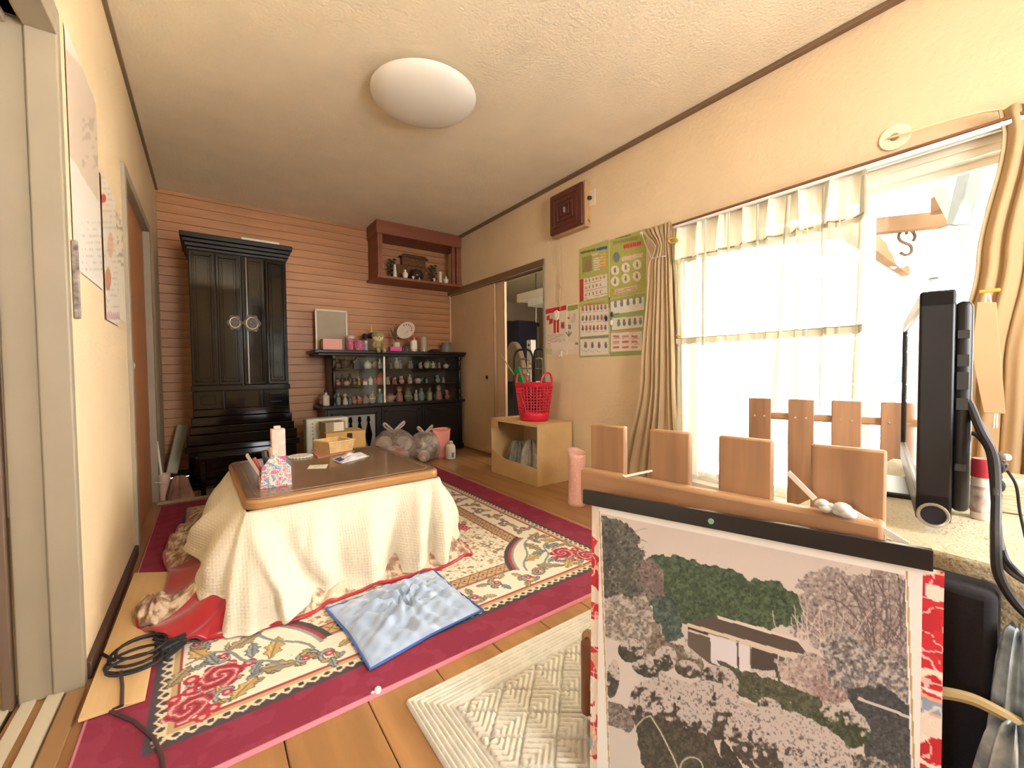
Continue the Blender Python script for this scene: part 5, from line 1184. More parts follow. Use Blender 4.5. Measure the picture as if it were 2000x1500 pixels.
tool('red_pen', 'red handled pen in the pen holder', bs+ud*.012, plane_pt(f0+back*.04, f1+back*.04, 496, 894)+Vector((0, .0, .0)), .004, .007, mat('red_plastic', 'A8402E', .4), 'pen')
tool('hair_brush', 'dark bristled hair brush standing in the pen holder', bs+ud*.02+back*.015, plane_pt(f0+back*.05, f1+back*.05, 515, 880), .006, .012, mat('dark_brush', '4A4038', .8, .5, 80), 'brush')
tool('wooden_stick', 'tan wooden back scratcher standing in the pen holder', bs+ud*.03+back*.02, plane_pt(f0+back*.05, f1+back*.05, 527, 874), .005, .008, mat('tan_wood', 'B08A68', .6), 'stick')
# pink paper carton
c0 = pz(546, 912, TZ); th = .030
ct_ = thing('paper_carton', 'tall pale pink spotted paper carton behind the pen holder', 'carton', c0+Vector((0, .03, 0)))
c0 = c0+Vector((.004, .04, 0)); zt_c = pY(546, 838, c0.y).z
wv = (pY(560, 870, c0.y)-pY(533, 870, c0.y)).length
MB().box(c0.x-wv/2, c0.x+wv/2, c0.y, c0.y+wv*.9, TZ+.045, zt_c).build('carton_body', mat('pale_pink_paper', 'F0C4B4', .6, .0, 30, voro=True, col2='F4DCD0'), ct_, bevel=.004)
MB().box(c0.x-wv/2, c0.x+wv/2, c0.y, c0.y+wv*.9, TZ, TZ+.045).build('carton_base', mat('deep_pink', 'D06080', .6), ct_, bevel=.003)
MB().box(c0.x-wv*.30, c0.x+wv*.2, c0.y+.01, c0.y+wv*.5, zt_c, zt_c+.016).build('folded_tab', mat('pale_pink_paper', 'F0C4B4'), ct_, bevel=.003)
# doily
p = pz(587, 892, TZ); rr_ = (pz(610, 891, TZ)-p).length
b = MB(); b.prism([((rr_*(1+.05*math.cos(22*t)))*math.cos(t), (rr_*(1+.05*math.cos(22*t)))*math.sin(t)) for t in np.linspace(0, 2*PI, 132, endpoint=False)], lambda u, v, h: (p.x+u, p.y+v, TZ+h), .0002, .008)
o = b.build('lace_coaster', mat('white_crochet', 'EFEAE0', .9, .1, 60), bevel=.002); tag(o, 'white crocheted round coaster on the low table', 'coaster')
# placemat and basket
q = [pz(607, 880, TZ), pz(621, 896, TZ), pz(692, 882, TZ), pz(676, 870, TZ)]
b = MB(); b.prism([(v.x, v.y) for v in q], lambda u, v, h: (u, v, TZ+h), .0003, .004); o = b.build('placemat', mat('pink_mat', 'C89078', .7, .15, 20), bevel=.001); tag(o, 'pinkish placemat under the wicker basket', 'placemat')
bq = [pz(624, 880, TZ), pz(637, 889, TZ), pz(681, 881, TZ), pz(668, 874, TZ)]
cbk = sum(bq, Vector())/4; axu = (bq[2]-bq[1]); axv = (bq[0]-bq[1])
bk = thing('wicker_basket', 'small rectangular pale wicker basket on the pinkish placemat', 'basket', cbk+Vector((0, 0, .0045)))
hu, hv = axu.length/2, .075; axu.normalize(); axv = Vector((-axu.y, axu.x, 0))
m_wk = mat('pale_wicker', 'E6C48C', .6, .15, 40); zb = TZ+.0045; hgt_b = .062
def bp_(a, c, t): return cbk+axu*(a*hu*(1+.14*t))+axv*(c*hv*(1+.14*t))+Vector((0, 0, zb-TZ+hgt_b*t))
b = MB()
for t in np.linspace(.03, .95, 9):
    pts = []
    for (a0, c0_), (a1, c1_) in zip(((-1,-1),(1,-1),(1,1),(-1,1)), ((1,-1),(1,1),(-1,1),(-1,-1))):
        for k in range(14): u = k/14; pts.append(bp_(a0+(a1-a0)*u, c0_+(c1_-c0_)*u, t)+Vector((0, 0, .0006*(-1)**k)))
    b.tube(pts, .0034, 5, True)
b.build('weave', m_wk, bk)
b = MB()
for k in range(17):
    for c_ in (-1, 1): b.cyl(bp_(-1+k/8, c_, 0), bp_(-1+k/8, c_, 1), .002, n=5)
for k in range(9):
    for a_ in (-1, 1): b.cyl(bp_(a_, -1+k/4, 0), bp_(a_, -1+k/4, 1), .002, n=5)
b.build('stake', m_wk, bk)
MB().tube([bp_(a, c, 1.0) for a, c in ((-1,-1),(-.5,-1),(0,-1),(.5,-1),(1,-1),(1,0),(1,1),(.5,1),(0,1),(-.5,1),(-1,1),(-1,0))], .006, 6, True).build('rim', m_wk, bk)
b = MB(); b.add([bp_(-1,-1,.02), bp_(1,-1,.02), bp_(1,1,.02), bp_(-1,1,.02)], [(0,1,2,3)]); b.build('basket_floor', m_wk, bk)
# plastic pack
q0, q1, q2, q3 = pz(646, 898, TZ), pz(668, 906, TZ), pz(722, 891, TZ), pz(700, 884, TZ)
def pack(u, v, top):
    p = q0*(1-u)*(1-v)+q1*(1-u)*v+q2*u*v+q3*u*(1-v); e = (max(0, min(u, 1-u)*min(v, 1-v)*16))**.5
    p.z = TZ+.0008+(e*(.012+.003*math.sin(14*u+3*v)+.003*math.sin(23*v-9*u)) if top else 0); return p
pk = thing('snack_packet', 'crumpled white plastic packet lying in front of the placemat', 'packet', (q0+q2)/2)
MB().grid(lambda u, v: pack(u, v, 1), 30, 18).build('packet_top', mat('white_plastic_film', 'E8E6EA', .25, .08, 20), pk, ang=80)
MB().grid(lambda u, v: pack(v, u, 0), 4, 4).build('packet_back', mat('white_plastic_film', 'E8E6EA'), pk)
MB().grid(lambda u, v: pack(.02+.17*u, .25+.5*v, 1)+Vector((0, 0, .0012)), 10, 10).build('blue_label', mat('blue_print', '40488C', .35), pk)
q = [pz(600, 916, TZ), pz(637, 915, TZ), pz(641, 907, TZ), pz(605, 909, TZ)]
b = MB(); b.prism([(v.x, v.y) for v in q], lambda u, v, h: (u, v, TZ+h), .0002, .0012); cd_ = thing('paper_card', 'small white paper card with pencilled marks on the low table', 'card', (q[0]+q[2])/2)
b.build('card', mat('white_card', 'EFE6D6'), cd_, smooth=False)
for k in range(3):
    c = q[0]*(.6-.15*k)+q[2]*(.4+.15*k); MB().bar(c+Vector((-.006, 0, .0014)), c+Vector((.006, .003, .0014)), .003, .0006).build('pencil_mark', mat('pencil', '6A665E', .8), cd_)
# ---- on the floor behind the table
def box_(name, label, x0, x1, y0_, y1_, z0_, z1_, m_, bev=.004, cat='box'):
    o = MB().box(x0, x1, y0_, y1_, z0_, z1_).build(name, m_, bevel=bev); tag(o, label, cat); return o
y_ = 3.93
hx0, hx1, hz = pY(598, 830, y_).x, pY(680, 830, y_).x, pY(640, 817, y_).z
ah = thing('air_purifier', 'white upright air purifier standing behind the low table', 'appliance', ((hx0+hx1)/2, y_+.08, 0))
MB().box(hx0, hx1, y_, y_+.16, .0, hz).build('body', mat('ivory_plastic', 'D6D6C0', .4), ah, bevel=.012, segs=3)
MB().box(hx0+.09, hx1-.02, y_-.012, y_+.002, .05, hz-.02).build('front_panel', mat('ivory_plastic', 'D6D6C0'), ah, bevel=.008)
MB().box(hx0+.045, hx0+.06, y_-.002, y_+.004, .1, hz-.16).build('air_slot', mat('slot_grey', '8E8E80', .6), ah)
for k in range(4): MB().cyl((hx0+.05, y_-.003, hz-.04-.03*k), (hx0+.05, y_+.002, hz-.04-.03*k), .007, n=10).build('button', mat('slot_grey', '8E8E80'), ah)
y_ = 3.62; x0, x1, zt_ = pY(652, 850, y_).x, pY(714, 850, y_).x, pY(712, 840, y_).z
cbx = thing('cardboard_box', 'tan cardboard box with black label beside the air purifier', 'box', ((x0+x1)/2, y_+.14, 0), math.radians(0))
MB().box(x0-.06, x1, y_, y_+.26, 0, zt_).build('carton', mat('tan_card', 'DDB26C', .75, .06, 8), cbx, bevel=.003)
lx, lz = pY(682, 854, y_), None
MB().box(pY(678, 850, y_).x, pY(688, 850, y_).x, y_-.002, y_+.001, pY(682, 860, y_).z, pY(682, 846, y_).z).build('black_label', mat('black_sticker', '26221E', .4), cbx, smooth=False)
a = pY(628, 850, y_+.03).x; c = pY(670, 850, y_+.03).x
sb = thing('small_carton', 'small worn carton with white label on the tan cardboard box', 'box', ((a+c)/2, y_+.1, zt_))
zt2_ = pY(660, 824, y_+.05).z
MB().bx(Matrix.Translation(Vector(((a+c)/2+.02, y_+.12, (zt_+zt2_)/2+.0005))) @ rotz(.15), (c-a), .15, zt2_-zt_).build('carton', mat('brown_card', 'A89878', .8, .15, 14), sb, bevel=.004)
MB().bx(Matrix.Translation(Vector(((a+c)/2+.055, y_+.047, (zt_+zt2_)/2+.002))) @ rotz(.15), (c-a)*.5, .002, (zt2_-zt_)*.9).build('white_label', mat('white_card', 'EFE6D6'), sb, smooth=False)
# rubbish bags
m_bag = bag_mat('clear_bag_plastic', 'C8B8AC')
def bag(name, label, c, r, h, seed, cols):
    t = thing(name, label, 'bag', (c.x, c.y, 0)); rr = random.Random(seed); ph = [rr.random()*6.3 for _ in range(8)]
    def fn(u, v, k=1.0):
        a = 2*PI*u; e = v*PI; s = math.sin(e)**.72
        w = 1+.06*math.sin(3*a+ph[0]+v*5)+.04*math.sin(5*a+ph[1]-9*v)+.025*math.sin(9*a+ph[2]+13*v)+.02*math.sin(4*a-21*v+ph[4])
        return (c.x+r*k*s*w*math.cos(a), c.y+r*k*s*w*math.sin(a), .001+h*k*(1-math.cos(e))/2*(1+.03*math.sin(5*a+ph[3])))
    MB().grid(lambda u, v: fn(u, v), 60, 26, True).build('bag_skin', m_bag, t, ang=80)
    for i, cc in enumerate(cols):
        a = 2*PI*i/len(cols)+.4; q = Vector((c.x+r*.5*math.cos(a), c.y+r*.5*math.sin(a), h*(.24+.2*(i % 3))))
        MB().sph(q, (r*.42, r*.36, h*.2), 10, 7).build('waste', mat('waste_'+cc, cc, .8, .4, 14), t)
    for s_ in (-1, 1):
        pts = [Vector((c.x, c.y, h*.96)), Vector((c.x+s_*r*.22, c.y-.01, h*1.08)), Vector((c.x+s_*r*.48, c.y-.02, h*1.2)), Vector((c.x+s_*r*.5, c.y-.01, h*1.13)), Vector((c.x+s_*r*.2, c.y, h*1.0))]
        MB().tube(cyc(pts, 30), [.010]*30, 6, True).build('tied_handle', cloth_mat('bag_handle', 'D8C6B8', .1, .3), t, ang=80)
    return t
c = pz(757, 906, 0); bag('rubbish_bag', 'larger tied clear rubbish bag in front of the display cabinet', Vector((c.x, 3.72, 0)), .185, .345, 3, ('B08A70', '8A6A58', 'D8C4B0', '7A6252', 'B8503E', '94786A'))
c = pz(828, 903, 0); bag('rubbish_bag', 'smaller tied clear rubbish bag next to the pink paper bag', Vector((c.x+.02, c.y+.02, 0)), .145, .29, 8, ('6A564A', 'D8CABC', '8A5A5A', 'C8B4A4', '5A4A42'))
# pink tote and bottle
a, c = pz(850, 893, 0), pz(876, 894, 0); yy = (a.y+c.y)/2; zt_ = pY(862, 838, yy).z; x0, x1 = pY(853, 893, yy).x, pY(874, 893, yy).x; X0, X1 = pY(845, 840, yy).x, pY(880, 840, yy).x
pb = thing('paper_bag', 'pink upright paper bag with a folded rim beside the cabinet', 'bag', ((x0+x1)/2, yy, 0))
b = MB()
def pbag(u, v):
    t = v; w = (x1-x0)/2*(1-t)+(X1-X0)/2*t; d = .06*(1-t*.5); a = 2*PI*u; ca, sa = math.cos(a), math.sin(a)
    return ((x0+x1)/2*(1-t)+(X0+X1)/2*t+w*math.copysign(abs(ca)**.4, ca), yy+.02+d*math.copysign(abs(sa)**.4, sa), .001+zt_*t-.02*t*(1-abs(ca))*(1 if sa < 0 else -.5))
b.grid(pbag, 40, 12, True).build('bag_body', mat('salmon_paper', 'DE8E7E', .6, .08, 10), pb, solid=.003, ang=60)
p = pz(880, 896, 0)
bt = thing('white_bottle', 'small white plastic bottle with blue label beside the pink paper bag', 'bottle', (p.x, p.y, 0))
MB().lathe([(.02, 0), (.048, .004), (.05, .02), (.05, .12), (.04, .14), (.026, .15)], (p.x, p.y, .0005), 18).build('bottle_body', mat('white_bottle_plastic', 'CFC6B0', .4), bt)
MB().lathe([(.027, .15), (.027, .175), (.02, .18)], (p.x, p.y, 0), 14).build('cap', mat('cream_cap', 'BDB09A', .4), bt)
MB().box(p.x-.012, p.x+.012, p.y-.0515, p.y-.049, .02, .07).build('label', mat('blue_print2', '5070A0', .5), bt)
# ---- open storage box with clothes, red basket
BX0, BX1, BY0, BY1 = 1.978, 2.335, 2.40, 3.03
bz = pX(1053, 832, BX0).z; bz2 = pX(966, 898, BX0).z
sbx = thing('storage_box', 'tan fabric storage box with an open side full of grey clothes', 'box', ((BX0+BX1)/2, (BY0+BY1)/2, 0))
m_kr = mat('tan_fabric', 'D9B681', .85, .08, 7, bump=.2, bscale=25)
MB().box(BX0, BX1, BY0, BY0+.006, 0, bz).build('end_panel', m_kr, sbx, bevel=.002)
MB().box(BX0, BX1, BY1-.006, BY1, 0, bz).build('end_panel', m_kr, sbx, bevel=.002)
MB().box(BX1-.006, BX1, BY0+.006, BY1-.006, 0, bz).build('back_panel', m_kr, sbx)
MB().box(BX0+.006, BX1-.006, BY0+.006, BY1-.006, 0.001, .008).build('bottom_panel', m_kr, sbx)
zl_ = pX(1000, 895, BX0).z
MB().prism([(BY0+.006, 0), (BY1-.006, 0), (BY1-.006, zl_+.03), (BY1-.2, zl_-.02), (BY0+.006, zl_-.03)], lambda u, v, h: (BX0+h, u, v), 0, .006).build('side_panel', m_kr, sbx, bevel=.002)
MB().box(BX0, BX0+.006, BY1-.10, BY1-.006, bz-.07, bz).build('side_panel', m_kr, sbx)
MB().box(BX0, BX0+.006, BY0+.006, BY1-.1, bz-.015, bz).build('rim_band', m_kr, sbx)
MB().box(BX0+.0, BX1, BY0, BY1, bz, bz+.006).build('lid', m_kr, sbx, bevel=.003)
cl2 = [((2.10, 2.62), 'A8A294'), ((2.12, 2.82), '8E8A7E'), ((2.14, 2.52), 'C0BAAC')]
for i, ((x, y), cc) in enumerate(cl2):
    o = lump('folded_clothes', ('crumpled pale grey shirt in the middle of the storage box', 'crumpled dark grey cloth at the far end of the storage box', 'crumpled whitish cloth at the near end of the storage box')[i], (x, y, .009), .10, .11, .30-.03*i, .3*i, mat('cloth_'+cc, cc, .9, .3, 18), 20+i, 'clothes')
# red lattice basket on the box
p = pX(1043, 829, BX0+.15); rb_c = Vector((BX0+.17, pX(1043, 829, BX0+.17).y, bz+.0065))
rb = thing('laundry_basket', 'red plastic lattice basket with two handles on the storage box', 'basket', rb_c)
hgt_r = pX(1043, 748, rb_c.x).z-rb_c.z; r0b = abs(pX(1012, 825, rb_c.x).y-pX(1075, 825, rb_c.x).y)/2; r1b = abs(pX(996, 755, rb_c.x).y-pX(1086, 752, rb_c.x).y)/2
r0b, r1b = min(r0b, .16)*.8, min(r1b, .21)*.82
m_rp = mat('red_plastic_bright', 'DC2440', .35)
def rbp(a, t, k=1): r_ = (r0b+(r1b-r0b)*t)*k; return rb_c+Vector((.8*r_*math.cos(a), r_*math.sin(a), hgt_r*t))
b = MB()
for t in np.linspace(.22, .92, 10): b.tube([rbp(2*PI*k/32, t) for k in range(32)], .0032, 5, True)
b.build('lattice_ring', m_rp, rb)
b = MB()
for k in range(32): b.cyl(rbp(2*PI*k/32, .2), rbp(2*PI*k/32, .95), .004, n=5)
b.build('lattice_bar', m_rp, rb)
MB().grid(lambda u, v: rbp(2*PI*u, .0+.22*v), 40, 4, True).build('basket_wall', m_rp, rb, solid=.003, ang=80)
MB().lathe([(.001, 0), (r0b, 0), (r0b, .004)], rb_c+Vector((0, 0, .0005)), 32, .8, 1).build('basket_floor', m_rp, rb)
b = MB()
for t in (.94, .97, 1.0): b.tube([rbp(2*PI*k/32, t) for k in range(32)], .005, 6, True)
b.build('rim', m_rp, rb)
for s_ in (-1, 1):
    a0 = s_*PI/2; pts = [rbp(a0+.42*math.cos(t), 1.0, 1.02)+Vector((0, 0, .055*math.sin(t)*1.5)) for t in np.linspace(0, PI, 12)]
    MB().tube(pts, .008, 8).build('handle', m_rp, rb)
dpn = thing('dustpan', 'green plastic dustpan with a long stick standing in the red basket', 'dustpan', rb_c+Vector((-.02, .08, .01)))
q = [pX(1003, 722, rb_c.x-.02), pX(1012, 716, rb_c.x-.02), pX(1024, 752, rb_c.x-.02), pX(1006, 752, rb_c.x-.02)]
MB().prism([(v.y, v.z) for v in q], lambda u, v, h: (rb_c.x-.02+h, u, v), 0, .02).build('pan', mat('green_plastic', '2E9A54', .4), dpn, bevel=.003)
MB().tube([rb_c+Vector((-.01, .06, .01)), pX(1006, 735, rb_c.x-.01), pX(978, 692, rb_c.x+.01)], .005, 6).build('stick', mat('bamboo', 'B49A74', .6), dpn)
# pink spotted roll
p = pz(1128, 985, 0)
pr = thing('pink_pouch', 'pale pink spotted open pouch standing by the window wall', 'pouch', (p.x, p.y, 0))
zt_ = pD(1128, 884, (Vector((p.x, p.y, 0)).dot(Vector(CR[2])))).z
def pouch(u, v):
    a = 2*PI*u; r_ = .062*(1-.12*math.sin(v*PI))*(1+.05*math.sin(3*a+4*v)); return (p.x+r_*math.cos(a)+.01*v, p.y+r_*math.sin(a)*.9+.02*v, .001+zt_*v*(1+.05*math.sin(a)*v))
m_pp = mat('pink_film', 'E8B4A4', .4, scale=70, voro=True, col2='F4CCBE')
MB().grid(pouch, 36, 18, True).build('pouch_wall', m_pp, pr, solid=.003, ang=70)
lump('pink_wrap', 'crumpled pale pink wrapping at the foot of the spotted pouch', (p.x+.10, p.y-.10, .001), .09, .06, .10, .5, mat('pink_wrap_film', 'E0B8A8', .5, .15, 20), 33, 'wrapping')
# lint on the floor
p = pz(738, 1357, 0); b = MB(); b.sph((p.x, p.y, .012), (.010, .008, .011), 8, 6).sph((p.x-.012, p.y+.004, .007), (.007, .006, .006), 8, 6); o = b.build('paper_scrap', mat('white_crochet', 'EFEAE0')); tag(o, 'tiny crumpled white paper scrap at the carpet edge', 'scrap')
# ---- plywood board and cable coil at the left
q = [pz(152, 1408, .018), pz(283, 1365, .018), pz(330, 1118, .018), pz(262, 1120, .018)]
q[0].x = max(q[0].x, XL+.016); q[3].x = max(q[3].x, XL+.016)
b = MB(); b.prism([(v.x, v.y) for v in q], lambda u, v, h: (u, v, h), .0125, .0215); o = b.build('plywood_board', mat('pale_plywood', 'DDB884', .6, .08, 5, (6, .6, 1)), bevel=.001); tag(o, 'pale plywood board lying on the carpet along the left wall', 'board')
cc = thing('power_cable', 'coiled black cloth covered power cable lying on the plywood board', 'cable', pz(270, 1280, .023))
m_cb = mat('black_cable', '1E1C22', .6, .3, 90)
def loop(cx, cy, rx, ry, n_=20, z_=.026, w=.3, ph=0): return [pz(cx+rx*math.cos(t+ph)-w*ry*math.sin(t+ph), cy+ry*math.sin(t+ph)-.28*rx*math.cos(t+ph), z_+.004*math.sin(2*t+ph)) for t in np.linspace(0, 2*PI, n_, endpoint=False)]
for k, (cx, cy, rx, ry) in enumerate(((266, 1287, 62, 22), (270, 1272, 58, 26), (262, 1297, 56, 17), (276, 1262, 50, 20))):
    MB().tube(loop(cx, cy, rx, ry, z_=.0265+.006*k), .0042, 6, True).build('cable_loop', m_cb, cc)
MB().tube([pz(236, 1312, .034), pz(239, 1340, .030), pz(238, 1378, .024), pz(214, 1388, .0145), pz(262, 1408, .0145), pz(300, 1440, .0145), pz(318, 1480, .0145), pz(322, 1530, .0145)], .0045, 6).build('cable_tail', mat('dark_cable_tail', '4A3434', .6), cc)
MB().tube([pz(225, 1290, .03), pz(212, 1284, .03), pz(198, 1276, .028)], .004, 6).build('cable_loop', m_cb, cc)
b = MB()
for k in range(7): b.tube([pz(300+4*k, 1248+7*k, .032), pz(330, 1252+5*k, .036), pz(362, 1238+3*k, .032)], .005, 6)
b.build('bundled_turns', m_cb, cc)
MB().bx(Matrix.Translation(pz(330, 1262, .036)) @ rotz(.5), .05, .03, .02).build('plug', m_cb, cc, bevel=.005)
# ---- things beside the altar
p = pz(322, 978, 0)
wb_ = thing('waste_bin', 'tapered pale waste bin with a white stick near the left wall', 'bin', (p.x, p.y, 0))
hz_ = pY(322, 925, p.y).z; rw = (pY(336, 925, p.y).x-pY(309, 925, p.y).x)/2
MB().lathe([(rw*.72, 0), (rw, hz_), (rw*.94, hz_), (rw*.66, .01), (.001, .01)], (p.x, p.y, .0005), 22, cap=False).build('bin_body', mat('pale_pink_plastic', 'D6BCA6', .5), wb_)
MB().tube([(p.x, p.y, .02), pY(306, 862, p.y-.0)+Vector((0, 0, 0))], .008, 8).build('stick', mat('white_stick', 'D8D0BC', .5), wb_)
MB().tube([pY(303, 943, p.y-.04), pY(324, 943, p.y-.07)], .005, 6).build('white_clip', mat('white_stick', 'D8D0BC'), wb_)
a = pz(338, 945, 0); a = Vector((-.20, a.y, 0)); yy = a.y
e = pY(357, 830, yy+.15); s_ = pY(335, 925, yy)
o = MB().bar(s_, e, .025, .075, (1, .3, 0)).build('folding_table', mat('pale_grey_metal', 'B8B49C', .35, metal=.3), bevel=.006); tag(o, 'pale grey folded table leaning between the bin and the altar cabinet', 'table')
p = pz(352, 978, 0); lump('brown_bag', 'small brownish cloth bag on the floor before the altar cabinet', (p.x, p.y, .001), .07, .05, .17, 0, mat('brown_cloth', '8E6A58', .8, .3, 14), 44, 'bag')
lt = thing('low_stand', 'low glossy black stand in front of the altar cabinet', 'stand', (.13, 3.72, 0))
MB().box(-.08, .42, 3.66, 3.88, .26, .285).build('top_board', m_black, lt, bevel=.006)
for x in (-.06, .38): MB().box(x, x+.03, 3.68, 3.86, 0, .26).build('leg_panel', m_black, lt, bevel=.004)
a, c = pz(310, 1002, .0), pz(470, 950, 0)
o = MB().bar(Vector((XL+.01, 3.63, .012)), Vector((.35, 3.58, .012)), .035, .022).build('wooden_strip', mat('greenish_strip', '9E927A', .5), bevel=.004); tag(o, 'pale wooden strip on the floor behind the carpet', 'strip')
# ---- things on the display cabinet
TZc = 1.0882
def at_top(x, y=4.28): return Vector((pY(x, 680, y).x, y, TZc))
# mirror / framed board
y_ = 4.40; x0, x1 = pY(616, 650, y_).x, pY(679, 650, y_).x; zt_ = pY(645, 605, y_).z
fr_ = thing('framed_board', 'white framed grey board leaning on the planked wall', 'frame', ((x0+x1)/2, y_, TZc))
MB().box(x0+.012, x1-.012, y_+.004, y_+.012, TZc+.012, zt_-.012).build('board', mat('grey_board', 'A89C84', .6, .1, 6), fr_, smooth=False)
b = MB().box(x0, x1, y_, y_+.016, zt_-.016, zt_).box(x0, x1, y_, y_+.016, TZc, TZc+.016).box(x0, x0+.016, y_, y_+.016, TZc, zt_).box(x1-.016, x1, y_, y_+.016, TZc, zt_)
b.build('frame', mat('white_frame', 'E6DAC2', .5), fr_, bevel=.003)
y_ = 4.24
x0, x1 = pY(631, 670, y_).x, pY(668, 670, y_).x
pbx = thing('pink_box', 'pale pink box of cosmetics with little bottles on the cabinet top', 'box', ((x0+x1)/2, y_, TZc)); zz_ = pY(650, 662, y_).z
MB().box(x0, x1, y_, y_+.004, TZc, zz_).box(x0, x1, y_+.116, y_+.12, TZc, zz_).box(x0, x0+.004, y_+.004, y_+.116, TZc, zz_).box(x1-.004, x1, y_+.004, y_+.116, TZc, zz_).box(x0, x1, y_, y_+.12, TZc, TZc+.004).build('carton', mat('pink_card', 'E8A898', .6), pbx)
for k in range(5):
    x = x0+.02+k*(x1-x0-.04)/4; MB().lathe([(.012, .005), (.013, .055), (.007, .06), (.007, .08+.008*(k % 2))], (x, y_+.05, TZc), 10).build('small_bottle', mat(('dark_bottle', 'ivory_bottle')[k % 2], ('3A2E2A', 'E8D8C4')[k % 2], .3), pbx)
def jar(name, label, x, y_, r, h, m1, m2, cat='jar', lid=.2, z=TZc, n=16):
    p = Vector((pY(x, 680, y_).x, y_, z)); t = thing(name, label, cat, p)
    MB().lathe([(r*.7, 0), (r, .004), (r, h*(1-lid)-.004), (r*.92, h*(1-lid))], p, n).build('jar_body', m1, t)
    MB().lathe([(r*.95, h*(1-lid)+.0005), (r*.95, h-.003), (r*.8, h)], p, n).build('lid', m2, t); return t
m_pk = mat('pink_spotted', 'C85A80', .5, scale=60, voro=True, col2='E8B4C0'); m_clear = pane_mat('jar_glass', (.9, .88, .84))
jar('cosmetic_jar', 'pink spotted jar with pale lid on the cabinet top', 686, 4.30, .042, .15, m_pk, mat('pale_lid', 'D8C8B8', .4))
jar('cosmetic_jar', 'wide pink patterned tin beside the seated doll', 702, 4.24, .052, .10, m_pk, mat('pink_lid', 'C87090', .4), lid=.12)
jar('blue_bottle', 'slim pale blue bottle behind the seated doll', 715, 4.22, .018, .10, mat('pale_blue_plastic', 'A8B8CC', .4), mat('white_lid', 'E8E4DC', .4), 'bottle', .25)
# flower arrangement
p = at_top(724, 4.37); fw = thing('flower_basket', 'tan basket of dark dried flowers with a yellow spike on the cabinet top', 'flowers', p)
MB().lathe([(.06, 0), (.075, .13), (.07, .13), (.056, .01), (.001, .01)], p, 18, cap=False).build('basket', mat('tan_basket', 'A88E6C', .7, .2, 40), fw)
for k in range(16):
    a = k*2.4; r_ = .075*math.sqrt((k+.5)/16); MB().sph(p+Vector((r_*math.cos(a), r_*math.sin(a), .155+.02*math.sin(k*3.1))), (.024, .024, .026), 8, 6).build('flower_head', mat(('dark_bloom', 'plum_bloom', 'grey_leaf')[k % 3], ('352E38', '4A3848', '4E5048')[k % 3], .8), fw)
MB().lathe([(.012, 0), (.013, .05), (.007, .10), (.002, .12)], p+Vector((-.002, -.04, .16)), 8).build('yellow_spike', mat('yellow_bloom', 'DCA63A', .7), fw)
# seated doll
p = at_top(738, 4.13); dl = thing('cloth_doll', 'olive hooded cloth doll sitting on the cabinet edge', 'doll', p)
m_ol = mat('olive_cloth', '9A8E5C', .9, .1, 20); m_fc = mat('doll_face', 'DCC496', .85)
MB().sph(p+Vector((0, .01, .055)), (.042, .036, .055), 14, 10).build('body', m_ol, dl)
hd_ = MB().sph(p+Vector((.002, 0, .128)), (.054, .048, .044), 16, 10).build('head', m_fc, dl)
MB().lathe([(.058, .0), (.060, .012), (.054, .03), (.036, .046), (.001, .05)], p+Vector((.002, .006, .135)), 18, 1, .9).build('hood', m_ol, dl)
for s_ in (-1, 1):
    MB().sph(p+Vector((.002+s_*.018, -.045, .132)), (.005, .004, .006), 8, 6).build('eye', mat('black_bead', '201A18', .3), dl)
    MB().tube([p+Vector((s_*.03, -.005, .085)), p+Vector((s_*.05, -.02, .055)), p+Vector((s_*.042, -.045, .03))], [.014, .014, .013], 8).build('arm', m_ol, dl)
    MB().tube([p+Vector((s_*.02, -.012, .018)), p+Vector((s_*.028+.012, -.05, .012)), p+Vector((s_*.028+.018, -.06, -.02))], [.018, .017, .018], 8).build('leg', m_ol, dl)
MB().sph(p+Vector((.002, -.049, .118)), (.006, .005, .005), 8, 6).build('nose', mat('brown_bead', '6A4430', .5), dl)
o = MB().box(pY(761, 675, 4.16).x, pY(784, 675, 4.16).x, 4.14, 4.22, TZc, TZc+.042).build('magenta_box', mat('magenta_card', 'D83C92', .4), bevel=.003); tag(o, 'small bright magenta box at the cabinet edge', 'box')
jar('white_pot', 'square white pot with grey feathers behind the magenta box', 775, 4.30, .036, .10, mat('ivory_pot', 'DCD2B4', .5), mat('ivory_pot', 'DCD2B4'), 'pot', .1, n=8)
fe = thing('feather_spray', 'two thin dark feathers standing in the white pot', 'feathers', at_top(772, 4.3)+Vector((0, 0, .101)))
for (x, y) in ((762, 640), (770, 636)):
    e = pY(x, y, 4.3); s_ = at_top(774, 4.3)+Vector((0, 0, .102)); m0 = (s_+e)/2
    MB().tube([s_, m0, e], [.002, .011, .001], 6).build('feather', mat('grey_feather', '5A4E48', .8), fe)
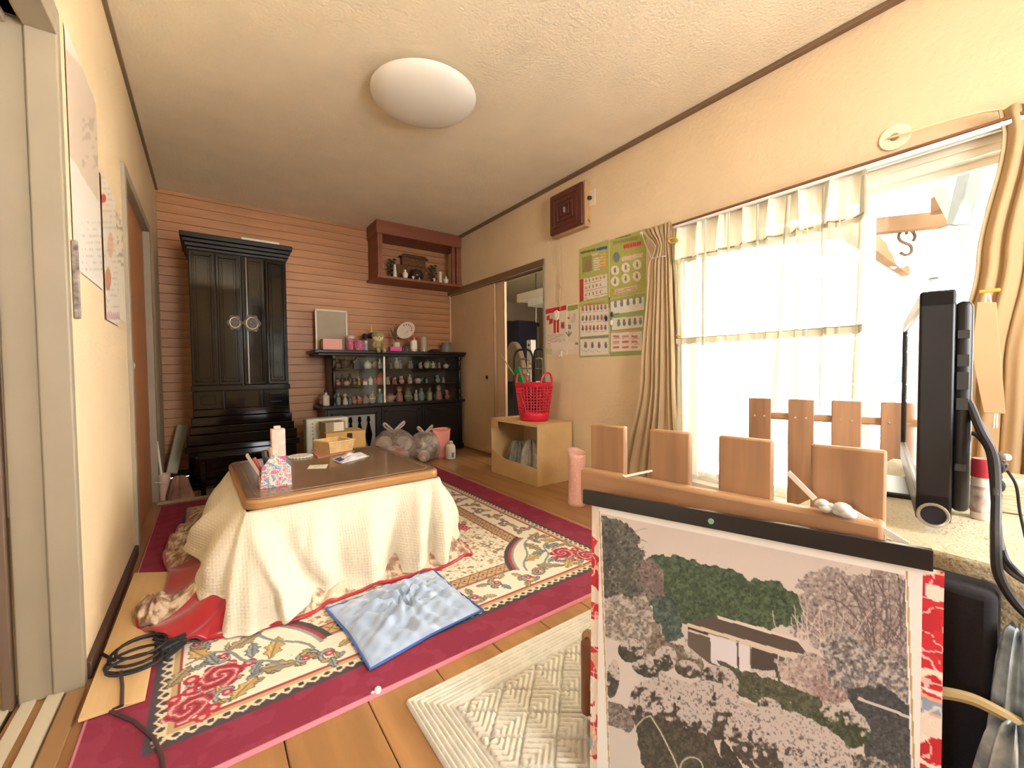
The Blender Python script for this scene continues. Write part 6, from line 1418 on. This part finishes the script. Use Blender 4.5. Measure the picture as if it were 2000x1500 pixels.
# paper fan on a stick
yf = 4.36; ce = pY(793, 645, yf)
fanT = thing('paper_fan', 'white oval paper fan with arched lettering leaning at the wall', 'fan', at_top(783, yf))
ang = .62
def fpp(u, v, h): return Vector((ce.x+u*math.cos(ang)-v*math.sin(ang), yf+h, ce.z+u*math.sin(ang)*1+v*math.cos(ang)))
fr1 = (pY(806, 634, yf)-pY(780, 656, yf)).length/2*1.12
MB().prism([(fr1*math.cos(t), .72*fr1*math.sin(t)) for t in np.linspace(0, 2*PI, 36, endpoint=False)], fpp, 0, .004).build('fan_leaf', mat('fan_paper', 'E4D2BC', .7), fanT, smooth=False)
MB().tube([fpp(-fr1*.98, 0, .002), fpp(-fr1*1.75, 0, .002)], .006, 8).build('fan_handle', mat('bamboo', 'B49A74'), fanT)
for k in range(6):
    t = 1.9-.42*k; c = fpp(fr1*.62*math.cos(t-.5), .5*fr1*math.sin(t-.5), -.001); MB().bx(Matrix.Translation(c) @ Matrix.Rotation(-(t-1.2)*.0, 4, 'Y'), .012, .001, .014).build('letter', mat('brown_ink', '7A5848', .7), fanT)
MB().bar(fpp(-.02, -.02, -.001), fpp(.02, -.02, -.001), .001, .004).build('letter', mat('brown_ink', '7A5848'), fanT)
j = jar('coffee_jar', 'clear jar with red lid and white label on the cabinet top', 808.5, 4.22, .036, .155, mat('pale_jar', 'D8C6B0', .25), mat('red_lid', 'C03A38', .35), lid=.2)
MB().lathe([(.0365, .03), (.0365, .11)], Vector((pY(808.5, 680, 4.22).x, 4.22, TZc)), 16, cap=False).build('label', mat('white_card', 'EFE6D6'), j)
j = jar('glass_jar', 'tall glass jar of wooden spoons beside the red lidded jar', 828, 4.22, .034, .165, mat('pale_glass', 'B8A894', .12, spec=.8), mat('pale_glass', 'B8A894'), lid=.05)
for k in range(3): MB().tube([Vector((pY(828, 680, 4.22).x+(k-1)*.012, 4.22, TZc+.01)), Vector((pY(828, 680, 4.22).x+(k-1)*.022, 4.22, TZc+.15))], [.004, .007], 6).build('spoon', mat('tan_wood', 'B08A68'), j)
jar('grey_pot', 'dull grey lidded pot at the corner end of the cabinet top', 872, 4.36, .06, .12, mat('grey_ceramic', '8A8070', .5), mat('grey_lid', '7A7064', .5), 'pot', .35)
o = lump('dark_pouch', 'flat dark pouch lying near the corner of the cabinet top', (pY(848, 680, 4.25).x, 4.25, TZc), .06, .05, .035, 0, mat('dark_pouch', '3A2C30', .7), 51, 'pouch')
o = lump('glass_ornament', 'small dark glass ornament between the magenta box and jar', (pY(791, 680, 4.22).x, 4.22, TZc), .035, .03, .07, 0, mat('smoky_glass', '5A4A44', .15), 52, 'ornament')
# ---- ornaments inside the display cabinet
OM = {}
def om(c): return mat('glaze_'+c, c, .35, .12, 40)
def o_doll(t, p, h, c, c2):
    r_ = h*.24
    MB().lathe([(r_*.9, 0), (r_, h*.06), (r_*.85, h*.35), (r_*.55, h*.58), (r_*.35, h*.64)], p, 12).build('body', om(c), t)
    MB().sph(p+Vector((0, 0, h*.78)), (h*.17, h*.16, h*.18), 10, 8).build('head', om('D8B898'), t)
    MB().lathe([(h*.185, h*.78), (h*.19, h*.86), (h*.12, h*.97), (.001, h)], p+Vector((0, .004, 0)), 10).build('hair', om(c2), t)
def o_vase(t, p, h, c, c2):
    r_ = h*.28
    MB().lathe([(r_*.5, 0), (r_*.8, h*.1), (r_, h*.4), (r_*.7, h*.68), (r_*.32, h*.82), (r_*.5, h)], p, 14).build('vase_body', om(c), t)
    MB().lathe([(r_*1.005, h*.36), (r_*1.005, h*.44)], p, 14, cap=False).build('band', om(c2), t)
def o_pot(t, p, h, c, c2):
    r_ = h*.5
    MB().lathe([(r_*.6, 0), (r_*.95, h*.2), (r_, h*.45), (r_*.8, h*.68)], p, 14).build('pot_body', om(c), t)
    MB().lathe([(r_*.82, h*.68), (r_*.6, h*.82), (r_*.16, h*.86), (r_*.2, h*.97), (.001, h)], p, 14).build('lid', om(c2), t)
    MB().tube([p+Vector((r_*.9, 0, h*.35)), p+Vector((r_*1.3, 0, h*.5)), p+Vector((r_*1.5, 0, h*.72))], [h*.08, h*.06, h*.05], 6).build('spout', om(c), t)
def o_animal(t, p, h, c, c2):
    MB().sph(p+Vector((0, 0, h*.32)), (h*.34, h*.26, h*.32), 12, 8).build('body', om(c), t)
    MB().sph(p+Vector((-h*.12, -h*.12, h*.72)), (h*.24, h*.22, h*.22), 12, 8).build('head', om(c), t)
    for s_ in (-1, 1): MB().lathe([(h*.07, 0), (h*.05, h*.1), (.001, h*.14)], p+Vector((-h*.12+s_*h*.14, -h*.1, h*.86)), 6).build('ear', om(c2), t)
def o_bottle(t, p, h, c, c2):
    r_ = h*.22
    MB().lathe([(r_*.9, 0), (r_, h*.03), (r_, h*.6), (r_*.4, h*.72), (r_*.4, h*.82)], p, 12).build('bottle_body', om(c), t)
    MB().lathe([(r_*.45, h*.82), (r_*.45, h*.98), (r_*.3, h)], p, 10).build('stopper', om(c2), t)
def o_house(t, p, h, c, c2):
    MB().box(p.x-h*.3, p.x+h*.3, p.y-h*.22, p.y+h*.22, p.z, p.z+h*.55).build('wall', om(c), t)
    MB().prism([(-h*.4, h*.55), (h*.4, h*.55), (0, h)], lambda u, v, q: (p.x+u, p.y+q, p.z+v), -h*.26, h*.26).build('roof', om(c2), t)
KIND = dict(doll=(o_doll, 'kimono doll figurine'), vase=(o_vase, 'little vase'), pot=(o_pot, 'small teapot'), animal=(o_animal, 'animal figurine'), bottle=(o_bottle, 'miniature bottle'), house=(o_house, 'miniature house'))
CN = {'2E2622': 'black', '4A3A34': 'dark brown', 'D8CDBC': 'ivory', 'C88A7A': 'salmon pink', 'D8B09A': 'pale peach', 'B8503E': 'brick red', 'C8A838': 'mustard', '9AA8A0': 'grey green', '8E7868': 'taupe', 'E4DCCC': 'white', 'A86A5E': 'rose brown', '7A8E92': 'slate blue', 'B8A890': 'sand'}
ORN = [  # shelf, photo x, height px, kind, colour, second colour
 (2, 660, 18, 'animal', '4A3A34', '2E2622'), (2, 674, 24, 'pot', '2E2622', '4A3A34'), (2, 697, 24, 'house', '2E2622', '4A3A34'), (2, 718, 14, 'pot', 'D8CDBC', 'E4DCCC'), (2, 742, 15, 'vase', 'D8CDBC', '8E7868'), (2, 775, 22, 'vase', 'B8A890', '8E7868'), (2, 800, 12, 'bottle', '8E7868', 'D8CDBC'),
 (2, 822, 11, 'doll', 'D8B09A', '2E2622'), (2, 834, 10, 'animal', 'D8CDBC', '8E7868'), (2, 846, 11, 'vase', 'E4DCCC', 'C88A7A'), (2, 858, 10, 'doll', 'C88A7A', '4A3A34'), (2, 871, 9, 'pot', 'D8CDBC', '8E7868'),
 (1, 660, 12, 'animal', 'C88A7A', '4A3A34'), (1, 668, 18, 'bottle', '4A3A34', '2E2622'), (1, 676, 10, 'pot', 'D8B09A', '8E7868'), (1, 683, 19, 'vase', '2E2622', '4A3A34'), (1, 692, 12, 'animal', '8E7868', '4A3A34'), (1, 701, 12, 'doll', 'C8A838', 'B8503E'), (1, 712, 11, 'house', 'D8CDBC', 'B8503E'), (1, 723, 16, 'bottle', 'E4DCCC', '8E7868'), (1, 733, 12, 'animal', 'B8503E', '4A3A34'), (1, 742, 20, 'house', 'C88A7A', 'B8503E'),
 (1, 757, 15, 'doll', 'D8B09A', '4A3A34'), (1, 771, 13, 'doll', 'A86A5E', '2E2622'), (1, 784, 14, 'animal', 'D8B09A', 'C88A7A'), (1, 800, 15, 'vase', 'D8CDBC', 'B8503E'),
 (0, 659, 18, 'bottle', '9AA8A0', 'D8CDBC'), (0, 673, 18, 'doll', 'E4DCCC', 'D8CDBC'), (0, 683, 16, 'bottle', '7A8E92', '9AA8A0'), (0, 691, 13, 'animal', 'C88A7A', 'E4DCCC'), (0, 701, 12, 'pot', 'A86A5E', 'C88A7A'), (0, 712, 13, 'house', '8E7868', 'A86A5E'), (0, 726, 20, 'vase', '8E7868', 'D8B09A'), (0, 741, 23, 'bottle', '9AA8A0', 'E4DCCC'), (0, 760, 15, 'pot', 'D8B09A', 'C88A7A'), (0, 779, 26, 'doll', 'C88A7A', 'A86A5E'), (0, 796, 22, 'vase', '8E7868', 'B8A890'), (0, 812, 17, 'bottle', 'E4DCCC', 'D8CDBC'), (0, 822, 20, 'vase', '9AA8A0', '7A8E92'), (0, 838, 20, 'bottle', 'B8A890', '8E7868'), (0, 856, 28, 'doll', 'C88A7A', '8E7868'), (0, 873, 14, 'animal', 'A86A5E', 'C88A7A')]
r9 = random.Random(11)
for s_ in (0, 1, 2):                      # second, smaller row standing further back
    for x in range(664, 884, 17):
        ORN.append((s_, x+r9.randint(-3, 3)+.5, r9.randint(9, 14), r9.choice(('doll', 'vase', 'animal', 'bottle', 'pot')), *r9.sample(list(('4A3A34', 'D8CDBC', 'C88A7A', 'D8B09A', '9AA8A0', '8E7868', 'E4DCCC', 'A86A5E', 'B8A890')), 2)))
SHN = ('bottom', 'middle', 'top'); used = {}
rows = {0: [], 1: [], 2: []}
for s_, x, hp, kd, c, c2_ in ORN: rows[s_].append(x)
for s_, x, hp, kd, c, c2_ in ORN:
    y_ = 4.27+.05*((x*7) % 3-1)/1.0*.8 if x == int(x) else 4.41; base = pY(x, 720, y_); p = Vector((base.x, y_, SH[s_]+.0005)); h = 1.2*hp*(Vector(p).dot(Vector(CR[2])))/FPX
    h = min(h, (.165, .145, .112)[s_])
    nb = sorted(rows[s_]); i = nb.index(x)
    lb = '%s and %s %s on the %s glass cabinet shelf' % (CN[c], CN[c2_], KIND[kd][1], SHN[s_])
    t = thing(KIND[kd][1].replace(' ', '_'), lb, 'ornament', p, 0, 'ornaments on the %s shelf of the display cabinet' % SHN[s_])
    KIND[kd][0](t, p, h, c, c2_)
# bottles outside the glass at the counter's left end
for x, h, kd, c, c2_, y_ in ((637, .15, 'bottle', 'D8CDBC', '2E2622', 4.25), (627, .10, 'animal', 'A86A5E', '4A3A34', 4.30)):
    p = Vector((max(.885, pY(x, 790, y_).x), y_, .5625)); t = thing(KIND[kd][1].replace(' ', '_'), '%s %s on the counter outside the cabinet glass' % (CN[c], KIND[kd][1]), 'ornament', p); KIND[kd][0](t, p, h, c, c2_)
# ---- ornaments in the nook
NZ = 1.8485
def nk_(x, y_=4.26): return Vector((pY(x, 540, y_).x, y_, NZ))
def vz(name, label, x, h, prof, c='E8DFCC', y_=4.26, extra=None):
    p = nk_(x, y_); t = thing(name, label, 'vase', p); MB().lathe([(r*h, z*h) for r, z in prof], p, 18).build('vase_body', mat('glaze_'+c, c, .3), t)
    MB().lathe([(prof[-1][0]*h*.8, h), (prof[-1][0]*h*.6, h+.002)], p, 12).build('mouth', mat('dark_mouth', '4A3A30', .6), t)
    return t
TALL = [(.16, 0), (.17, .03), (.14, .3), (.10, .7), (.085, .92), (.10, 1)]; ROUND = [(.13, 0), (.15, .04), (.28, .4), (.30, .55), (.24, .72), (.10, .78), (.13, .9), (.10, 1)]
CYLV = [(.14, 0), (.15, .03), (.13, .3), (.13, .7), (.12, .95), (.14, 1)]
vz('porcelain_vase', 'tall white flared porcelain vase at the open end of the nook shelf', 771.5, .142, TALL)
vz('porcelain_vase', 'round white lidded porcelain vase next to the dark mirror ball', 791.5, .105, ROUND)
vz('porcelain_vase', 'tall white cylindrical porcelain vase near the nook corner', 860, .135, CYLV)
vz('porcelain_vase', 'round white lidded porcelain vase in the nook corner', 871, .095, ROUND)
vz('porcelain_cup', 'tiny white cup on a foot before the dark ball', 807, .048, [(.3, 0), (.15, .2), (.15, .5), (.32, .8), (.34, 1)])
vz('porcelain_cone', 'tiny white cone shaped ornament on the nook shelf', 819, .045, [(.45, 0), (.3, .4), (.1, .8), (.05, 1)])
vz('porcelain_cup', 'tiny white stemmed cup left of the cylindrical vase', 848, .055, [(.22, 0), (.14, .2), (.16, .6), (.26, .9), (.28, 1)])
p = nk_(813, 4.335); o = MB().lathe([(.03, 0), (.045, .01), (.075, .06), (.078, .085), (.06, .13), (.001, .155)], p, 20).build('glass_ball', mat('dark_mirror_ball', '4A3A38', .12, metal=.5)); tag(o, 'dark shiny ball ornament at the back of the nook', 'ornament')
p = nk_(808, 4.46); x0, x1 = pY(775, 520, 4.44).x, pY(843, 520, 4.44).x
sp = thing('carved_plaque', 'carved gilt brown shrine plaque standing in the nook', 'plaque', ((x0+x1)/2, 4.45, NZ))
MB().box(x0, x1, 4.43, 4.46, NZ, NZ+.20).build('plaque_board', mat('gilt_brown', '7A5230', .4, .4, 30, metal=.2), sp, bevel=.004)
MB().box(x0+.06, x1-.08, 4.425, 4.46, NZ+.20, NZ+.29).build('crest_board', mat('gilt_brown', '7A5230'), sp, bevel=.004)
MB().prism([(x0+.02, NZ+.29), (x1-.04, NZ+.29), (x1-.09, NZ+.325), (x0+.07, NZ+.325)], lambda u, v, h: (u, 4.42+h, v), 0, .045).build('roof', mat('gilt_dark', '553826', .5, .3, 30), sp)
for k in range(9): MB().sph((x0+.03+k*(x1-x0-.06)/8, 4.424, NZ+.05+.09*(k % 2)), (.018, .008, .028), 8, 6).build('carving', mat('gilt_light', '94683C', .35, .3, 40, metal=.3), sp)
for x in (766, 846):
    p = nk_(x, 4.40); t = thing('evergreen_sprig', 'dark evergreen sprig in a vase at the %s of the carved plaque' % ('open side' if x < 800 else 'corner side'), 'plant', p)
    MB().lathe([(.016, 0), (.02, .03), (.012, .07), (.016, .08)], p, 10).build('vase_body', mat('dark_vase', '3A2A24', .4), t)
    for k in range(14):
        a = k*2.4; q = p+Vector((.03*math.cos(a), .02*math.sin(a), .09+.011*k)); MB().sph(q, (.022, .012, .012), 6, 5).build('leaf', mat('dark_leaf', '3E3C26', .6), t)
# ---- right foreground: television stand things
lc_ = thing('lace_cloth', 'pale lace cloth covering the television stand', 'cloth', ((SX0+SX1)/2, (SY0+SY1)/2, SZ))
m_lc = mat('lace_cream', 'C4B698', .9, scale=260, voro=True, col2='A6977A', bump=.4, bscale=140)
MB().box(SX0-.003, SX1+.003, SY0-.003, SY1+.003, SZ+.0005, SZ+.004).build('cloth_top', m_lc, lc_)
MB().grid(lambda u, v: (SX0-.004-.004*math.sin(u*40)*v, SY0+(SY1-SY0)*u, SZ+.003-(.050+.006*abs(math.sin(u*55)))*v*(1 if u > .64 else 6.0 if u < .61 else 1+5*(.64-u)/.03)), 200, 10).build('cloth_drop', m_lc, lc_, solid=.002, ang=80)
MB().grid(lambda u, v: (SX0+(SX1-SX0)*u, SY1+.004+.004*math.sin(u*60)*v, SZ+.003-(.05+.006*abs(math.sin(u*55)))*v), 120, 4).build('cloth_drop', m_lc, lc_, solid=.002, ang=80)
bxx = SX0-.075
a, c = pX(1838, 1150, bxx), pX(1948, 1150, bxx)
wo = thing('subwoofer', 'black cloth fronted speaker box below the lace cloth', 'speaker', (bxx+.03, (a.y+c.y)/2, .0))
MB().box(bxx, bxx+.065, c.y, a.y+.10, .015, pX(1890, 1150, bxx).z).build('cabinet', mat('black_cloth', '15131A', .9, .4, 200), wo, bevel=.012, segs=3)
for yy in (c.y+.03, a.y+.05): MB().cyl((bxx+.03, yy, .0), (bxx+.03, yy, .016), .012, n=10).build('foot', m_tv, wo)
zs_ = SZ+.0045
p = pz(1917, 1013, zs_)
jr = thing('red_cap_bottle', 'white plastic bottle with red cap behind the television', 'bottle', p); sc_d = p.dot(Vector(CR[2]))-H*CR[2][2]
rb_ = 22*sc_d/FPX*.72; hb_ = 118*sc_d/FPX
MB().lathe([(rb_*.9, 0), (rb_, .004), (rb_, hb_*.68), (rb_*.95, hb_*.70)], p, 20).build('bottle_body', mat('milky_plastic', 'DCD2C2', .35), jr)
MB().lathe([(rb_*1.04, hb_*.70), (rb_*1.06, hb_*.72), (rb_*1.06, hb_*.95), (rb_*.9, hb_)], p, 20).build('cap', mat('red_cap', 'B02C3C', .4), jr)
MB().lathe([(rb_*1.01, hb_*.12), (rb_*1.01, hb_*.55)], p, 20, cap=False).build('label', mat('printed_label', 'D8D0C4', .5, scale=60, col2='9A7E88'), jr)
p = pz(1968, 1004, zs_); o = MB().bx(Matrix.Translation(p+Vector((.03, -.0, .032))) @ rotz(.2), .05, .05, .062).build('small_carton', mat('printed_carton', 'D8C8A8', .6, .4, 50, (1, 1, 6)), bevel=.002); tag(o, 'small printed carton behind the red capped bottle', 'box')
# cables
def cable(name, label, px_pts, D, r, m_, cat='cable'):
    pts = [pD(x, y, d) for (x, y), d in zip(px_pts, D)]; n = len(pts); sm = []
    for i in range(n-1):
        p0, p1, p2, p3 = pts[max(i-1, 0)], pts[i], pts[i+1], pts[min(i+2, n-1)]
        for k in range(8):
            f = k/8; sm.append(.5*((2*p1)+(-p0+p2)*f+(2*p0-5*p1+4*p2-p3)*f*f+(-p0+3*p1-3*p2+p3)*f**3))
    sm.append(pts[-1]); o = MB().tube(sm, r, 8).build(name, m_); tag(o, label, cat); return o
m_bc = mat('black_lead', '1C1A1C', .5); m_gc = mat('grey_lead', '55504E', .5)
dT = .80
cable('signal_cable', 'thick black lead from the upper television port', [(1862, 754), (1890, 782), (1915, 840), (1940, 890), (1946, 960), (1945, 1050), (1950, 1120), (1985, 1180), (2040, 1230)], [.735, .72, .70, .68, .655, .605, .595, .585, .57], .006, m_bc)
cable('signal_cable', 'grey lead from the middle television port', [(1862, 798), (1890, 806), (1915, 830), (1936, 880), (1944, 940), (1950, 1050), (1968, 1110), (2030, 1150)], [.735, .72, .71, .69, .665, .61, .60, .575], .005, m_gc)
cable('power_lead', 'black power lead curving from the television back', [(1889, 846), (1908, 850), (1930, 880), (1938, 930), (1944, 1000), (1960, 1080), (1990, 1120), (2040, 1160)], [.74, .73, .71, .69, .66, .60, .59, .57], .004, m_bc)
cable('thin_wire', 'thin black wire beside the bundled television leads', [(1968, 920), (1985, 950), (1992, 1000), (2005, 1060)], [.69, .69, .69, .69], .002, m_bc)
kn = thing('cable_tie', 'black cable tie knot bundling the television leads', 'cable tie', pD(1952, 930, .69))
b = MB()
for k in range(5): b.sph(pD(1946+6*(k % 2), 895+18*k, .69), (.007, .007, .011), 8, 6)
b.sph(pD(1958, 908, .69), .007, 8, 6); b.build('knot', m_bc, kn)
MB().sph(pD(1966, 893, .69), (.008, .006, .006), 8, 6).build('white_end', mat('white_cord', 'EEE6D6'), kn)
cable('tan_hose', 'tan rubber hose crossing in front of the black speaker', [(1815, 1352), (1850, 1354), (1900, 1366), (1950, 1390), (2000, 1418), (2050, 1450)], [.60, .59, .575, .56, .55, .54], .008, mat('tan_rubber', 'A08A5E', .5))
for i, (x, y, D, s, l) in enumerate(((1990, 1330, .66, .05, 'crumpled blue white plastic bag right of the speaker box'), (1985, 1450, .68, .06, 'crumpled pale plastic bag low beside the speaker box'))):
    p = pX(x, y, SX0-.075-.03*i); h_ = p.z+.06
    lump('plastic_bag', l, (p.x, p.y-.0, .001), s*.8, s*.8, h_ if i == 0 else p.z+.02, .4, mat('bluish_film%d' % i, ('B8C4CC', 'C8CCCC')[i], .3, .5, 30, col2='5A6670'), 60+i, 'bag')
# ---- back room
D2 = lambda x, y, X: pX(x, y, X)
X_ = 3.55
pl = thing('pendant_lamp', 'square white pendant lamp with wooden frame in the back room', 'lamp', D2(1040, 590, X_))
ya, yb2 = D2(1008, 580, X_).y, D2(1075, 580, X_).y; za_, zb_ = D2(1040, 567, X_).z, D2(1040, 583, X_).z
m_ww = mat('lamp_wood', '9A6A42', .5); m_pp2 = mat('lamp_paper', 'EFEBDC', .6)
MB().box(X_, X_+.45, yb2, ya-.02, zb_, za_).build('shade', m_pp2, pl)
MB().box(X_-.01, X_+.46, ya-.022, ya, zb_-.01, za_+.01).build('frame', m_ww, pl); MB().box(X_+.1, X_+.40, yb2+.05, ya-.14, zb_-.07, zb_).build('lower_shade', m_pp2, pl)
MB().cyl((X_+.22, D2(1047, 540, X_+.22).y, za_), (X_+.22, D2(1047, 540, X_+.22).y, 2.32), .008, n=8).build('cord', m_dark, pl)
MB().cyl((X_+.22, D2(1047, 640, X_+.22).y, D2(1047, 630, X_+.22).z), (X_+.22, D2(1047, 600, X_+.22).y, zb_), .004, n=6).build('pull_string', mat('white_cord', 'EEE6D6'), pl)
def bq_(name, label, x0, x1, yt, X, d, m_, cat):
    a, c = D2(x0, 750, X), D2(x1, 750, X); z = D2((x0+x1)/2, yt, X).z
    t = thing(name, label, cat, (X+d/2, (a.y+c.y)/2, 0)); MB().box(X, X+d, c.y, a.y, .0, z).build('body', m_, t, bevel=.01); return t, a.y, c.y, z, X
t, y0_, y1_, z_, _ = bq_('tall_chest', 'dark navy tall chest at the back of the far room', 966, 1013, 629, 4.6, .45, mat('navy_chest', '2E2A38', .5), 'chest')
MB().box(4.585, 4.601, y1_+.03, y0_-.03, z_*.52, z_-.04).build('door', mat('navy_chest', '2E2A38'), t, bevel=.006); MB().box(4.585, 4.601, y1_+.03, y0_-.03, .06, z_*.50).build('door', mat('navy_chest', '2E2A38'), t, bevel=.006)
t, y0_, y1_, z_, _ = bq_('low_cabinet', 'dark low cabinet behind the red basket in the far room', 970, 1035, 745, 3.3, .35, mat('dark_navy', '26242E', .4), 'cabinet')
for k in range(3): MB().box(3.288, 3.301, y1_+.02, y0_-.02, z_*(.08+.3*k), z_*(.34+.3*k)).build('drawer', mat('dark_navy', '26242E'), t, bevel=.004)
p = D2(1000, 720, 3.85); ov = thing('armchair', 'beige round backed armchair in the far room', 'chair', (3.9, p.y, 0)); zt_ = D2(1000, 667, 3.85).z; hwv = abs(D2(975, 720, 3.85).y-D2(1020, 720, 3.85).y)/2
m_be = mat('beige_upholstery', 'B49C7C', .85, .08, 10)
MB().prism([(hwv*math.cos(t), max(0, zt_-.35)*math.sin(t)) for t in np.linspace(0, PI, 20)], lambda u, v, h: (3.85+h, p.y+u, .35+v), 0, .10).build('backrest', m_be, ov, bevel=.02)
MB().box(3.95, 4.4, p.y-hwv, p.y+hwv, .28, .42).build('seat', m_be, ov, bevel=.03)
for x in (3.88, 4.34):
    for y in (p.y-hwv+.05, p.y+hwv-.05): MB().cyl((x, y, 0), (x, y, .34), .02, n=8).build('leg', m_dark, ov)
Xv = 3.05
vs_ = thing('walking_frame', 'black and chrome walking frame standing in the doorway of the far room', 'walking frame', (Xv, D2(1035, 750, Xv).y, 0))
zb_ = .0
def fr2(xa, xb, yt, m_, r, X, nm):
    a, c = D2(xa, yt, X), D2(xb, yt, X); r_ = abs(a.y-c.y)*.25
    pts = [Vector((X, a.y, zb_)), Vector((X, a.y, a.z-r_)), Vector((X, a.y+(c.y-a.y)*.1, a.z-r_*.3)), Vector((X, a.y+(c.y-a.y)*.3, a.z)), Vector((X, a.y+(c.y-a.y)*.7, a.z)), Vector((X, a.y+(c.y-a.y)*.9, a.z-r_*.3)), Vector((X, c.y, a.z-r_)), Vector((X, c.y, zb_))]
    MB().tube(pts, r, 8).build(nm, m_, vs_)
fr2(1004, 1040, 684, mat('black_tube', '2A2626', .3), .014, Xv, 'frame_tube'); fr2(1044, 1062, 683, mat('black_tube', '2A2626'), .014, Xv, 'frame_tube'); fr2(1005, 1037, 702, mat('chrome', 'D8D6D0', .15, metal=.9), .010, Xv+.1, 'chrome_tube'); fr2(1046, 1060, 700, mat('chrome', 'D8D6D0'), .010, Xv+.1, 'chrome_tube')
for y in (720, 745): MB().cyl(D2(1005, y, Xv+.1), D2(1060, y, Xv+.1), .008, n=8).build('cross_tube', mat('chrome', 'D8D6D0'), vs_)
b = MB(); q0 = D2(1029, 750, Xv+.05); 
for k in range(6): q = D2(1026+2*k, 748-8*k, Xv+.05); b.sph(q, (.02, .03, .02), 8, 6)
b.build('white_grip', mat('white_bottle_plastic', 'CFC6B0'), vs_)
jar_p = Vector((3.75, D2(1033, 700, 3.75).y, 0))
t = thing('tall_box', 'tall white carton standing behind the walking frame', 'box', jar_p); MB().box(3.75, 3.84, jar_p.y-.05, jar_p.y+.05, 0, D2(1033, 664, 3.75).z).build('carton', mat('white_card', 'EFE6D6'), t, bevel=.004)
MB().cyl((3.748, jar_p.y, D2(1033, 674, 3.75).z), (3.752, jar_p.y, D2(1033, 674, 3.75).z), .02, n=12).build('print_dot', m_dark, t)
